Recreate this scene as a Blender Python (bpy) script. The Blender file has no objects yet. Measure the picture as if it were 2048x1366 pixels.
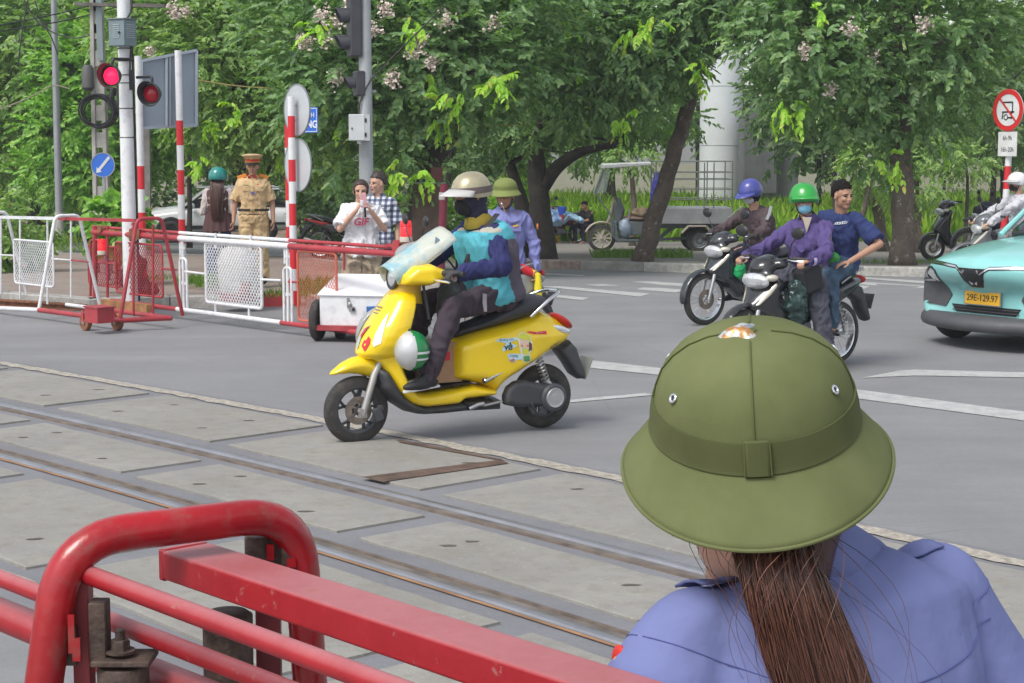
import bpy, math, random
import numpy as np
from mathutils import Vector, Matrix, noise
random.seed(7); RNG = np.random.default_rng(7)
S = bpy.context.scene; COL = S.collection
R = math.radians
# ---------------------------------------------------------------- camera
F = 3413.0; CH = 1.95; TH = math.atan(389 / F)
cam = bpy.data.objects.new('camera', bpy.data.cameras.new('camera')); COL.objects.link(cam)
cam.data.lens = 36 * F / 2048; cam.data.sensor_width = 36; cam.data.clip_start = 0.1; cam.data.clip_end = 2000
cam.location = (0, 0, CH); cam.rotation_euler = (math.pi / 2 - TH, 0, 0)
S.camera = cam
# ---------------------------------------------------------------- sky, sun, exposure
W = bpy.data.worlds.new('World'); S.world = W; W.use_nodes = True
_n = W.node_tree.nodes; _l = W.node_tree.links
_bg = _n['Background']; _sky = _n.new('ShaderNodeTexSky'); _sky.sky_type = 'NISHITA'; _sky.sun_disc = False
SUN_EL, SUN_AZ = R(54), R(-42)          # light from high on the left, a little from behind the camera
_sky.sun_elevation = SUN_EL; _sky.sun_rotation = SUN_AZ + math.pi; _sky.air_density = 1.0; _sky.dust_density = 2.0; _sky.ozone_density = 1.0
_hs = _n.new('ShaderNodeHueSaturation'); _hs.inputs['Saturation'].default_value = 0.35
_l.new(_sky.outputs[0], _hs.inputs['Color']); _l.new(_hs.outputs[0], _bg.inputs[0]); _bg.inputs[1].default_value = 0.15
sun = bpy.data.objects.new('sun', bpy.data.lights.new('sun', 'SUN')); COL.objects.link(sun)
sun.data.energy = 1.6; sun.data.angle = R(24); sun.data.color = (1.0, 0.965, 0.91)
_sd = Vector((math.cos(SUN_EL) * math.sin(SUN_AZ), -math.cos(SUN_EL) * math.cos(SUN_AZ), math.sin(SUN_EL)))  # towards the sun
sun.rotation_euler = _sd.to_track_quat('Z', 'Y').to_euler()
_sky.sun_rotation = math.atan2(_sd.x, _sd.y)
S.view_settings.view_transform = 'Standard'; S.view_settings.look = 'None'; S.view_settings.gamma = 1.0
S.view_settings.exposure = 0.55
S.cycles.max_bounces = 6; S.cycles.diffuse_bounces = 3; S.cycles.glossy_bounces = 3; S.cycles.transparent_max_bounces = 12
S.cycles.use_denoising = True
# ---------------------------------------------------------------- where things stand
def ray(px, py):
 u = (px - 1024) / F; v = (683 - py) / F
 return (u, math.cos(TH) + v * math.sin(TH), -math.sin(TH) + v * math.cos(TH))
def G(px, py, dz=0.0):
 d = ray(px, py); t = (dz - CH) / d[2] if abs(d[2]) > 1e-9 else -1
 if t < 0 or t * d[1] > 24: t = (dz + .816 - CH) / (d[2] + .034 * d[1])
 return Vector((d[0] * t, d[1] * t, CH + d[2] * t))
def P(px, py, Y):
 d = ray(px, py); t = Y / d[1]
 return Vector((d[0] * t, Y, CH + d[2] * t))
def gz(Y): return -max(0.0, Y - 24) * .034
# ---------------------------------------------------------------- materials
MATS = {}
def mat(name, col=(.5, .5, .5), rough=.6, metal=0., var=.08, vscale=6., bump=0., bscale=60., alpha=1., emit=None, es=1., trans=0., spec=.5, dirt=0., coat=0., col2=None, detail=4.):
 if name in MATS: return MATS[name]
 m = bpy.data.materials.new(name); m.use_nodes = True; MATS[name] = m
 n = m.node_tree.nodes; l = m.node_tree.links; b = n['Principled BSDF']
 b.inputs['Roughness'].default_value = rough; b.inputs['Metallic'].default_value = metal
 b.inputs['Specular IOR Level'].default_value = spec
 tc = n.new('ShaderNodeTexCoord'); nz = n.new('ShaderNodeTexNoise'); nz.inputs['Scale'].default_value = vscale; nz.inputs['Detail'].default_value = detail
 l.new(tc.outputs['Object'], nz.inputs['Vector'])
 mx = n.new('ShaderNodeMix'); mx.data_type = 'RGBA'
 c1 = tuple(max(0, c * (1 - var)) for c in col); c2 = col2 if col2 else tuple(min(1, c * (1 + var)) for c in col)
 mx.inputs['A'].default_value = (*c1, 1); mx.inputs['B'].default_value = (*c2, 1)
 mr = n.new('ShaderNodeMapRange'); mr.inputs['From Min'].default_value = .32; mr.inputs['From Max'].default_value = .68
 l.new(nz.outputs['Fac'], mr.inputs['Value']); l.new(mr.outputs[0], mx.inputs['Factor'])
 out = mx.outputs['Result']
 if dirt > 0:
  n2 = n.new('ShaderNodeTexNoise'); n2.inputs['Scale'].default_value = vscale * 2.7; n2.inputs['Detail'].default_value = 8; n2.inputs['Roughness'].default_value = .7
  l.new(tc.outputs['Object'], n2.inputs['Vector'])
  r2 = n.new('ShaderNodeMapRange'); r2.inputs['From Min'].default_value = .5; r2.inputs['From Max'].default_value = .72; r2.inputs['To Max'].default_value = dirt
  l.new(n2.outputs['Fac'], r2.inputs['Value'])
  m2 = n.new('ShaderNodeMix'); m2.data_type = 'RGBA'; m2.inputs['B'].default_value = (.16, .13, .10, 1)
  l.new(out, m2.inputs['A']); l.new(r2.outputs[0], m2.inputs['Factor']); out = m2.outputs['Result']
 l.new(out, b.inputs['Base Color'])
 if bump > 0:
  n3 = n.new('ShaderNodeTexNoise'); n3.inputs['Scale'].default_value = bscale; n3.inputs['Detail'].default_value = 3
  l.new(tc.outputs['Object'], n3.inputs['Vector'])
  bp = n.new('ShaderNodeBump'); bp.inputs['Strength'].default_value = bump; bp.inputs['Distance'].default_value = .01
  l.new(n3.outputs['Fac'], bp.inputs['Height']); l.new(bp.outputs[0], b.inputs['Normal'])
 if alpha < 1: b.inputs['Alpha'].default_value = alpha
 if trans: b.inputs['Transmission Weight'].default_value = trans
 if coat: b.inputs['Coat Weight'].default_value = coat; b.inputs['Coat Roughness'].default_value = .08
 if emit: b.inputs['Emission Color'].default_value = (*emit, 1); b.inputs['Emission Strength'].default_value = es
 return m
def stripes_mat(name, a, b_, period, offset, axis='Z', duty=.5, rough=.45):
 """painted bands of two colours, measured in metres on the object"""
 if name in MATS: return MATS[name]
 m = mat(name, a, rough, var=.04, dirt=.25, vscale=3); n = m.node_tree.nodes; l = m.node_tree.links
 tc = n.new('ShaderNodeTexCoord'); sp = n.new('ShaderNodeSeparateXYZ'); l.new(tc.outputs['Object'], sp.inputs[0])
 ad = n.new('ShaderNodeMath'); ad.operation = 'ADD'; ad.inputs[1].default_value = offset + 1000 * period; l.new(sp.outputs[axis], ad.inputs[0])
 mo = n.new('ShaderNodeMath'); mo.operation = 'MODULO'; mo.inputs[1].default_value = period; l.new(ad.outputs[0], mo.inputs[0])
 gt = n.new('ShaderNodeMath'); gt.operation = 'LESS_THAN'; gt.inputs[1].default_value = period * duty; l.new(mo.outputs[0], gt.inputs[0])
 mx = n.new('ShaderNodeMix'); mx.data_type = 'RGBA'; mx.inputs['B'].default_value = (*b_, 1)
 bs = n['Principled BSDF']; src = bs.inputs['Base Color'].links[0].from_socket
 l.new(src, mx.inputs['A']); l.new(gt.outputs[0], mx.inputs['Factor']); l.new(mx.outputs['Result'], bs.inputs['Base Color'])
 return m
# ---------------------------------------------------------------- object helpers
def tag(o, label=None, cat=None, group=None, kind=None):
 if label: o['label'] = label
 if cat: o['category'] = cat
 if group: o['group'] = group
 if kind: o['kind'] = kind
 return o
def thing(name, label, cat, loc=(0, 0, 0), rz=0., group=None):
 o = bpy.data.objects.new(name, None); COL.objects.link(o); o.location = loc; o.rotation_euler = (0, 0, rz); o.empty_display_size = .1
 o['mw'] = 1; del o['mw']
 return tag(o, label, cat, group)
def rootm(o):
 m = Matrix.Identity(4)
 while o is not None:
  m = (Matrix.Translation(o.location) @ o.rotation_euler.to_matrix().to_4x4()) @ m; o = o.parent
 return m
def V(*a): return Vector(a if len(a) == 3 else a[0])
def frame_of(d, up=None):
 d = V(d).normalized(); up = V(up) if up is not None else (V(0, 0, 1) if abs(d.z) < .95 else V(0, 1, 0))
 x = up.cross(d).normalized(); y = d.cross(x); return x, y, d
class MB:
 def __init__(s): s.v = []; s.f = []; s.m = []; s.cur = 0
 def add(s, vs, fs):
  o = len(s.v); s.v.extend([tuple(p) for p in vs]); s.f.extend([tuple(i + o for i in f) for f in fs]); s.m.extend([s.cur] * len(fs)); return s
 def box(s, c, sz, rot=None, taper=None):
  hx, hy, hz = sz[0] / 2, sz[1] / 2, sz[2] / 2; vs = []
  for z in (-1, 1):
   k = 1 if (taper is None or z < 0) else taper
   for x, y in ((-1, -1), (1, -1), (1, 1), (-1, 1)):
    p = V(x * hx * k, y * hy * k, z * hz)
    if rot is not None: p = rot @ p
    vs.append(p + V(c))
  return s.add(vs, [(3, 2, 1, 0), (4, 5, 6, 7), (0, 1, 5, 4), (1, 2, 6, 5), (2, 3, 7, 6), (3, 0, 4, 7)])
 def beam(s, p0, p1, w, h, up=None):
  p0, p1 = V(p0), V(p1); x, y, d = frame_of(p1 - p0, up); vs = []
  for p in (p0, p1):
   for a, b in ((-1, -1), (1, -1), (1, 1), (-1, 1)): vs.append(p + x * (a * w / 2) + y * (b * h / 2))
  return s.add(vs, [(3, 2, 1, 0), (4, 5, 6, 7), (0, 1, 5, 4), (1, 2, 6, 5), (2, 3, 7, 6), (3, 0, 4, 7)])
 def tube(s, pts, r, n=10, closed=False, caps=True, rb=None):
  pts = [V(p) for p in pts]; k = len(pts); rs = list(r) if hasattr(r, '__len__') else [r] * k
  t0 = (pts[1] - pts[0]).normalized(); x, y, _ = frame_of(t0); vs = []
  prev = t0
  for i in range(k):
   if closed: t = (pts[(i + 1) % k] - pts[i - 1]).normalized()
   elif i == 0: t = t0
   elif i == k - 1: t = (pts[-1] - pts[-2]).normalized()
   else:
    t = ((pts[i + 1] - pts[i]).normalized() + (pts[i] - pts[i - 1]).normalized()).normalized()
   q = prev.rotation_difference(t); x = q @ x; y = q @ y; prev = t
   for j in range(n):
    a = 2 * math.pi * j / n; vs.append(pts[i] + x * (math.cos(a) * rs[i]) + y * (math.sin(a) * (rs[i] if rb is None else rb)))
  fs = []
  for i in range(k if closed else k - 1):
   for j in range(n):
    a = i * n + j; b = i * n + (j + 1) % n; i2 = ((i + 1) % k) * n
    fs.append((a, b, i2 + (j + 1) % n, i2 + j))
  if caps and not closed: fs.append(tuple(range(n - 1, -1, -1))); fs.append(tuple((k - 1) * n + j for j in range(n)))
  return s.add(vs, fs)
 def cyl(s, p0, p1, r0, r1=None, n=16): return s.tube([p0, p1], [r0, r0 if r1 is None else r1], n)
 def ell(s, c, rad, rot=None, nu=16, nv=10):
  c = V(c); rad = rad if hasattr(rad, '__len__') else (rad,) * 3; vs = []; fs = []
  def tr(p):
   p = V(p[0] * rad[0], p[1] * rad[1], p[2] * rad[2]); return (rot @ p if rot is not None else p) + c
  vs.append(tr((0, 0, 1)))
  for i in range(1, nv):
   a = math.pi * i / nv
   for j in range(nu):
    b = 2 * math.pi * j / nu; vs.append(tr((math.sin(a) * math.cos(b), math.sin(a) * math.sin(b), math.cos(a))))
  vs.append(tr((0, 0, -1)))
  for j in range(nu): fs.append((0, 1 + j, 1 + (j + 1) % nu))
  for i in range(nv - 2):
   for j in range(nu):
    a = 1 + i * nu; fs.append((a + j, a + nu + j, a + nu + (j + 1) % nu, a + (j + 1) % nu))
  a = 1 + (nv - 2) * nu; e = len(vs) - 1
  for j in range(nu): fs.append((a + j, e, a + (j + 1) % nu))
  return s.add(vs, fs)
 def cap(s, p0, r0, p1, r1, n=12):
  p0, p1 = V(p0), V(p1); s.tube([p0, p1], [r0, r1], n); s.ell(p0, r0, nu=n, nv=8); s.ell(p1, r1, nu=n, nv=8); return s
 def lathe(s, prof, c=(0, 0, 0), axis=(0, 0, 1), n=24, closed=True, arc=None):
  """prof: (radius, height) pairs; revolved round axis"""
  x, y, d = frame_of(axis); c = V(c); vs = []; fs = []; k = len(prof)
  for r, h in prof:
   for j in range(n):
    a = 2 * math.pi * j / n; vs.append(c + d * h + x * (math.cos(a) * r) + y * (math.sin(a) * r))
  for i in range(k - 1):
   for j in range(n): fs.append((i * n + j, i * n + (j + 1) % n, (i + 1) * n + (j + 1) % n, (i + 1) * n + j))
  if closed: fs.append(tuple(range(n - 1, -1, -1))); fs.append(tuple((k - 1) * n + j for j in range(n)))
  return s.add(vs, fs)
 def ring(s, c, axis, R_, r, n=32, m=8, sx=1., sy=1.):
  x, y, d = frame_of(axis); c = V(c)
  return s.tube([c + x * (math.cos(2 * math.pi * i / n) * R_ * sx) + y * (math.sin(2 * math.pi * i / n) * R_ * sy) for i in range(n)], r, m, closed=True)
 def prism(s, poly, o, ux, uy, th, bev=0.):
  """flat outline with thickness th along ux x uy, centred"""
  o, ux, uy = V(o), V(ux), V(uy); nn = ux.cross(uy).normalized(); k = len(poly)
  vs = [o + ux * a + uy * b - nn * th / 2 for a, b in poly] + [o + ux * a + uy * b + nn * th / 2 for a, b in poly]
  fs = [tuple(range(k - 1, -1, -1)), tuple(range(k, 2 * k))] + [(i, (i + 1) % k, k + (i + 1) % k, k + i) for i in range(k)]
  return s.add(vs, fs)
 def loft(s, rings, caps=True):
  n = len(rings[0]); vs = [p for r in rings for p in r]; fs = []
  for i in range(len(rings) - 1):
   for j in range(n): fs.append((i * n + j, i * n + (j + 1) % n, (i + 1) * n + (j + 1) % n, (i + 1) * n + j))
  if caps: fs.append(tuple(range(n - 1, -1, -1))); fs.append(tuple((len(rings) - 1) * n + j for j in range(n)))
  return s.add(vs, fs)
 def inflate(s, poly, Wf, rnd, cell=.012, M=None, yc=0., sm=2):
  """a closed panel: outline in (x,z), half width Wf(x,z) or number, edges rounded over rnd"""
  P_ = np.array(poly, float); x0, z0 = P_.min(0) - cell; x1, z1 = P_.max(0) + cell
  nx = int((x1 - x0) / cell) + 2; nz = int((z1 - z0) / cell) + 2
  gx, gzz = np.meshgrid(x0 + np.arange(nx) * cell, z0 + np.arange(nz) * cell, indexing='ij')
  pts = np.stack([gx.ravel(), gzz.ravel()], 1); A = P_; B = np.roll(P_, -1, 0)
  ins = np.zeros(len(pts), bool); dm = np.full(len(pts), 1e9); near = pts.copy()
  for a, b in zip(A, B):
   with np.errstate(divide='ignore', invalid='ignore'):
    c = ((a[1] > pts[:, 1]) != (b[1] > pts[:, 1])) & (pts[:, 0] < (b[0] - a[0]) * (pts[:, 1] - a[1]) / (b[1] - a[1] + 1e-12) + a[0])
   ins ^= c; ab = b - a; t = np.clip(((pts - a) @ ab) / (ab @ ab + 1e-12), 0, 1); q = a + t[:, None] * ab
   d = np.hypot(*(pts - q).T); k = d < dm; dm[k] = d[k]; near[k] = q[k]
  keep = ins & (dm > cell * .35); kg = keep.reshape(nx, nz)
  quads = kg[:-1, :-1] | kg[1:, :-1] | kg[:-1, 1:] | kg[1:, 1:]
  used = np.zeros((nx, nz), bool)
  used[:-1, :-1] |= quads; used[1:, :-1] |= quads; used[:-1, 1:] |= quads; used[1:, 1:] |= quads
  u = used.ravel(); pos = pts.copy(); bd = u & ~keep; pos[bd] = near[bd]
  dd = np.where(keep, dm, 0)
  prof = np.sqrt(np.clip(1 - (1 - np.minimum(dd / rnd, 1)) ** 2, 0, 1))
  Wv = np.array([Wf(a, b) for a, b in pos]) if callable(Wf) else np.full(len(pos), float(Wf))
  yv = Wv * prof; idx = {}; vs = []; fs = []
  ids = np.nonzero(u)[0]
  ycv = np.array([yc(a, b) for a, b in pos]) if callable(yc) else np.full(len(pos), float(yc))
  for i in ids: idx[i] = len(vs); vs.append((pos[i, 0], ycv[i] + yv[i], pos[i, 1]))
  idy = {}
  for i in ids:
   if keep[i]: idy[i] = len(vs); vs.append((pos[i, 0], ycv[i] - yv[i], pos[i, 1]))
   else: idy[i] = idx[i]
  for i, j in zip(*np.nonzero(quads)):
   q = [i * nz + j, (i + 1) * nz + j, (i + 1) * nz + j + 1, i * nz + j + 1]
   a = [idx[t] for t in q]; b = [idy[t] for t in q]
   fs.append(tuple(a[::-1])); 
   if a != b: fs.append(tuple(b))
  if M is not None: vs = [M @ V(p) for p in vs]
  return s.add(vs, fs)
 def build(s, name, mats, parent=None, world=False, smooth=True, ang=42, bevel=0., bseg=2, sub=0):
  me = bpy.data.meshes.new(name); v = s.v
  if world and parent is not None:
   mi = rootm(parent).inverted(); v = [mi @ V(p) for p in v]
  me.from_pydata([tuple(p) for p in v], [], s.f)
  for m in (mats if isinstance(mats, (list, tuple)) else [mats]): me.materials.append(m)
  if any(s.m): me.polygons.foreach_set('material_index', s.m)
  me.validate(); me.update()
  o = bpy.data.objects.new(name, me); COL.objects.link(o)
  if parent is not None: o.parent = parent
  if bevel > 0:
   b = o.modifiers.new('b', 'BEVEL'); b.width = bevel; b.segments = bseg; b.limit_method = 'ANGLE'; b.angle_limit = R(35)
  if sub: q = o.modifiers.new('s', 'SUBSURF'); q.levels = sub; q.render_levels = sub
  if smooth:
   me.polygons.foreach_set('use_smooth', [True] * len(me.polygons))
   if ang < 180: me.set_sharp_from_angle(angle=R(ang))
  return o
def bake(o):
 dg = bpy.context.evaluated_depsgraph_get(); e = o.evaluated_get(dg); me = bpy.data.meshes.new_from_object(e)
 old = o.data; o.modifiers.clear(); o.data = me; me.name = old.name; bpy.data.meshes.remove(old); return o
def soft(o, vox=.008, it=4, fac=.5):
 ms = list(o.data.materials)
 r = o.modifiers.new('r', 'REMESH'); r.mode = 'VOXEL'; r.voxel_size = vox; r.use_smooth_shade = True
 if it: q = o.modifiers.new('m', 'SMOOTH'); q.factor = fac; q.iterations = it
 bake(o); o.data.polygons.foreach_set('use_smooth', [True] * len(o.data.polygons))
 if not o.data.materials:
  for m in ms: o.data.materials.append(m)
 return o
def displace(o, fn):
 """move each vertex along its normal by fn(co)"""
 me = o.data; n = len(me.vertices); co = np.empty(n * 3); no = np.empty(n * 3)
 me.vertices.foreach_get('co', co); me.vertices.foreach_get('normal', no); co = co.reshape(-1, 3); no = no.reshape(-1, 3)
 d = np.array([fn(c) for c in co]); co += no * d[:, None]; me.vertices.foreach_set('co', co.ravel()); me.update(); return o
def wrinkle(o, amp=.005, sc=9., st=(1, 1, .55), seed=0.):
 def fn(c):
  p = Vector((c[0] * sc * st[0] + seed, c[1] * sc * st[1], c[2] * sc * st[2]))
  q = p + Vector((noise.noise(p * .7), noise.noise(p * .7 + Vector((4, 0, 0))), 0)) * 1.6; a = noise.noise(q); b = noise.noise(q * 2.1 + Vector((5, 1, 2)))
  return amp * ((1 - 3.2 * abs(a)) * .9 + (1 - 3 * abs(b)) * .45 - .3)
 return displace(o, fn)
def paint(o, fn, mats):
 """give faces the material index fn(center)"""
 me = o.data
 for m in mats: me.materials.append(m)
 n = len(me.polygons); c = np.empty(n * 3); me.polygons.foreach_get('center', c); c = c.reshape(-1, 3)
 me.polygons.foreach_set('material_index', [fn(p) for p in c]); me.update()
def text(s, size, M, m, name, parent=None, ext=.001, shear=0., bold=0., align='CENTER', sx=1.):
 cu = bpy.data.curves.new('t', 'FONT'); cu.body = s; cu.size = size; cu.extrude = ext; cu.align_x = align; cu.align_y = 'CENTER'; cu.shear = shear; cu.offset = bold
 t = bpy.data.objects.new('t', cu); COL.objects.link(t)
 dg = bpy.context.evaluated_depsgraph_get(); me = bpy.data.meshes.new_from_object(t.evaluated_get(dg)); bpy.data.objects.remove(t); bpy.data.curves.remove(cu)
 me.transform(Matrix.Diagonal((sx, 1, 1, 1))); me.transform(M); me.materials.clear(); me.materials.append(m); me.name = name
 o = bpy.data.objects.new(name, me); COL.objects.link(o)
 if parent is not None: o.parent = parent
 return o
def face_M(o, ux, uy):
 """matrix putting text/plane xy onto axes ux, uy at point o"""
 ux, uy = V(ux).normalized(), V(uy).normalized(); n = ux.cross(uy)
 return Matrix(((ux.x, uy.x, n.x, o[0]), (ux.y, uy.y, n.y, o[1]), (ux.z, uy.z, n.z, o[2]), (0, 0, 0, 1)))
def arc_pts(pts, r, k=5):
 """round the corners of a polyline"""
 pts = [V(p) for p in pts]; out = [pts[0]]
 for i in range(1, len(pts) - 1):
  a, b, c = pts[i - 1], pts[i], pts[i + 1]; d1 = (a - b); d2 = (c - b); rr = min(r, d1.length * .48, d2.length * .48)
  s1 = b + d1.normalized() * rr; s2 = b + d2.normalized() * rr
  for j in range(k + 1):
   t = j / k; out.append(s1 * (1 - t) ** 2 + b * 2 * t * (1 - t) + s2 * t * t)
 out.append(pts[-1]); return out
def copy_tree(o, parent=None):
 c = o.copy(); COL.objects.link(c); c.parent = parent
 for ch in [x for x in bpy.data.objects if x.parent == o]: copy_tree(ch, c)
 return c
def lerp(a, b, t): return a + (b - a) * t
def interp(tab, x):
 xs = [t[0] for t in tab]; return float(np.interp(x, xs, [t[1] for t in tab]))
M_BLACK = mat('black_plastic', (.018, .018, .02), .38, var=.2)
M_RUB = mat('rubber', (.035, .033, .031), .8, var=.25, bump=.2, dirt=.4)
M_STEEL = mat('steel', (.45, .45, .45), .35, .9, dirt=.3)
M_CHR = mat('chrome', (.75, .75, .76), .12, 1.)
M_RED = mat('red_paint', (.52, .045, .06), .42, var=.14, vscale=3., dirt=.35, bump=.06, bscale=25)
M_WHT = mat('white_paint', (.72, .73, .74), .45, var=.05, dirt=.3, vscale=4)
M_RUST = mat('rust', (.22, .09, .045), .85, var=.4, vscale=12, bump=.3)
M_CONC = mat('concrete', (.36, .35, .32), .9, var=.18, vscale=4, bump=.3, dirt=.3)
M_GLASSD = mat('dark_glass', (.012, .015, .017), .08, var=.1, coat=.3)
M_LENS = mat('clear_lens', (.75, .77, .78), .08, .6, var=.15, vscale=30)
M_GREY = mat('grey_metal', (.3, .32, .34), .45, .4, dirt=.2)
M_ORANGE = mat('orange_lens', (.7, .22, .03), .3)
M_REDL = mat('red_lens', (.5, .02, .02), .25)
# ================================================================ ground, road, crossing
def sheet(name, polys, m, dz=0., kind='structure', th=0.):
 mb = MB()
 for poly in polys:
  pts = [V(p) + V(0, 0, dz) for p in poly]
  mb.add(pts, [tuple(range(len(pts)))])
  if th:
   k = len(pts); mb.add(pts + [p - V(0, 0, th) for p in pts], [(i, (i + 1) % k, k + (i + 1) % k, k + i) for i in range(k)])
 o = mb.build(name, m, smooth=False)
 if kind: tag(o, kind=kind)
 return o
def node_mat(name, rough=.9):
 m = bpy.data.materials.new(name); MATS[name] = m; m.use_nodes = True; n = m.node_tree.nodes; l = m.node_tree.links
 n['Principled BSDF'].inputs['Roughness'].default_value = rough
 tc = n.new('ShaderNodeTexCoord'); return m, n, l, tc, n['Principled BSDF']
def nnoise(n, l, tc, scale, detail=4, rough=.5, vec=None):
 t = n.new('ShaderNodeTexNoise'); t.inputs['Scale'].default_value = scale; t.inputs['Detail'].default_value = detail; t.inputs['Roughness'].default_value = rough
 l.new(vec if vec else tc.outputs['Object'], t.inputs['Vector']); return t.outputs['Fac']
def nmap(n, l, src, a, b, c=0., d=1.):
 t = n.new('ShaderNodeMapRange'); t.inputs[1].default_value = a; t.inputs[2].default_value = b; t.inputs[3].default_value = c; t.inputs[4].default_value = d
 l.new(src, t.inputs[0]); return t.outputs[0]
def nmix(n, l, f, a, b, mode='MIX'):
 t = n.new('ShaderNodeMix'); t.data_type = 'RGBA'; t.blend_type = mode
 if isinstance(f, float): t.inputs['Factor'].default_value = f
 else: l.new(f, t.inputs['Factor'])
 for k, s in (('A', a), ('B', b)):
  if isinstance(s, tuple): t.inputs[k].default_value = (*s, 1)
  else: l.new(s, t.inputs[k])
 return t.outputs['Result']
def nbump(n, l, bs, src, st=.3, dist=.01):
 t = n.new('ShaderNodeBump'); t.inputs['Strength'].default_value = st; t.inputs['Distance'].default_value = dist
 l.new(src, t.inputs['Height']); l.new(t.outputs[0], bs.inputs['Normal'])
def asphalt(name, c1, c2, fine=.35):
 m, n, l, tc, b = node_mat(name, .88)
 big = nmap(n, l, nnoise(n, l, tc, .35, 5, .6), .35, .65)
 mp = n.new('ShaderNodeMapping'); mp.inputs['Scale'].default_value = (.12, 1.6, 1); l.new(tc.outputs['Object'], mp.inputs[0])
 st = nmap(n, l, nnoise(n, l, tc, 1.2, 4, .6, mp.outputs[0]), .3, .7)
 col = nmix(n, l, big, c1, c2); col = nmix(n, l, st, col, tuple(x * 1.12 for x in c2)) if False else col
 col = nmix(n, l, nmap(n, l, st, 0., 1., 0., .55), col, tuple(x * .78 for x in c1))
 md = nmap(n, l, nnoise(n, l, tc, 24, 5, .8), .3, .7, 0., .8); col = nmix(n, l, md, col, nmix(n, l, 1., col, (.80, .80, .80), 'MULTIPLY')); fn = nnoise(n, l, tc, 160, 2, .7); col = nmix(n, l, nmap(n, l, fn, .55, .75, 0., fine), col, tuple(x * 1.7 for x in c2))
 fd = nnoise(n, l, tc, 90, 2, .7); col = nmix(n, l, nmap(n, l, fd, .55, .8, 0., fine), col, tuple(x * .5 for x in c1))
 vr = n.new('ShaderNodeTexVoronoi'); vr.feature = 'DISTANCE_TO_EDGE'; vr.inputs['Scale'].default_value = .55; l.new(tc.outputs['Object'], vr.inputs['Vector']); ck = nmap(n, l, vr.outputs['Distance'], .0, .006, .45, 0.); mk_ = nmap(n, l, nnoise(n, l, tc, .5, 3), .5, .6); mu = n.new('ShaderNodeMath'); mu.operation = 'MULTIPLY'; l.new(ck, mu.inputs[0]); l.new(mk_, mu.inputs[1]); col = nmix(n, l, mu.outputs[0], col, tuple(x * .45 for x in c1)); col = nmix(n, l, nmap(n, l, nnoise(n, l, tc, .9, 7, .7), .42, .62, 0., .5), col, tuple(x * .74 for x in c1)); pt = nmap(n, l, nnoise(n, l, tc, 3.2, 6, .75), .62, .68, 0., .3); col = nmix(n, l, pt, col, tuple(x * .6 for x in c1))
 l.new(col, b.inputs['Base Color']); nbump(n, l, b, nnoise(n, l, tc, 220, 2), .35, .006); return m
M_ROAD = asphalt('asphalt', (.235, .235, .243), (.275, .275, .28))
M_ROAD2 = asphalt('old_asphalt', (.17, .17, .168), (.21, .208, .2))
M_STRIP = asphalt('seam_asphalt', (.20, .20, .215), (.25, .25, .27), .25)
def slab_mat():
 m, n, l, tc, b = node_mat('slab_concrete', .9)
 c = nmix(n, l, nmap(n, l, nnoise(n, l, tc, 1.1, 6, .6), .35, .65), (.24, .23, .205), (.30, .29, .26))
 c = nmix(n, l, nmap(n, l, nnoise(n, l, tc, 2.4, 8, .75), .45, .62, 0., .6), c, (.245, .24, .235)); c = nmix(n, l, nmap(n, l, nnoise(n, l, tc, 9, 8, .7), .48, .70, 0., .6), c, (.20, .18, .15))
 c = nmix(n, l, nmap(n, l, nnoise(n, l, tc, 26, 6, .7), .62, .68, 0., .7), c, (.40, .385, .34))
 c = nmix(n, l, nmap(n, l, nnoise(n, l, tc, 5.5, 5, .8), .66, .7, 0., .6), c, (.15, .135, .115))
 c = nmix(n, l, nmap(n, l, nnoise(n, l, tc, 120, 2, .7), .6, .8, 0., .4), c, (.14, .13, .11))
 l.new(c, b.inputs['Base Color']); nbump(n, l, b, nnoise(n, l, tc, 40, 8, .75), .5, .012); return m
M_SLAB = slab_mat()
def brick_mat():
 m, n, l, tc, b = node_mat('brick_paving', .9)
 t = n.new('ShaderNodeTexBrick'); t.inputs['Scale'].default_value = 4.5; t.inputs['Color1'].default_value = (.30, .2, .17, 1); t.inputs['Color2'].default_value = (.25, .2, .18, 1)
 t.inputs['Mortar'].default_value = (.13, .12, .10, 1); t.inputs['Mortar Size'].default_value = .025; t.inputs['Brick Width'].default_value = .9; t.inputs['Row Height'].default_value = .45
 l.new(tc.outputs['Object'], t.inputs['Vector'])
 c = nmix(n, l, nmap(n, l, nnoise(n, l, tc, 1.3, 6, .7), .4, .65, 0., .7), t.outputs['Color'], (.29, .26, .22))
 c = nmix(n, l, nmap(n, l, nnoise(n, l, tc, 7, 6, .7), .55, .7, 0., .5), c, (.12, .11, .09))
 l.new(c, b.inputs['Base Color']); nbump(n, l, b, t.outputs['Fac'], -.4, .01); return m
M_BRICK = brick_mat()
def worn_white():
 m, n, l, tc, b = node_mat('road_marking', .8)
 f = nmap(n, l, nnoise(n, l, tc, 7, 8, .75), .42, .62)
 f2 = nmap(n, l, nnoise(n, l, tc, 60, 3, .7), .58, .7, 0., .8)
 c = nmix(n, l, nmap(n, l, f, 0, 1, 0., .65), (.46, .46, .45), (.27, .27, .27)); c = nmix(n, l, f2, c, (.24, .24, .24))
 l.new(c, b.inputs['Base Color']); return m
M_MARK = worn_white()
def dirt_mat():
 m, n, l, tc, b = node_mat('bare_earth', .95)
 c = nmix(n, l, nmap(n, l, nnoise(n, l, tc, .6, 6, .7), .4, .6), (.24, .19, .15), (.10, .14, .045))
 c = nmix(n, l, nmap(n, l, nnoise(n, l, tc, 14, 6, .7), .5, .7, 0., .6), c, (.12, .10, .07))
 l.new(c, b.inputs['Base Color']); nbump(n, l, b, nnoise(n, l, tc, 25, 6), .5, .03); return m
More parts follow.
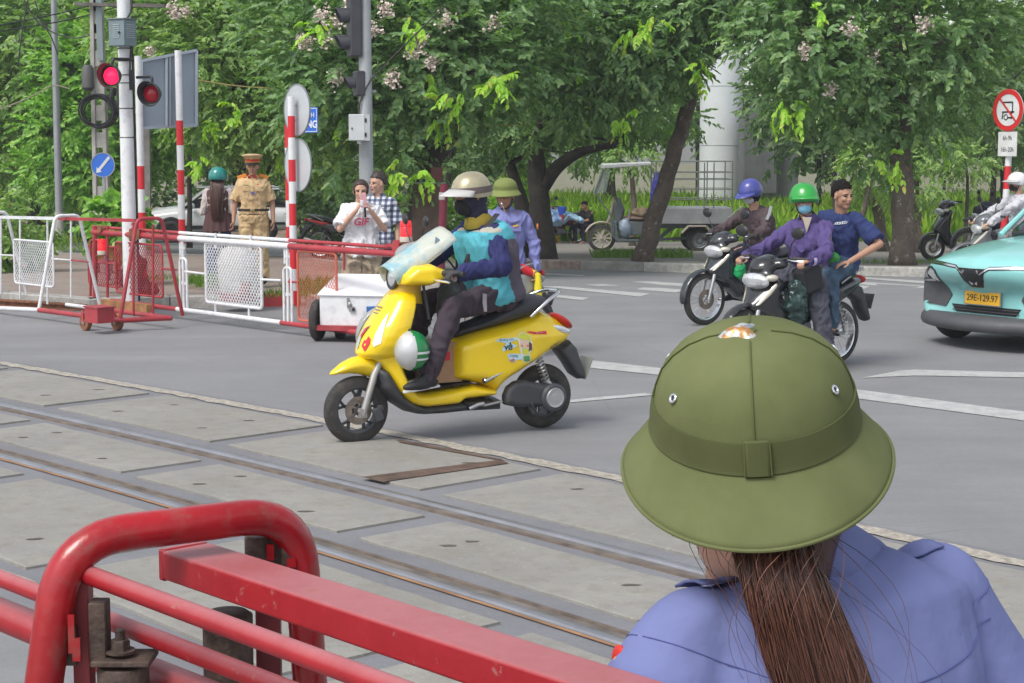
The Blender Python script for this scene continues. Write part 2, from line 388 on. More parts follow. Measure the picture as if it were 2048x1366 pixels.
M_DIRT = dirt_mat()
mb = MB(); ys = [-60, 24, 60, 140, 600]; xs = [-700, -60, 0, 60, 700]; gv = []
def gzf(y): return gz(min(y, 140)) 
for y in ys:
 for x in xs: gv.append((x, y, gzf(y) - .012))
mb.add(gv, [(j * 5 + i, j * 5 + i + 1, (j + 1) * 5 + i + 1, (j + 1) * 5 + i) for j in range(4) for i in range(4)])
tag(mb.build('ground', M_DIRT, smooth=False), kind='structure')
def road_poly():
 far = [G(2600, 566), G(1860, 554), G(1420, 546), G(1060, 536), G(860, 524), G(700, 500), G(600, 489), G(300, 474), G(-200, 466), G(-900, 462)]
 return far
far = road_poly()
near = [V(-30, -20, 0), V(40, -20, 0)]
A24 = [V(40, 24, 0), V(-30, 24, 0)]
sheet('road', [[near[0], near[1], A24[0], A24[1]], [V(-30, 24, 0), V(40, 24, 0), V(40, far[0].y, gz(far[0].y)), *far, V(-30, far[-1].y, gz(far[-1].y))]], M_ROAD, dz=0.)
# ---- the crossing: rails curve across; built from the far rail line
rail_px = [(-420, 728), (-160, 776), (0, 811), (254, 866), (444, 919), (698, 973), (921, 1024), (1180, 1083), (1426, 1148), (1800, 1262)]
RA = [G(*p) for p in rail_px]
_d = (RA[-1] - RA[0]); _u = V(_d.x, _d.y, 0).normalized(); _nv = V(-_u.y, _u.x, 0)     # _nv points away from the camera
if _nv.y < 0: _nv = -_nv
_s = np.array([(p - RA[0]).dot(_u) for p in RA]); _t = np.array([(p - RA[0]).dot(_nv) for p in RA]); _cf = np.polyfit(_s, _t, 3 if False else 2)
def rpt(s, off=0.):
 t = np.polyval(_cf, s); dt = np.polyval(np.polyder(_cf), s); tg = (_u + _nv * dt).normalized(); nn = V(-tg.y, tg.x, 0)
 if nn.y < 0: nn = -nn
 return RA[0] + _u * s + _nv * t + nn * off
S0, S1 = -6., 15.5
def ribbon(a, b, z, s0=S0, s1=S1, n=90):
 mb = MB(); vs = []
 for i in range(n + 1):
  s = lerp(s0, s1, i / n); vs += [rpt(s, a) + V(0, 0, z), rpt(s, b) + V(0, 0, z)]
 mb.add(vs, [(2 * i, 2 * i + 2, 2 * i + 3, 2 * i + 1) for i in range(n)]); return mb
GA = 1.06
tag(ribbon(1.42, -GA - 1.75, .004).build('crossing_bed', M_STRIP, smooth=False), kind='structure')
M_CRUMB = mat('crumbled_edge', (.36, .33, .28), .95, var=.3, vscale=25, bump=.8, bscale=60, dirt=.5)
mb = ribbon(1.22, 1.35, .010, n=500)
mb.v = [(p[0] + noise.noise(V(p) * 5) * .03, p[1] + noise.noise(V(p) * 5 + V(9, 0, 0)) * .045, p[2] + noise.noise(V(p) * 14) * .003) for p in mb.v]
tag(mb.build('crossing_edge', M_CRUMB, smooth=False), kind='structure')
mb = ribbon(-GA - 1.33, -GA - 1.42, .010, n=500)
mb.v = [(p[0] + noise.noise(V(p) * 5) * .02, p[1] + noise.noise(V(p) * 5 + V(9, 0, 0)) * .03, p[2]) for p in mb.v]
tag(mb.build('crossing_edge', M_CRUMB, smooth=False), kind='structure')
mb = MB(); holes = MB()
def slab(s0, s1, a, b):
 n = 10; out = []
 for i in range(n + 1): out.append(rpt(lerp(s0, s1, i / n), a))
 for i in range(n + 1): out.append(rpt(lerp(s1, s0, i / n), b))
 c = sum(out, V(0, 0, 0)) / len(out); k = len(out)
 jit = [V(noise.noise(p * 4) * .018, noise.noise(p * 4 + V(3, 3, 3)) * .018, 0) for p in out]
 top = [p + j + V(0, 0, .016) for p, j in zip(out, jit)]; ins = [p + (c - p).normalized() * .02 + V(0, 0, .004) for p in top]
 base = [p + j for p, j in zip(out, jit)]
 vs = ins + top + base; fs = [tuple(range(k))]
 for r0 in (0, k):
  for i in range(k): fs.append((r0 + i, r0 + k + i, r0 + k + (i + 1) % k, r0 + (i + 1) % k))
 mb.add(vs, [f[::-1] for f in fs])
 for u_ in (.22, .78):
  for v_ in (.28, .72):
   if random.random() < .4: continue
   p = rpt(lerp(s0, s1, u_), lerp(a, b, v_)) + V(random.uniform(-.06, .06), random.uniform(-.05, .05), .0215)
   q = []
   for k2 in range(9):
    t = 2 * math.pi * k2 / 9; rr = random.uniform(.6, 1.2)
    q.append(p + V(math.cos(t) * .045 * rr, math.sin(t) * .022 * rr, 0))
   holes.add(q, [tuple(range(9))])
def s_of(px, py):
 g = G(px, py); return (g - RA[0]).dot(_u)
base_s = s_of(600, 860) + .02; pitch = 2.18
for i in range(-5, 7):
 a = base_s + i * pitch
 slab(a - 1.98, a, .19, 1.13)
 slab(a - 1.98 + .55, a + .55, -.23, -GA + .26)
 slab(a - 1.98 + .2, a + .2, -GA - .19, -GA - 1.25)
tag(mb.build('crossing_slabs', M_SLAB, smooth=False), kind='structure')
pl_ = [[G(*q) + V(0, 0, .025) for q in z_] for z_ in ([(722, 962), (1000, 927), (1018, 934), (765, 972)], [(790, 884), (1000, 925), (1010, 930), (800, 892)])]; sheet('crossing_plates', pl_, mat('brown_plate', (.13, .085, .065), .7, .2, var=.4, vscale=9, bump=.3, dirt=.4))
tag(holes.build('crossing_pits', mat('pit_dirt', (.09, .075, .06), .95, var=.3), smooth=False), kind='structure')
M_RTOP = mat('rail_top', (.36, .36, .38), .36, .8, var=.15, vscale=3, dirt=.2)
M_RSIDE = mat('rail_side', (.17, .135, .11), .75, .3, var=.3, vscale=8, dirt=.4)
M_GROOVE = mat('groove', (.135, .12, .108), .9, var=.35, vscale=5, dirt=.5)
M_RAILEDGE = mat('rusty_edge', (.36, .19, .09), .7, .3, var=.3, vscale=4)  # orange-brown strip along the near rail
def rail(off, inner, label):
 root = thing('rail', label, 'rail', rpt(3, off), group='rails of the level crossing')
 top = MB(); vs = []; n = 90
 prof = [(-.027, -.02), (-.027, .014), (-.022, .021), (-.010, .023), (.010, .023), (.022, .021), (.027, .014), (.027, -.02)]
 for i in range(n + 1):
  s = lerp(S0, S1, i / n); c = rpt(s, off); e = (rpt(s, off + 1) - c)
  vs += [c + e * a + V(0, 0, b) for a, b in prof]
 k = len(prof)
 top.add(vs, [(i * k + j, i * k + j + 1, (i + 1) * k + j + 1, (i + 1) * k + j) for i in range(n) for j in range(k - 1)])
 top.build('rail_head', M_RTOP, root, world=True, ang=60)
 g = ribbon(off + inner * .025, off + inner * .095, .007); g.build('flangeway', M_GROOVE, root, world=True, smooth=False)
 g = MB(); vs = []
 for i in range(n + 1):
  s = lerp(S0, S1, i / n); c = rpt(s, off + inner * .106); e = rpt(s, off + inner * 1.106) - c
  vs += [c + e * -.012 + V(0, 0, .004), c + e * -.010 + V(0, 0, .016), c + e * .010 + V(0, 0, .016), c + e * .012 + V(0, 0, .004)]
 g.add(vs, [(i * 4 + j, i * 4 + j + 1, i * 4 + 5 + j, i * 4 + 4 + j) for i in range(n) for j in range(3)])
 g.build('guard_rail', M_RSIDE, root, world=True)
 if inner > 0: ribbon(off - .040, off - .062, .012).build('rusty_edge', M_RAILEDGE, root, world=True, smooth=False)
rail(0., -1, 'far steel rail, nearest the yellow scooter, set in concrete slabs')
rail(-GA, 1, 'near steel rail with a rusty orange edge, just behind the red barrier')
# ---- white road markings
def strip_px(pts, dz=.005): return [G(*p) + V(0, 0, dz) for p in pts]
mk = [strip_px([(1140, 722), (1170, 720), (1330, 738), (1700, 778), (2150, 838), (2150, 856), (1700, 796), (1330, 752), (1165, 735)]),
      strip_px([(1135, 801), (1290, 787), (1310, 791), (1140, 806)]),
      strip_px([(1722, 757), (1800, 742), (1830, 740), (2100, 747), (2110, 757), (1830, 752)]),
      strip_px([(1261, 564), (1300, 563), (1400, 570), (1372, 575)]),
      strip_px([(1169, 570), (1205, 569), (1372, 580), (1352, 586)]),
      strip_px([(1076, 573), (1120, 573), (1300, 588), (1280, 594)]),
      strip_px([(1060, 590), (1110, 590), (1180, 596), (1165, 601)]),
      strip_px([(1060, 545), (1170, 551), (1166, 553), (1060, 548)]),
      strip_px([(1700, 556), (1730, 555), (1900, 566), (1880, 570)]),
      strip_px([(1700, 563), (1860, 573), (1850, 577), (1700, 568)]),
      strip_px([(1700, 571), (1740, 573), (1730, 578), (1700, 576)]),
      strip_px([(300, 514), (460, 520), (460, 523), (300, 517)]),
      strip_px([(60, 505), (300, 512), (300, 515), (60, 507)]),
      strip_px([(-60, 486), (160, 484), (160, 487), (-60, 489)]),
      strip_px([(640, 648), (760, 668), (740, 672), (600, 655)]),
      ]
sheet('road_markings', mk, M_MARK)
pt = MB()
for (x, y, w, h) in ((1900, 720, 130, 6), (300, 690, 160, 5), (1250, 660, 70, 3)):
 pass
# ---- sidewalk on the right with its kerb
kb = [(1040, 536), (1420, 546), (1860, 554), (2300, 562)]
kerb_line = [G(*p) for p in kb]
def kerb(line, name, mats, h=.15, w=.22, inward=V(0, 1, 0), seg=1.0):
 mb = MB(); pts = [line[0]]
 for a, b in zip(line, line[1:]):
  n = max(1, int((b - a).length / seg)); pts += [a.lerp(b, i / n) for i in range(1, n + 1)]
 for i, (a, b) in enumerate(zip(pts, pts[1:])):
  d = (b - a).normalized(); nn = V(-d.y, d.x, 0)
  if nn.dot(inward) < 0: nn = -nn
  g = d * .006; a2, b2 = a + g, b - g; bv = .02
  sec = lambda p: [p - V(0, 0, .05), p + V(0, 0, h - bv), p + nn * bv + V(0, 0, h), p + nn * w + V(0, 0, h), p + nn * w - V(0, 0, .05)]
  mb.cur = i % len(mats) if callable(mats) is False and len(mats) > 1 else 0
  A_, B_ = sec(a2), sec(b2)
  mb.add(A_ + B_, [(0, 1, 6, 5), (1, 2, 7, 6), (2, 3, 8, 7), (3, 4, 9, 8), (4, 3, 2, 1, 0), (5, 6, 7, 8, 9)])
 return mb
M_KERBR = mat('worn_red_kerb', (.27, .17, .155), .9, var=.25, vscale=9, bump=.3, dirt=.4, col2=(.34, .29, .26))
M_KERBW = mat('worn_white_kerb', (.42, .41, .38), .9, var=.2, vscale=12, bump=.3, dirt=.6)
M_KERBG = mat('grey_kerb', (.28, .27, .255), .9, var=.2, vscale=5, bump=.3, dirt=.4)
M_REDK = mat('fresh_red_kerb', (.5, .06, .065), .6, var=.12, dirt=.3)
o = kerb(kerb_line, 'kerb', [M_KERBR, M_KERBG, M_KERBW]).build('kerb', [M_KERBR, M_KERBG, M_KERBW], smooth=False); tag(o, kind='structure')
back = [V(p.x * 1.6, 60, gz(60) + .15) for p in kerb_line]
sw = []
for a, b in zip(kerb_line, kerb_line[1:]):
 q = lambda p, y: V(p.x + (y - p.y) * (p.x / p.y), y, gz(y) + .145)
 for y0, y1 in ((0, 8), (8, 22)):
  pa, pb = (V(a.x, a.y + .2, a.z + .145), V(b.x, b.y + .2, b.z + .145)) if y0 == 0 else (q(a, a.y + y0), q(b, b.y + y0))
  sw.append([pa, pb, q(b, b.y + y1), q(a, a.y + y1)])
M_WALK = asphalt('sidewalk_concrete', (.21, .195, .17), (.27, .25, .22), .2)
sheet('sidewalk', sw, M_WALK)
g0, g1, g2, g3 = G(1285, 541), G(1420, 547), G(1425, 540, .15), G(1310, 522, .15)
mb = MB(); e = [g0 + V(0, -.25, 0), g1 + V(.1, -.5, 0), G(1400, 524, .155) + V(0, .1, 0), G(1325, 522, .155)]
mb.add(e + [p - V(0, 0, .2) for p in e], [(0, 1, 2, 3), (0, 4, 5, 1), (3, 7, 4, 0), (1, 5, 6, 2)])
tag(mb.build('kerb_ramp', mat('pale_concrete', (.47, .45, .40), .9, var=.15, bump=.4), smooth=False), kind='structure')
# ---- paved island on the left where the officer stands
isl = [G(-500, 588), G(0, 608), G(180, 622), G(340, 616), G(430, 616), G(520, 614), G(600, 612), G(690, 618), G(800, 628), G(880, 612), G(880, 580), G(760, 548), G(600, 526), G(300, 520), G(0, 518), G(-500, 512)]
IZ = .13
sheet('island_paving', [[p + V(0, 0, IZ) for p in isl]], M_BRICK, th=0)
kn = [isl[i] for i in range(3, 10)]
M_STONE = mat('pebble_stone', (.33, .30, .27), .9, var=.5, vscale=22, bump=.8, bscale=30)
o = kerb(isl[:6] + [], 'kerb', [M_KERBW, M_KERBW], h=IZ + .015, seg=1.).build('kerb', [M_KERBW, M_KERBW], smooth=False); tag(o, kind='structure')
o = kerb(isl[5:7], 'kerb', [M_REDK, M_REDK], h=IZ + .02, seg=.9).build('kerb', [M_REDK, M_REDK], smooth=False); tag(o, kind='structure')
o = kerb(isl[6:12], 'kerb', [M_STONE, M_STONE], h=IZ + .015, seg=1., inward=V(-.6, .6, 0)).build('kerb', [M_STONE, M_STONE], smooth=False); tag(o, kind='structure')
o = kerb(isl[11:], 'kerb', [M_KERBG, M_KERBG], h=IZ + .015, seg=1., inward=V(0, -1, 0)).build('kerb', [M_KERBG, M_KERBG], smooth=False); tag(o, kind='structure')
# ================================================================ barriers
def TP(o, h, off, px, py):
 """point where the view ray through (px,py) meets the vertical plane of a gate"""
 l = V(-h.y, h.x, 0); oo = o + l * off; d = V(ray(px, py))
 t = ((oo.x * l.x) + (oo.y * l.y)) / (d.x * l.x + d.y * l.y)
 return V(0, 0, CH) + d * t
def mesh_panel(root, o, ux, w, h, m, name='mesh_panel', r=.013, sp=.05, wire=.0035, corner=.05):
 """rounded tube frame filled with diamond wire; o = lower left corner"""
 up = V(0, 0, 1); c = [o, o + ux * w, o + ux * w + up * h, o + up * h]
 mid = (c[0] + c[1]) / 2; pts = arc_pts([mid, c[1], c[2], c[3], c[0], mid], corner)
 pn = MB().tube(pts[:-1], r, 8, closed=True).build(name, m, root, world=True)
 mb = MB(); k = 1.25; n = ux.cross(up)
 L = w + h / k; i = -h / k
 while i < w:
  for sg in (1, -1):
   a0, b0 = i, 0.; a1, b1 = i + h / k, h
   if a0 < 0: b0 += -a0 * k; a0 = 0
   if a1 > w: b1 -= (a1 - w) * k; a1 = w
   if a1 > a0 + .01:
    if sg == 1: p, q = o + ux * a0 + up * b0, o + ux * a1 + up * b1
    else: p, q = o + ux * (w - a0) + up * b0, o + ux * (w - a1) + up * b1
    p = p + n * .003 * sg; q = q + n * .003 * sg
    mb.beam(p, q, wire * 2.0, wire * 1.2, n)
  i += sp
 mb.build('wire_mesh', m, pn, world=False if False else True, smooth=False)
 return pn
def caster(root, p, r=.1, axis=V(.7, -.7, 0)):
 s = axis.cross(V(0, 0, 1)).normalized()
 w = MB().lathe([(r * .55, -.022), (r * .93, -.026), (r, -.018), (r, .018), (r * .93, .026), (r * .55, .022)], p + V(0, 0, r), s, 20).build('wheel', M_RUST, root, world=True)
 MB().cyl(p + V(0, 0, r) - s * .035, p + V(0, 0, r) + s * .035, .03, n=12).lathe([(r * .3, -.005), (r * .6, -.005), (r * .6, .005), (r * .3, .005)], p + V(0, 0, r), s, 16).build('hub', M_STEEL, w, world=True)
 mb = MB()
 for k in (-1, 1): mb.beam(p + V(0, 0, r) + s * .035 * k, p + V(0, 0, r * 2.3) + s * .035 * k, .03, .006, s)
 mb.build('fork', M_RED, root, world=True, smooth=False)
M_WP = mat('white_pipe', (.70, .71, .72), .4, var=.05, dirt=.35, vscale=6)
M_RP = mat('faded_red_pipe', (.36, .035, .045), .45, var=.18, vscale=5, dirt=.3)
M_RP2 = mat('orange_red_pipe', (.55, .12, .07), .5, var=.15, dirt=.3)
# ---- far gate A: A-frames on a wide wheeled base, nearest the camera, from the left edge to x=340
NA = G(0, 608, .12); NB = G(240, 641, .12); hA = V(NB.x - NA.x, NB.y - NA.y, 0).normalized(); lA = V(-hA.y, hA.x, 0)  # lA points away
rt = thing('rolling_barrier', 'white rolling barrier with A-shaped frames, its end painted red, left of the white mast', 'barrier', V(NB.x, NB.y, 0))
def NTP(px, py, off): return TP(NA, hA, off, px, py)
pl = NTP(78, 620, 0); far_end = G(340, 636, .12)
MB().tube([NTP(-900, 575, 0), pl], .026).build('base_pipe', M_WP, rt, world=True)
MB().tube([pl, NB], .028).tube([NB, far_end], .028).tube([far_end, far_end - hA * 1.15], .026).ell(NB, .029).ell(far_end, .03).build('base_pipe', M_RP, rt, world=True)
MB().tube([far_end - hA * 1.2, far_end - hA * 2.2], .022).build('base_pipe', M_WP, rt, world=True)
def aframe(px0, py0, base_w, top_w, ht, m, r=.021):
 a = NTP(px0, py0, 0); a.z = .12; b = a + lA * base_w; d = (base_w - top_w) / 2
 MB().tube(arc_pts([a, a + lA * d + V(0, 0, ht - .12), b - lA * d + V(0, 0, ht - .12), b], .07), r, 10).build('end_frame', m, rt, world=True)
aframe(78, 620, .78, .30, 1.17, M_WP); aframe(240, 641, .78, .30, 1.19, M_RP); aframe(-64, 600, .78, .30, 1.16, M_WP)
C_ = .39
MB().beam(NTP(-900, 413, C_), NTP(118, 437, C_), .035, .035).build('top_bar', M_WP, rt, world=True)
MB().beam(NTP(118, 437, C_), NTP(272, 441, C_), .035, .035).build('top_bar', M_RP, rt, world=True)
for x, y1, y0 in ((40, 437, 610), (95, 438, 620), (2, 434, 600), (142, 440, 606)):
 MB().tube([NTP(x, y0 - 12, C_), NTP(x, y1, C_)], .012, 8).build('upright', M_WP, rt, world=True)
MB().tube([NTP(-60, 508, C_), NTP(30, 511, C_)], .010, 8).tube([NTP(108, 518, C_), NTP(142, 520, C_)], .010, 8).build('mid_bar', M_WP, rt, world=True)
MB().tube([NTP(142, 520, C_), NTP(176, 524, C_)], .010, 8).build('mid_bar', M_RP, rt, world=True)
p0 = NTP(30, 562, C_); p1 = NTP(108, 568, C_); ux = (p1 - p0); w_ = V(ux.x, ux.y, 0).length
mesh_panel(rt, V(p0.x, p0.y, p0.z - .02), V(ux.x, ux.y, 0).normalized(), w_, .52, M_WP)
p0 = NTP(-55, 556, C_); mesh_panel(rt, p0, hA, .30, .5, M_WP)
for px, py in ((172, 661), (235, 661)):
 caster(rt, G(px, py), .095, hA)
mb = MB(); q = G(168, 634, .2); mb.box(q + V(.1, .25, 0), (.26, .2, .16), Matrix.Rotation(math.atan2(hA.y, hA.x), 3, 'Z')); mb.box(q + V(.1, .25, .085), (.30, .22, .012), Matrix.Rotation(math.atan2(hA.y, hA.x), 3, 'Z'))
mb.build('bracket_box', M_RP, rt, world=True, smooth=False)
for x, y0, y1 in ((267, 445, 632), (306, 450, 634)):
 MB().tube([NTP(x, y0, C_ + (.0 if x < 300 else .15)), NTP(x, y1, C_ + (.0 if x < 300 else .15))], .014, 8).build('upright', M_RP, rt, world=True)
# ---- rusty guide rail on the ground at the left
g0, g1 = G(-300, 592), G(172, 622); rr = thing('guide_rail', 'rusty brown steel guide rail lying along the foot of the white barrier', 'rail', g0)
MB().beam(g0 + V(0, 0, .07), g1 + V(0, 0, .07), .10, .02).beam(g0 + V(0, 0, .035), g1 + V(0, 0, .035), .015, .07).beam(g0 + V(0, 0, .008), g1 + V(0, 0, .008), .12, .014).build('rail_bar', M_RUST, rr, world=True, smooth=False)
g2, g3 = G(200, 622, .0), G(300, 634); MB().beam(g2 + V(0, 0, .10), g3 + V(0, 0, .10), .09, .09).build('short_bar', mat('rust_light', (.35, .17, .07), .85, var=.3, vscale=9), rr, world=True, smooth=False)
# ---- far gate B: long gate with twin top pipes and mesh panels
BA = G(182, 595, .12); BB = G(560, 644, .12); hB = V(BB.x - BA.x, BB.y - BA.y, 0).normalized(); lB = V(-hB.y, hB.x, 0)
gb = thing('crossing_gate', 'long red and white gate with twin top pipes and mesh panels before the officer', 'gate', V(BB.x, BB.y, 0))
def BTP(px, py, off=0.): return TP(BA, hB, off, px, py)
def run(pxs, z, r, m, name, off=0.):
 a, b = BTP(pxs[0], 600, off), BTP(pxs[1], 600, off); a.z = z; b.z = z
 return MB().tube([a, b], r, 12).build(name, m, gb, world=True)
for a, b, m in ((190, 362, M_RP), (362, 581, M_WP), (581, 812, M_RP)):
 run((a, b), .985, .019, m, 'top_pipe', .03); run((a, b), .925, .034, m, 'top_pipe')
for a, b, m in ((182, 354, M_RP), (354, 562, M_WP), (562, 900, M_RP)): run((a, b), .115, .027, m, 'bottom_pipe')
def ucluster(px, m, gap=.14):
 a = BTP(px, 600); a.z = .12; e = hB * (gap / 2); top = .70
 pts = arc_pts([a - e, a - e + V(0, 0, top - .12), a + e + V(0, 0, top - .12), a + e], .06)
 mb = MB().tube(pts, .016, 8); mb.tube([a, a + V(0, 0, .80)], .017, 8).tube([a - hB * .045 + V(0, 0, .62), a - hB * .045 + V(0, 0, .80)], .013, 8)
 for z in (.2, .6): mb.box(a + V(0, 0, z + .1), (.05, .03, .03))
 mb.build('hinge_post', m, gb, world=True)
ucluster(368, M_WP); ucluster(576, M_WP)
mb = MB()
for x in (190, 215): mb.tube([BTP(x, 600), BTP(x, 452)], .03 if x == 190 else .018, 8)
mb.tube(arc_pts([BTP(181, 596), BTP(181, 480), BTP(200, 480)], .06), .016, 8).build('end_post', M_RP, gb, world=True)
def panel_px(x0, y0, x1, ht, m, off=0., **k):
 a, b = BTP(x0, y0, off), BTP(x1, y0, off); d = V(b.x - a.x, b.y - a.y, 0)
 return mesh_panel(gb, a, d.normalized(), d.length, ht, m, **k)
panel_px(233, 584, 326, .60, M_RP); panel_px(413, 604, 524, .66, M_WP, sp=.052, r=.017, wire=.0045); panel_px(597, 640, 674, .72, M_RP2, sp=.045, wire=.0025)
panel_px(178, 568, 240, .50, M_RP, off=.45)
for x, y0, x1, y1 in ((431, 466, 431, 497), (501, 470, 501, 500), (431, 606, 431, 628), (498, 612, 498, 636), (370, 543, 412, 548), (524, 559, 562, 561)): MB().tube([BTP(x, y0), BTP(x1, y1)], .013, 8).build('stay', M_WP, gb, world=True)
for x, y0, x1, y1 in ((634, 488, 634, 508), (688, 492, 688, 540), (574, 563, 598, 565), (326, 537, 352, 540), (196, 525, 233, 528)): MB().tube([BTP(x, y0), BTP(x1, y1)], .012, 8).build('stay', M_RP, gb, world=True)
mb = MB(); k0 = BTP(800, 492); mb.cyl(k0 - lB * .06, k0 + lB * .06, .06).cyl(k0 - lB * .04 + hB * .1, k0 + lB * .04 + hB * .1, .04).beam(k0 - hB * .2, k0 + hB * .4, .05, .03)
mb.build('knuckle', M_RP, gb, world=True)
mb = MB()
for j in range(9): 
 c = BTP(272 + random.uniform(-4, 6), 448 + j * 4.5); mb.ell(c - lB * .04, (.025, .02, .018), nu=8, nv=6)
mb.build('chain', M_RUST, gb, world=True)
MB().box(BTP(279, 468) - lB * .06, (.12, .08, .12)).cyl(BTP(205, 458) - lB * .05, BTP(205, 458) + lB * .05, .045).build('latch', M_RUST, gb, world=True)
def lamp(px, py, Y, label, h=.15, r=.052, lit=False):
 p = P(px, py, Y); t = thing('warning_lamp', label, 'lamp', p, group='red warning lamps on the barriers')
 MB().lathe([(r * .2, h), (r * .86, h - .004), (r * .95, h - .02), (r * .97, h * .62), (r * .9, h * .6), (r * 1.0, h * .55), (r * 1.0, .0)], (0, 0, 0), (0, 0, 1), 20).build('lens', mat('lamp_red', (.75, .02, .03), .25, var=.1, emit=(1, .02, .03), es=.25), t)
 MB().lathe([(r * 1.05, -.002), (r * 1.1, -.02), (r * 1.05, -.05), (r * .9, -.055)], (0, 0, 0), (0, 0, 1), 20).build('lamp_base', mat('cream_plastic', (.55, .5, .42), .6, dirt=.3), t)
 MB().box((0, 0, -.06), (.13, .10, .01)).build('bracket', M_RUST, t, smooth=False)
BY = BTP(204, 500).y - .08
lamp(204, 501, BY, 'red warning lamp on the red post at the left end of the gate', .14)
lamp(812, 473, BTP(812, 480).y + .0, 'red warning lamp at the right end of the gate beside the silver scooter', .155, .057)
# ---- white control box cart at the gate's end
bx = thing('control_box', 'white metal control box with a sloping lid and blue socket on a red wheeled cart', 'control box', V(0, 0, 0))
q = {'fl': G(640, 660, .12), 'fr': G(765, 672, .12)}
d = V(q['fr'].x - q['fl'].x, q['fr'].y - q['fl'].y, 0); u = V(.98, -.2, 0).normalized(); wl = .70; v_ = V(-u.y, u.x, 0)
o_ = q['fl']; fh = .34; dp = .62; hb = .50
def bp(a, b, z): return V(o_.x, o_.y, 0) + u * a + v_ * b + V(0, 0, z)
mb = MB(); z0 = .17; zf = .47; zb = .62; sh = .30
mb.add([bp(0, 0, z0), bp(wl, 0, z0), bp(wl, dp, z0), bp(0, dp, z0), bp(0, 0, zf), bp(wl, 0, zf), bp(wl, dp, zb), bp(0, dp, zb)], [(3, 2, 1, 0), (4, 5, 6, 7), (0, 1, 5, 4), (1, 2, 6, 5), (2, 3, 7, 6), (3, 0, 4, 7)])
mb.build('cabinet', M_WHT, bx, world=True, smooth=False, bevel=.004)
e = .018; mb = MB(); Lz = lambda b: zf + (zb - zf) * b / dp
mb.add([bp(-e, -e, Lz(-e) + .003), bp(wl + e, -e, Lz(-e) + .003), bp(wl + e, dp + e, Lz(dp + e) + .003), bp(-e, dp + e, Lz(dp + e) + .003), bp(-e, -e, Lz(-e) + .02), bp(wl + e, -e, Lz(-e) + .02), bp(wl + e, dp + e, Lz(dp + e) + .02), bp(-e, dp + e, Lz(dp + e) + .02)], [(3, 2, 1, 0), (4, 5, 6, 7), (0, 1, 5, 4), (1, 2, 6, 5), (2, 3, 7, 6), (3, 0, 4, 7)])
mb.build('lid', mat('lid_white', (.82, .83, .84), .35, var=.02), bx, world=True, smooth=False, bevel=.004)
mb = MB(); mb.box(bp(.34, -.012, .34), (.05, .02, .05)).box(bp(.30, -.015, .40), (.02, .02, .10)).ell(bp(.32, -.02, .38), (.02, .01, .03)); mb.build('latch', M_STEEL, bx, world=True)
mb = MB(); mb.box(bp(.36, -.024, .335), (.025, .01, .03)); mb.build('lock', M_BLACK, bx, world=True)
mb = MB(); mb.cyl(bp(.55, -.002, .33), bp(.55, -.06, .33), .042).box(bp(.55, -.03, .33), (.1, .03, .085)); mb.build('blue_socket', mat('socket_blue', (.03, .12, .35), .4), bx, world=True, bevel=.004)
MB().box(bp(wl / 2, dp / 2, .145), (wl + .1, dp + .1, .05), Matrix.Rotation(math.atan2(u.y, u.x), 3, 'Z')).build('cart_base', M_RP, bx, world=True, smooth=False)
for a, b in ((-.06, .12), (.12, .3), (wl - .1, .2)):
 wr = .21 if a < 0 else .10
 c = bp(a, b, wr * 1.0)
 w = MB().lathe([(wr * .7, -.03), (wr * .94, -.035), (wr, -.02), (wr, .02), (wr * .94, .035), (wr * .7, .03)], c, u, 24).build('wheel', M_RUB, bx, world=True)
 MB().lathe([(.0, -.01), (wr * .72, -.012), (wr * .72, .012), (.0, .01)], c, u, 20, closed=False).build('rim', M_STEEL, w, world=True)
# ================================================================ near red barrier (foreground)
M_NRED = mat('glossy_red_paint', (.33, .005, .010), .28, var=.2, vscale=9., coat=.25, bump=.12, bscale=45, spec=.5, dirt=.45)
def faded(name):
 m, n, l, tc, b = node_mat(name, .42)
 ge = n.new('ShaderNodeNewGeometry'); sp = n.new('ShaderNodeSeparateXYZ'); l.new(ge.outputs['Normal'], sp.inputs[0])
 f = nmap(n, l, nnoise(n, l, tc, 14, 7, .7), .3, .7)
 dust = nmap(n, l, sp.outputs['Z'], .25, .95, 0., .62)     # road dust settles on upward faces
 mu = n.new('ShaderNodeMath'); mu.operation = 'MULTIPLY'; l.new(dust, mu.inputs[0]); l.new(nmap(n, l, f, 0., 1., .75, 1.1), mu.inputs[1])
 c = nmix(n, l, f, (.29, .008, .014), (.38, .016, .022)); c = nmix(n, l, mu.outputs[0], c, (.43, .19, .20))
 ch = nmap(n, l, nnoise(n, l, tc, 40, 6, .7), .62, .65); c = nmix(n, l, ch, c, (.36, .10, .09))
 l.new(c, b.inputs['Base Color']); nbump(n, l, b, nnoise(n, l, tc, 60, 6, .7), .18, .004); return m
M_DUSTR = faded('dusty_red_paint')
M_DRUST = mat('dark_rusty_steel', (.075, .05, .04), .75, .2, var=.45, vscale=25, bump=.4, bscale=80, dirt=.5)
nb = thing('red_barrier', 'red painted steel barrier with a tubular end frame and long beams in the foreground', 'barrier', V(-.3, 2.3, 0))
hN = V(.69, -.724, 0).normalized(); lN = V(-hN.y, hN.x, 0)
zT = 1.452
a_ = G(128, 1080, zT); b_ = G(596, 1022, zT)
wid = (b_ - a_); la = V(wid.x, wid.y, 0).normalized()
low_a = P(60, 1480, a_.y - .03); low_b = P(648, 1480, b_.y + .03)
la2 = P(88, 1366, a_.y - .02); lb2 = P(620, 1366, b_.y + .02)
def ext(p, q, z): t = (z - p.z) / (q.z - p.z); return p + (q - p) * t
fa = ext(a_, la2, .12); fb = ext(b_, lb2, .12)
fa = V(a_.x - .12, a_.y - .10, .12) if False else ext(a_, la2, .12)
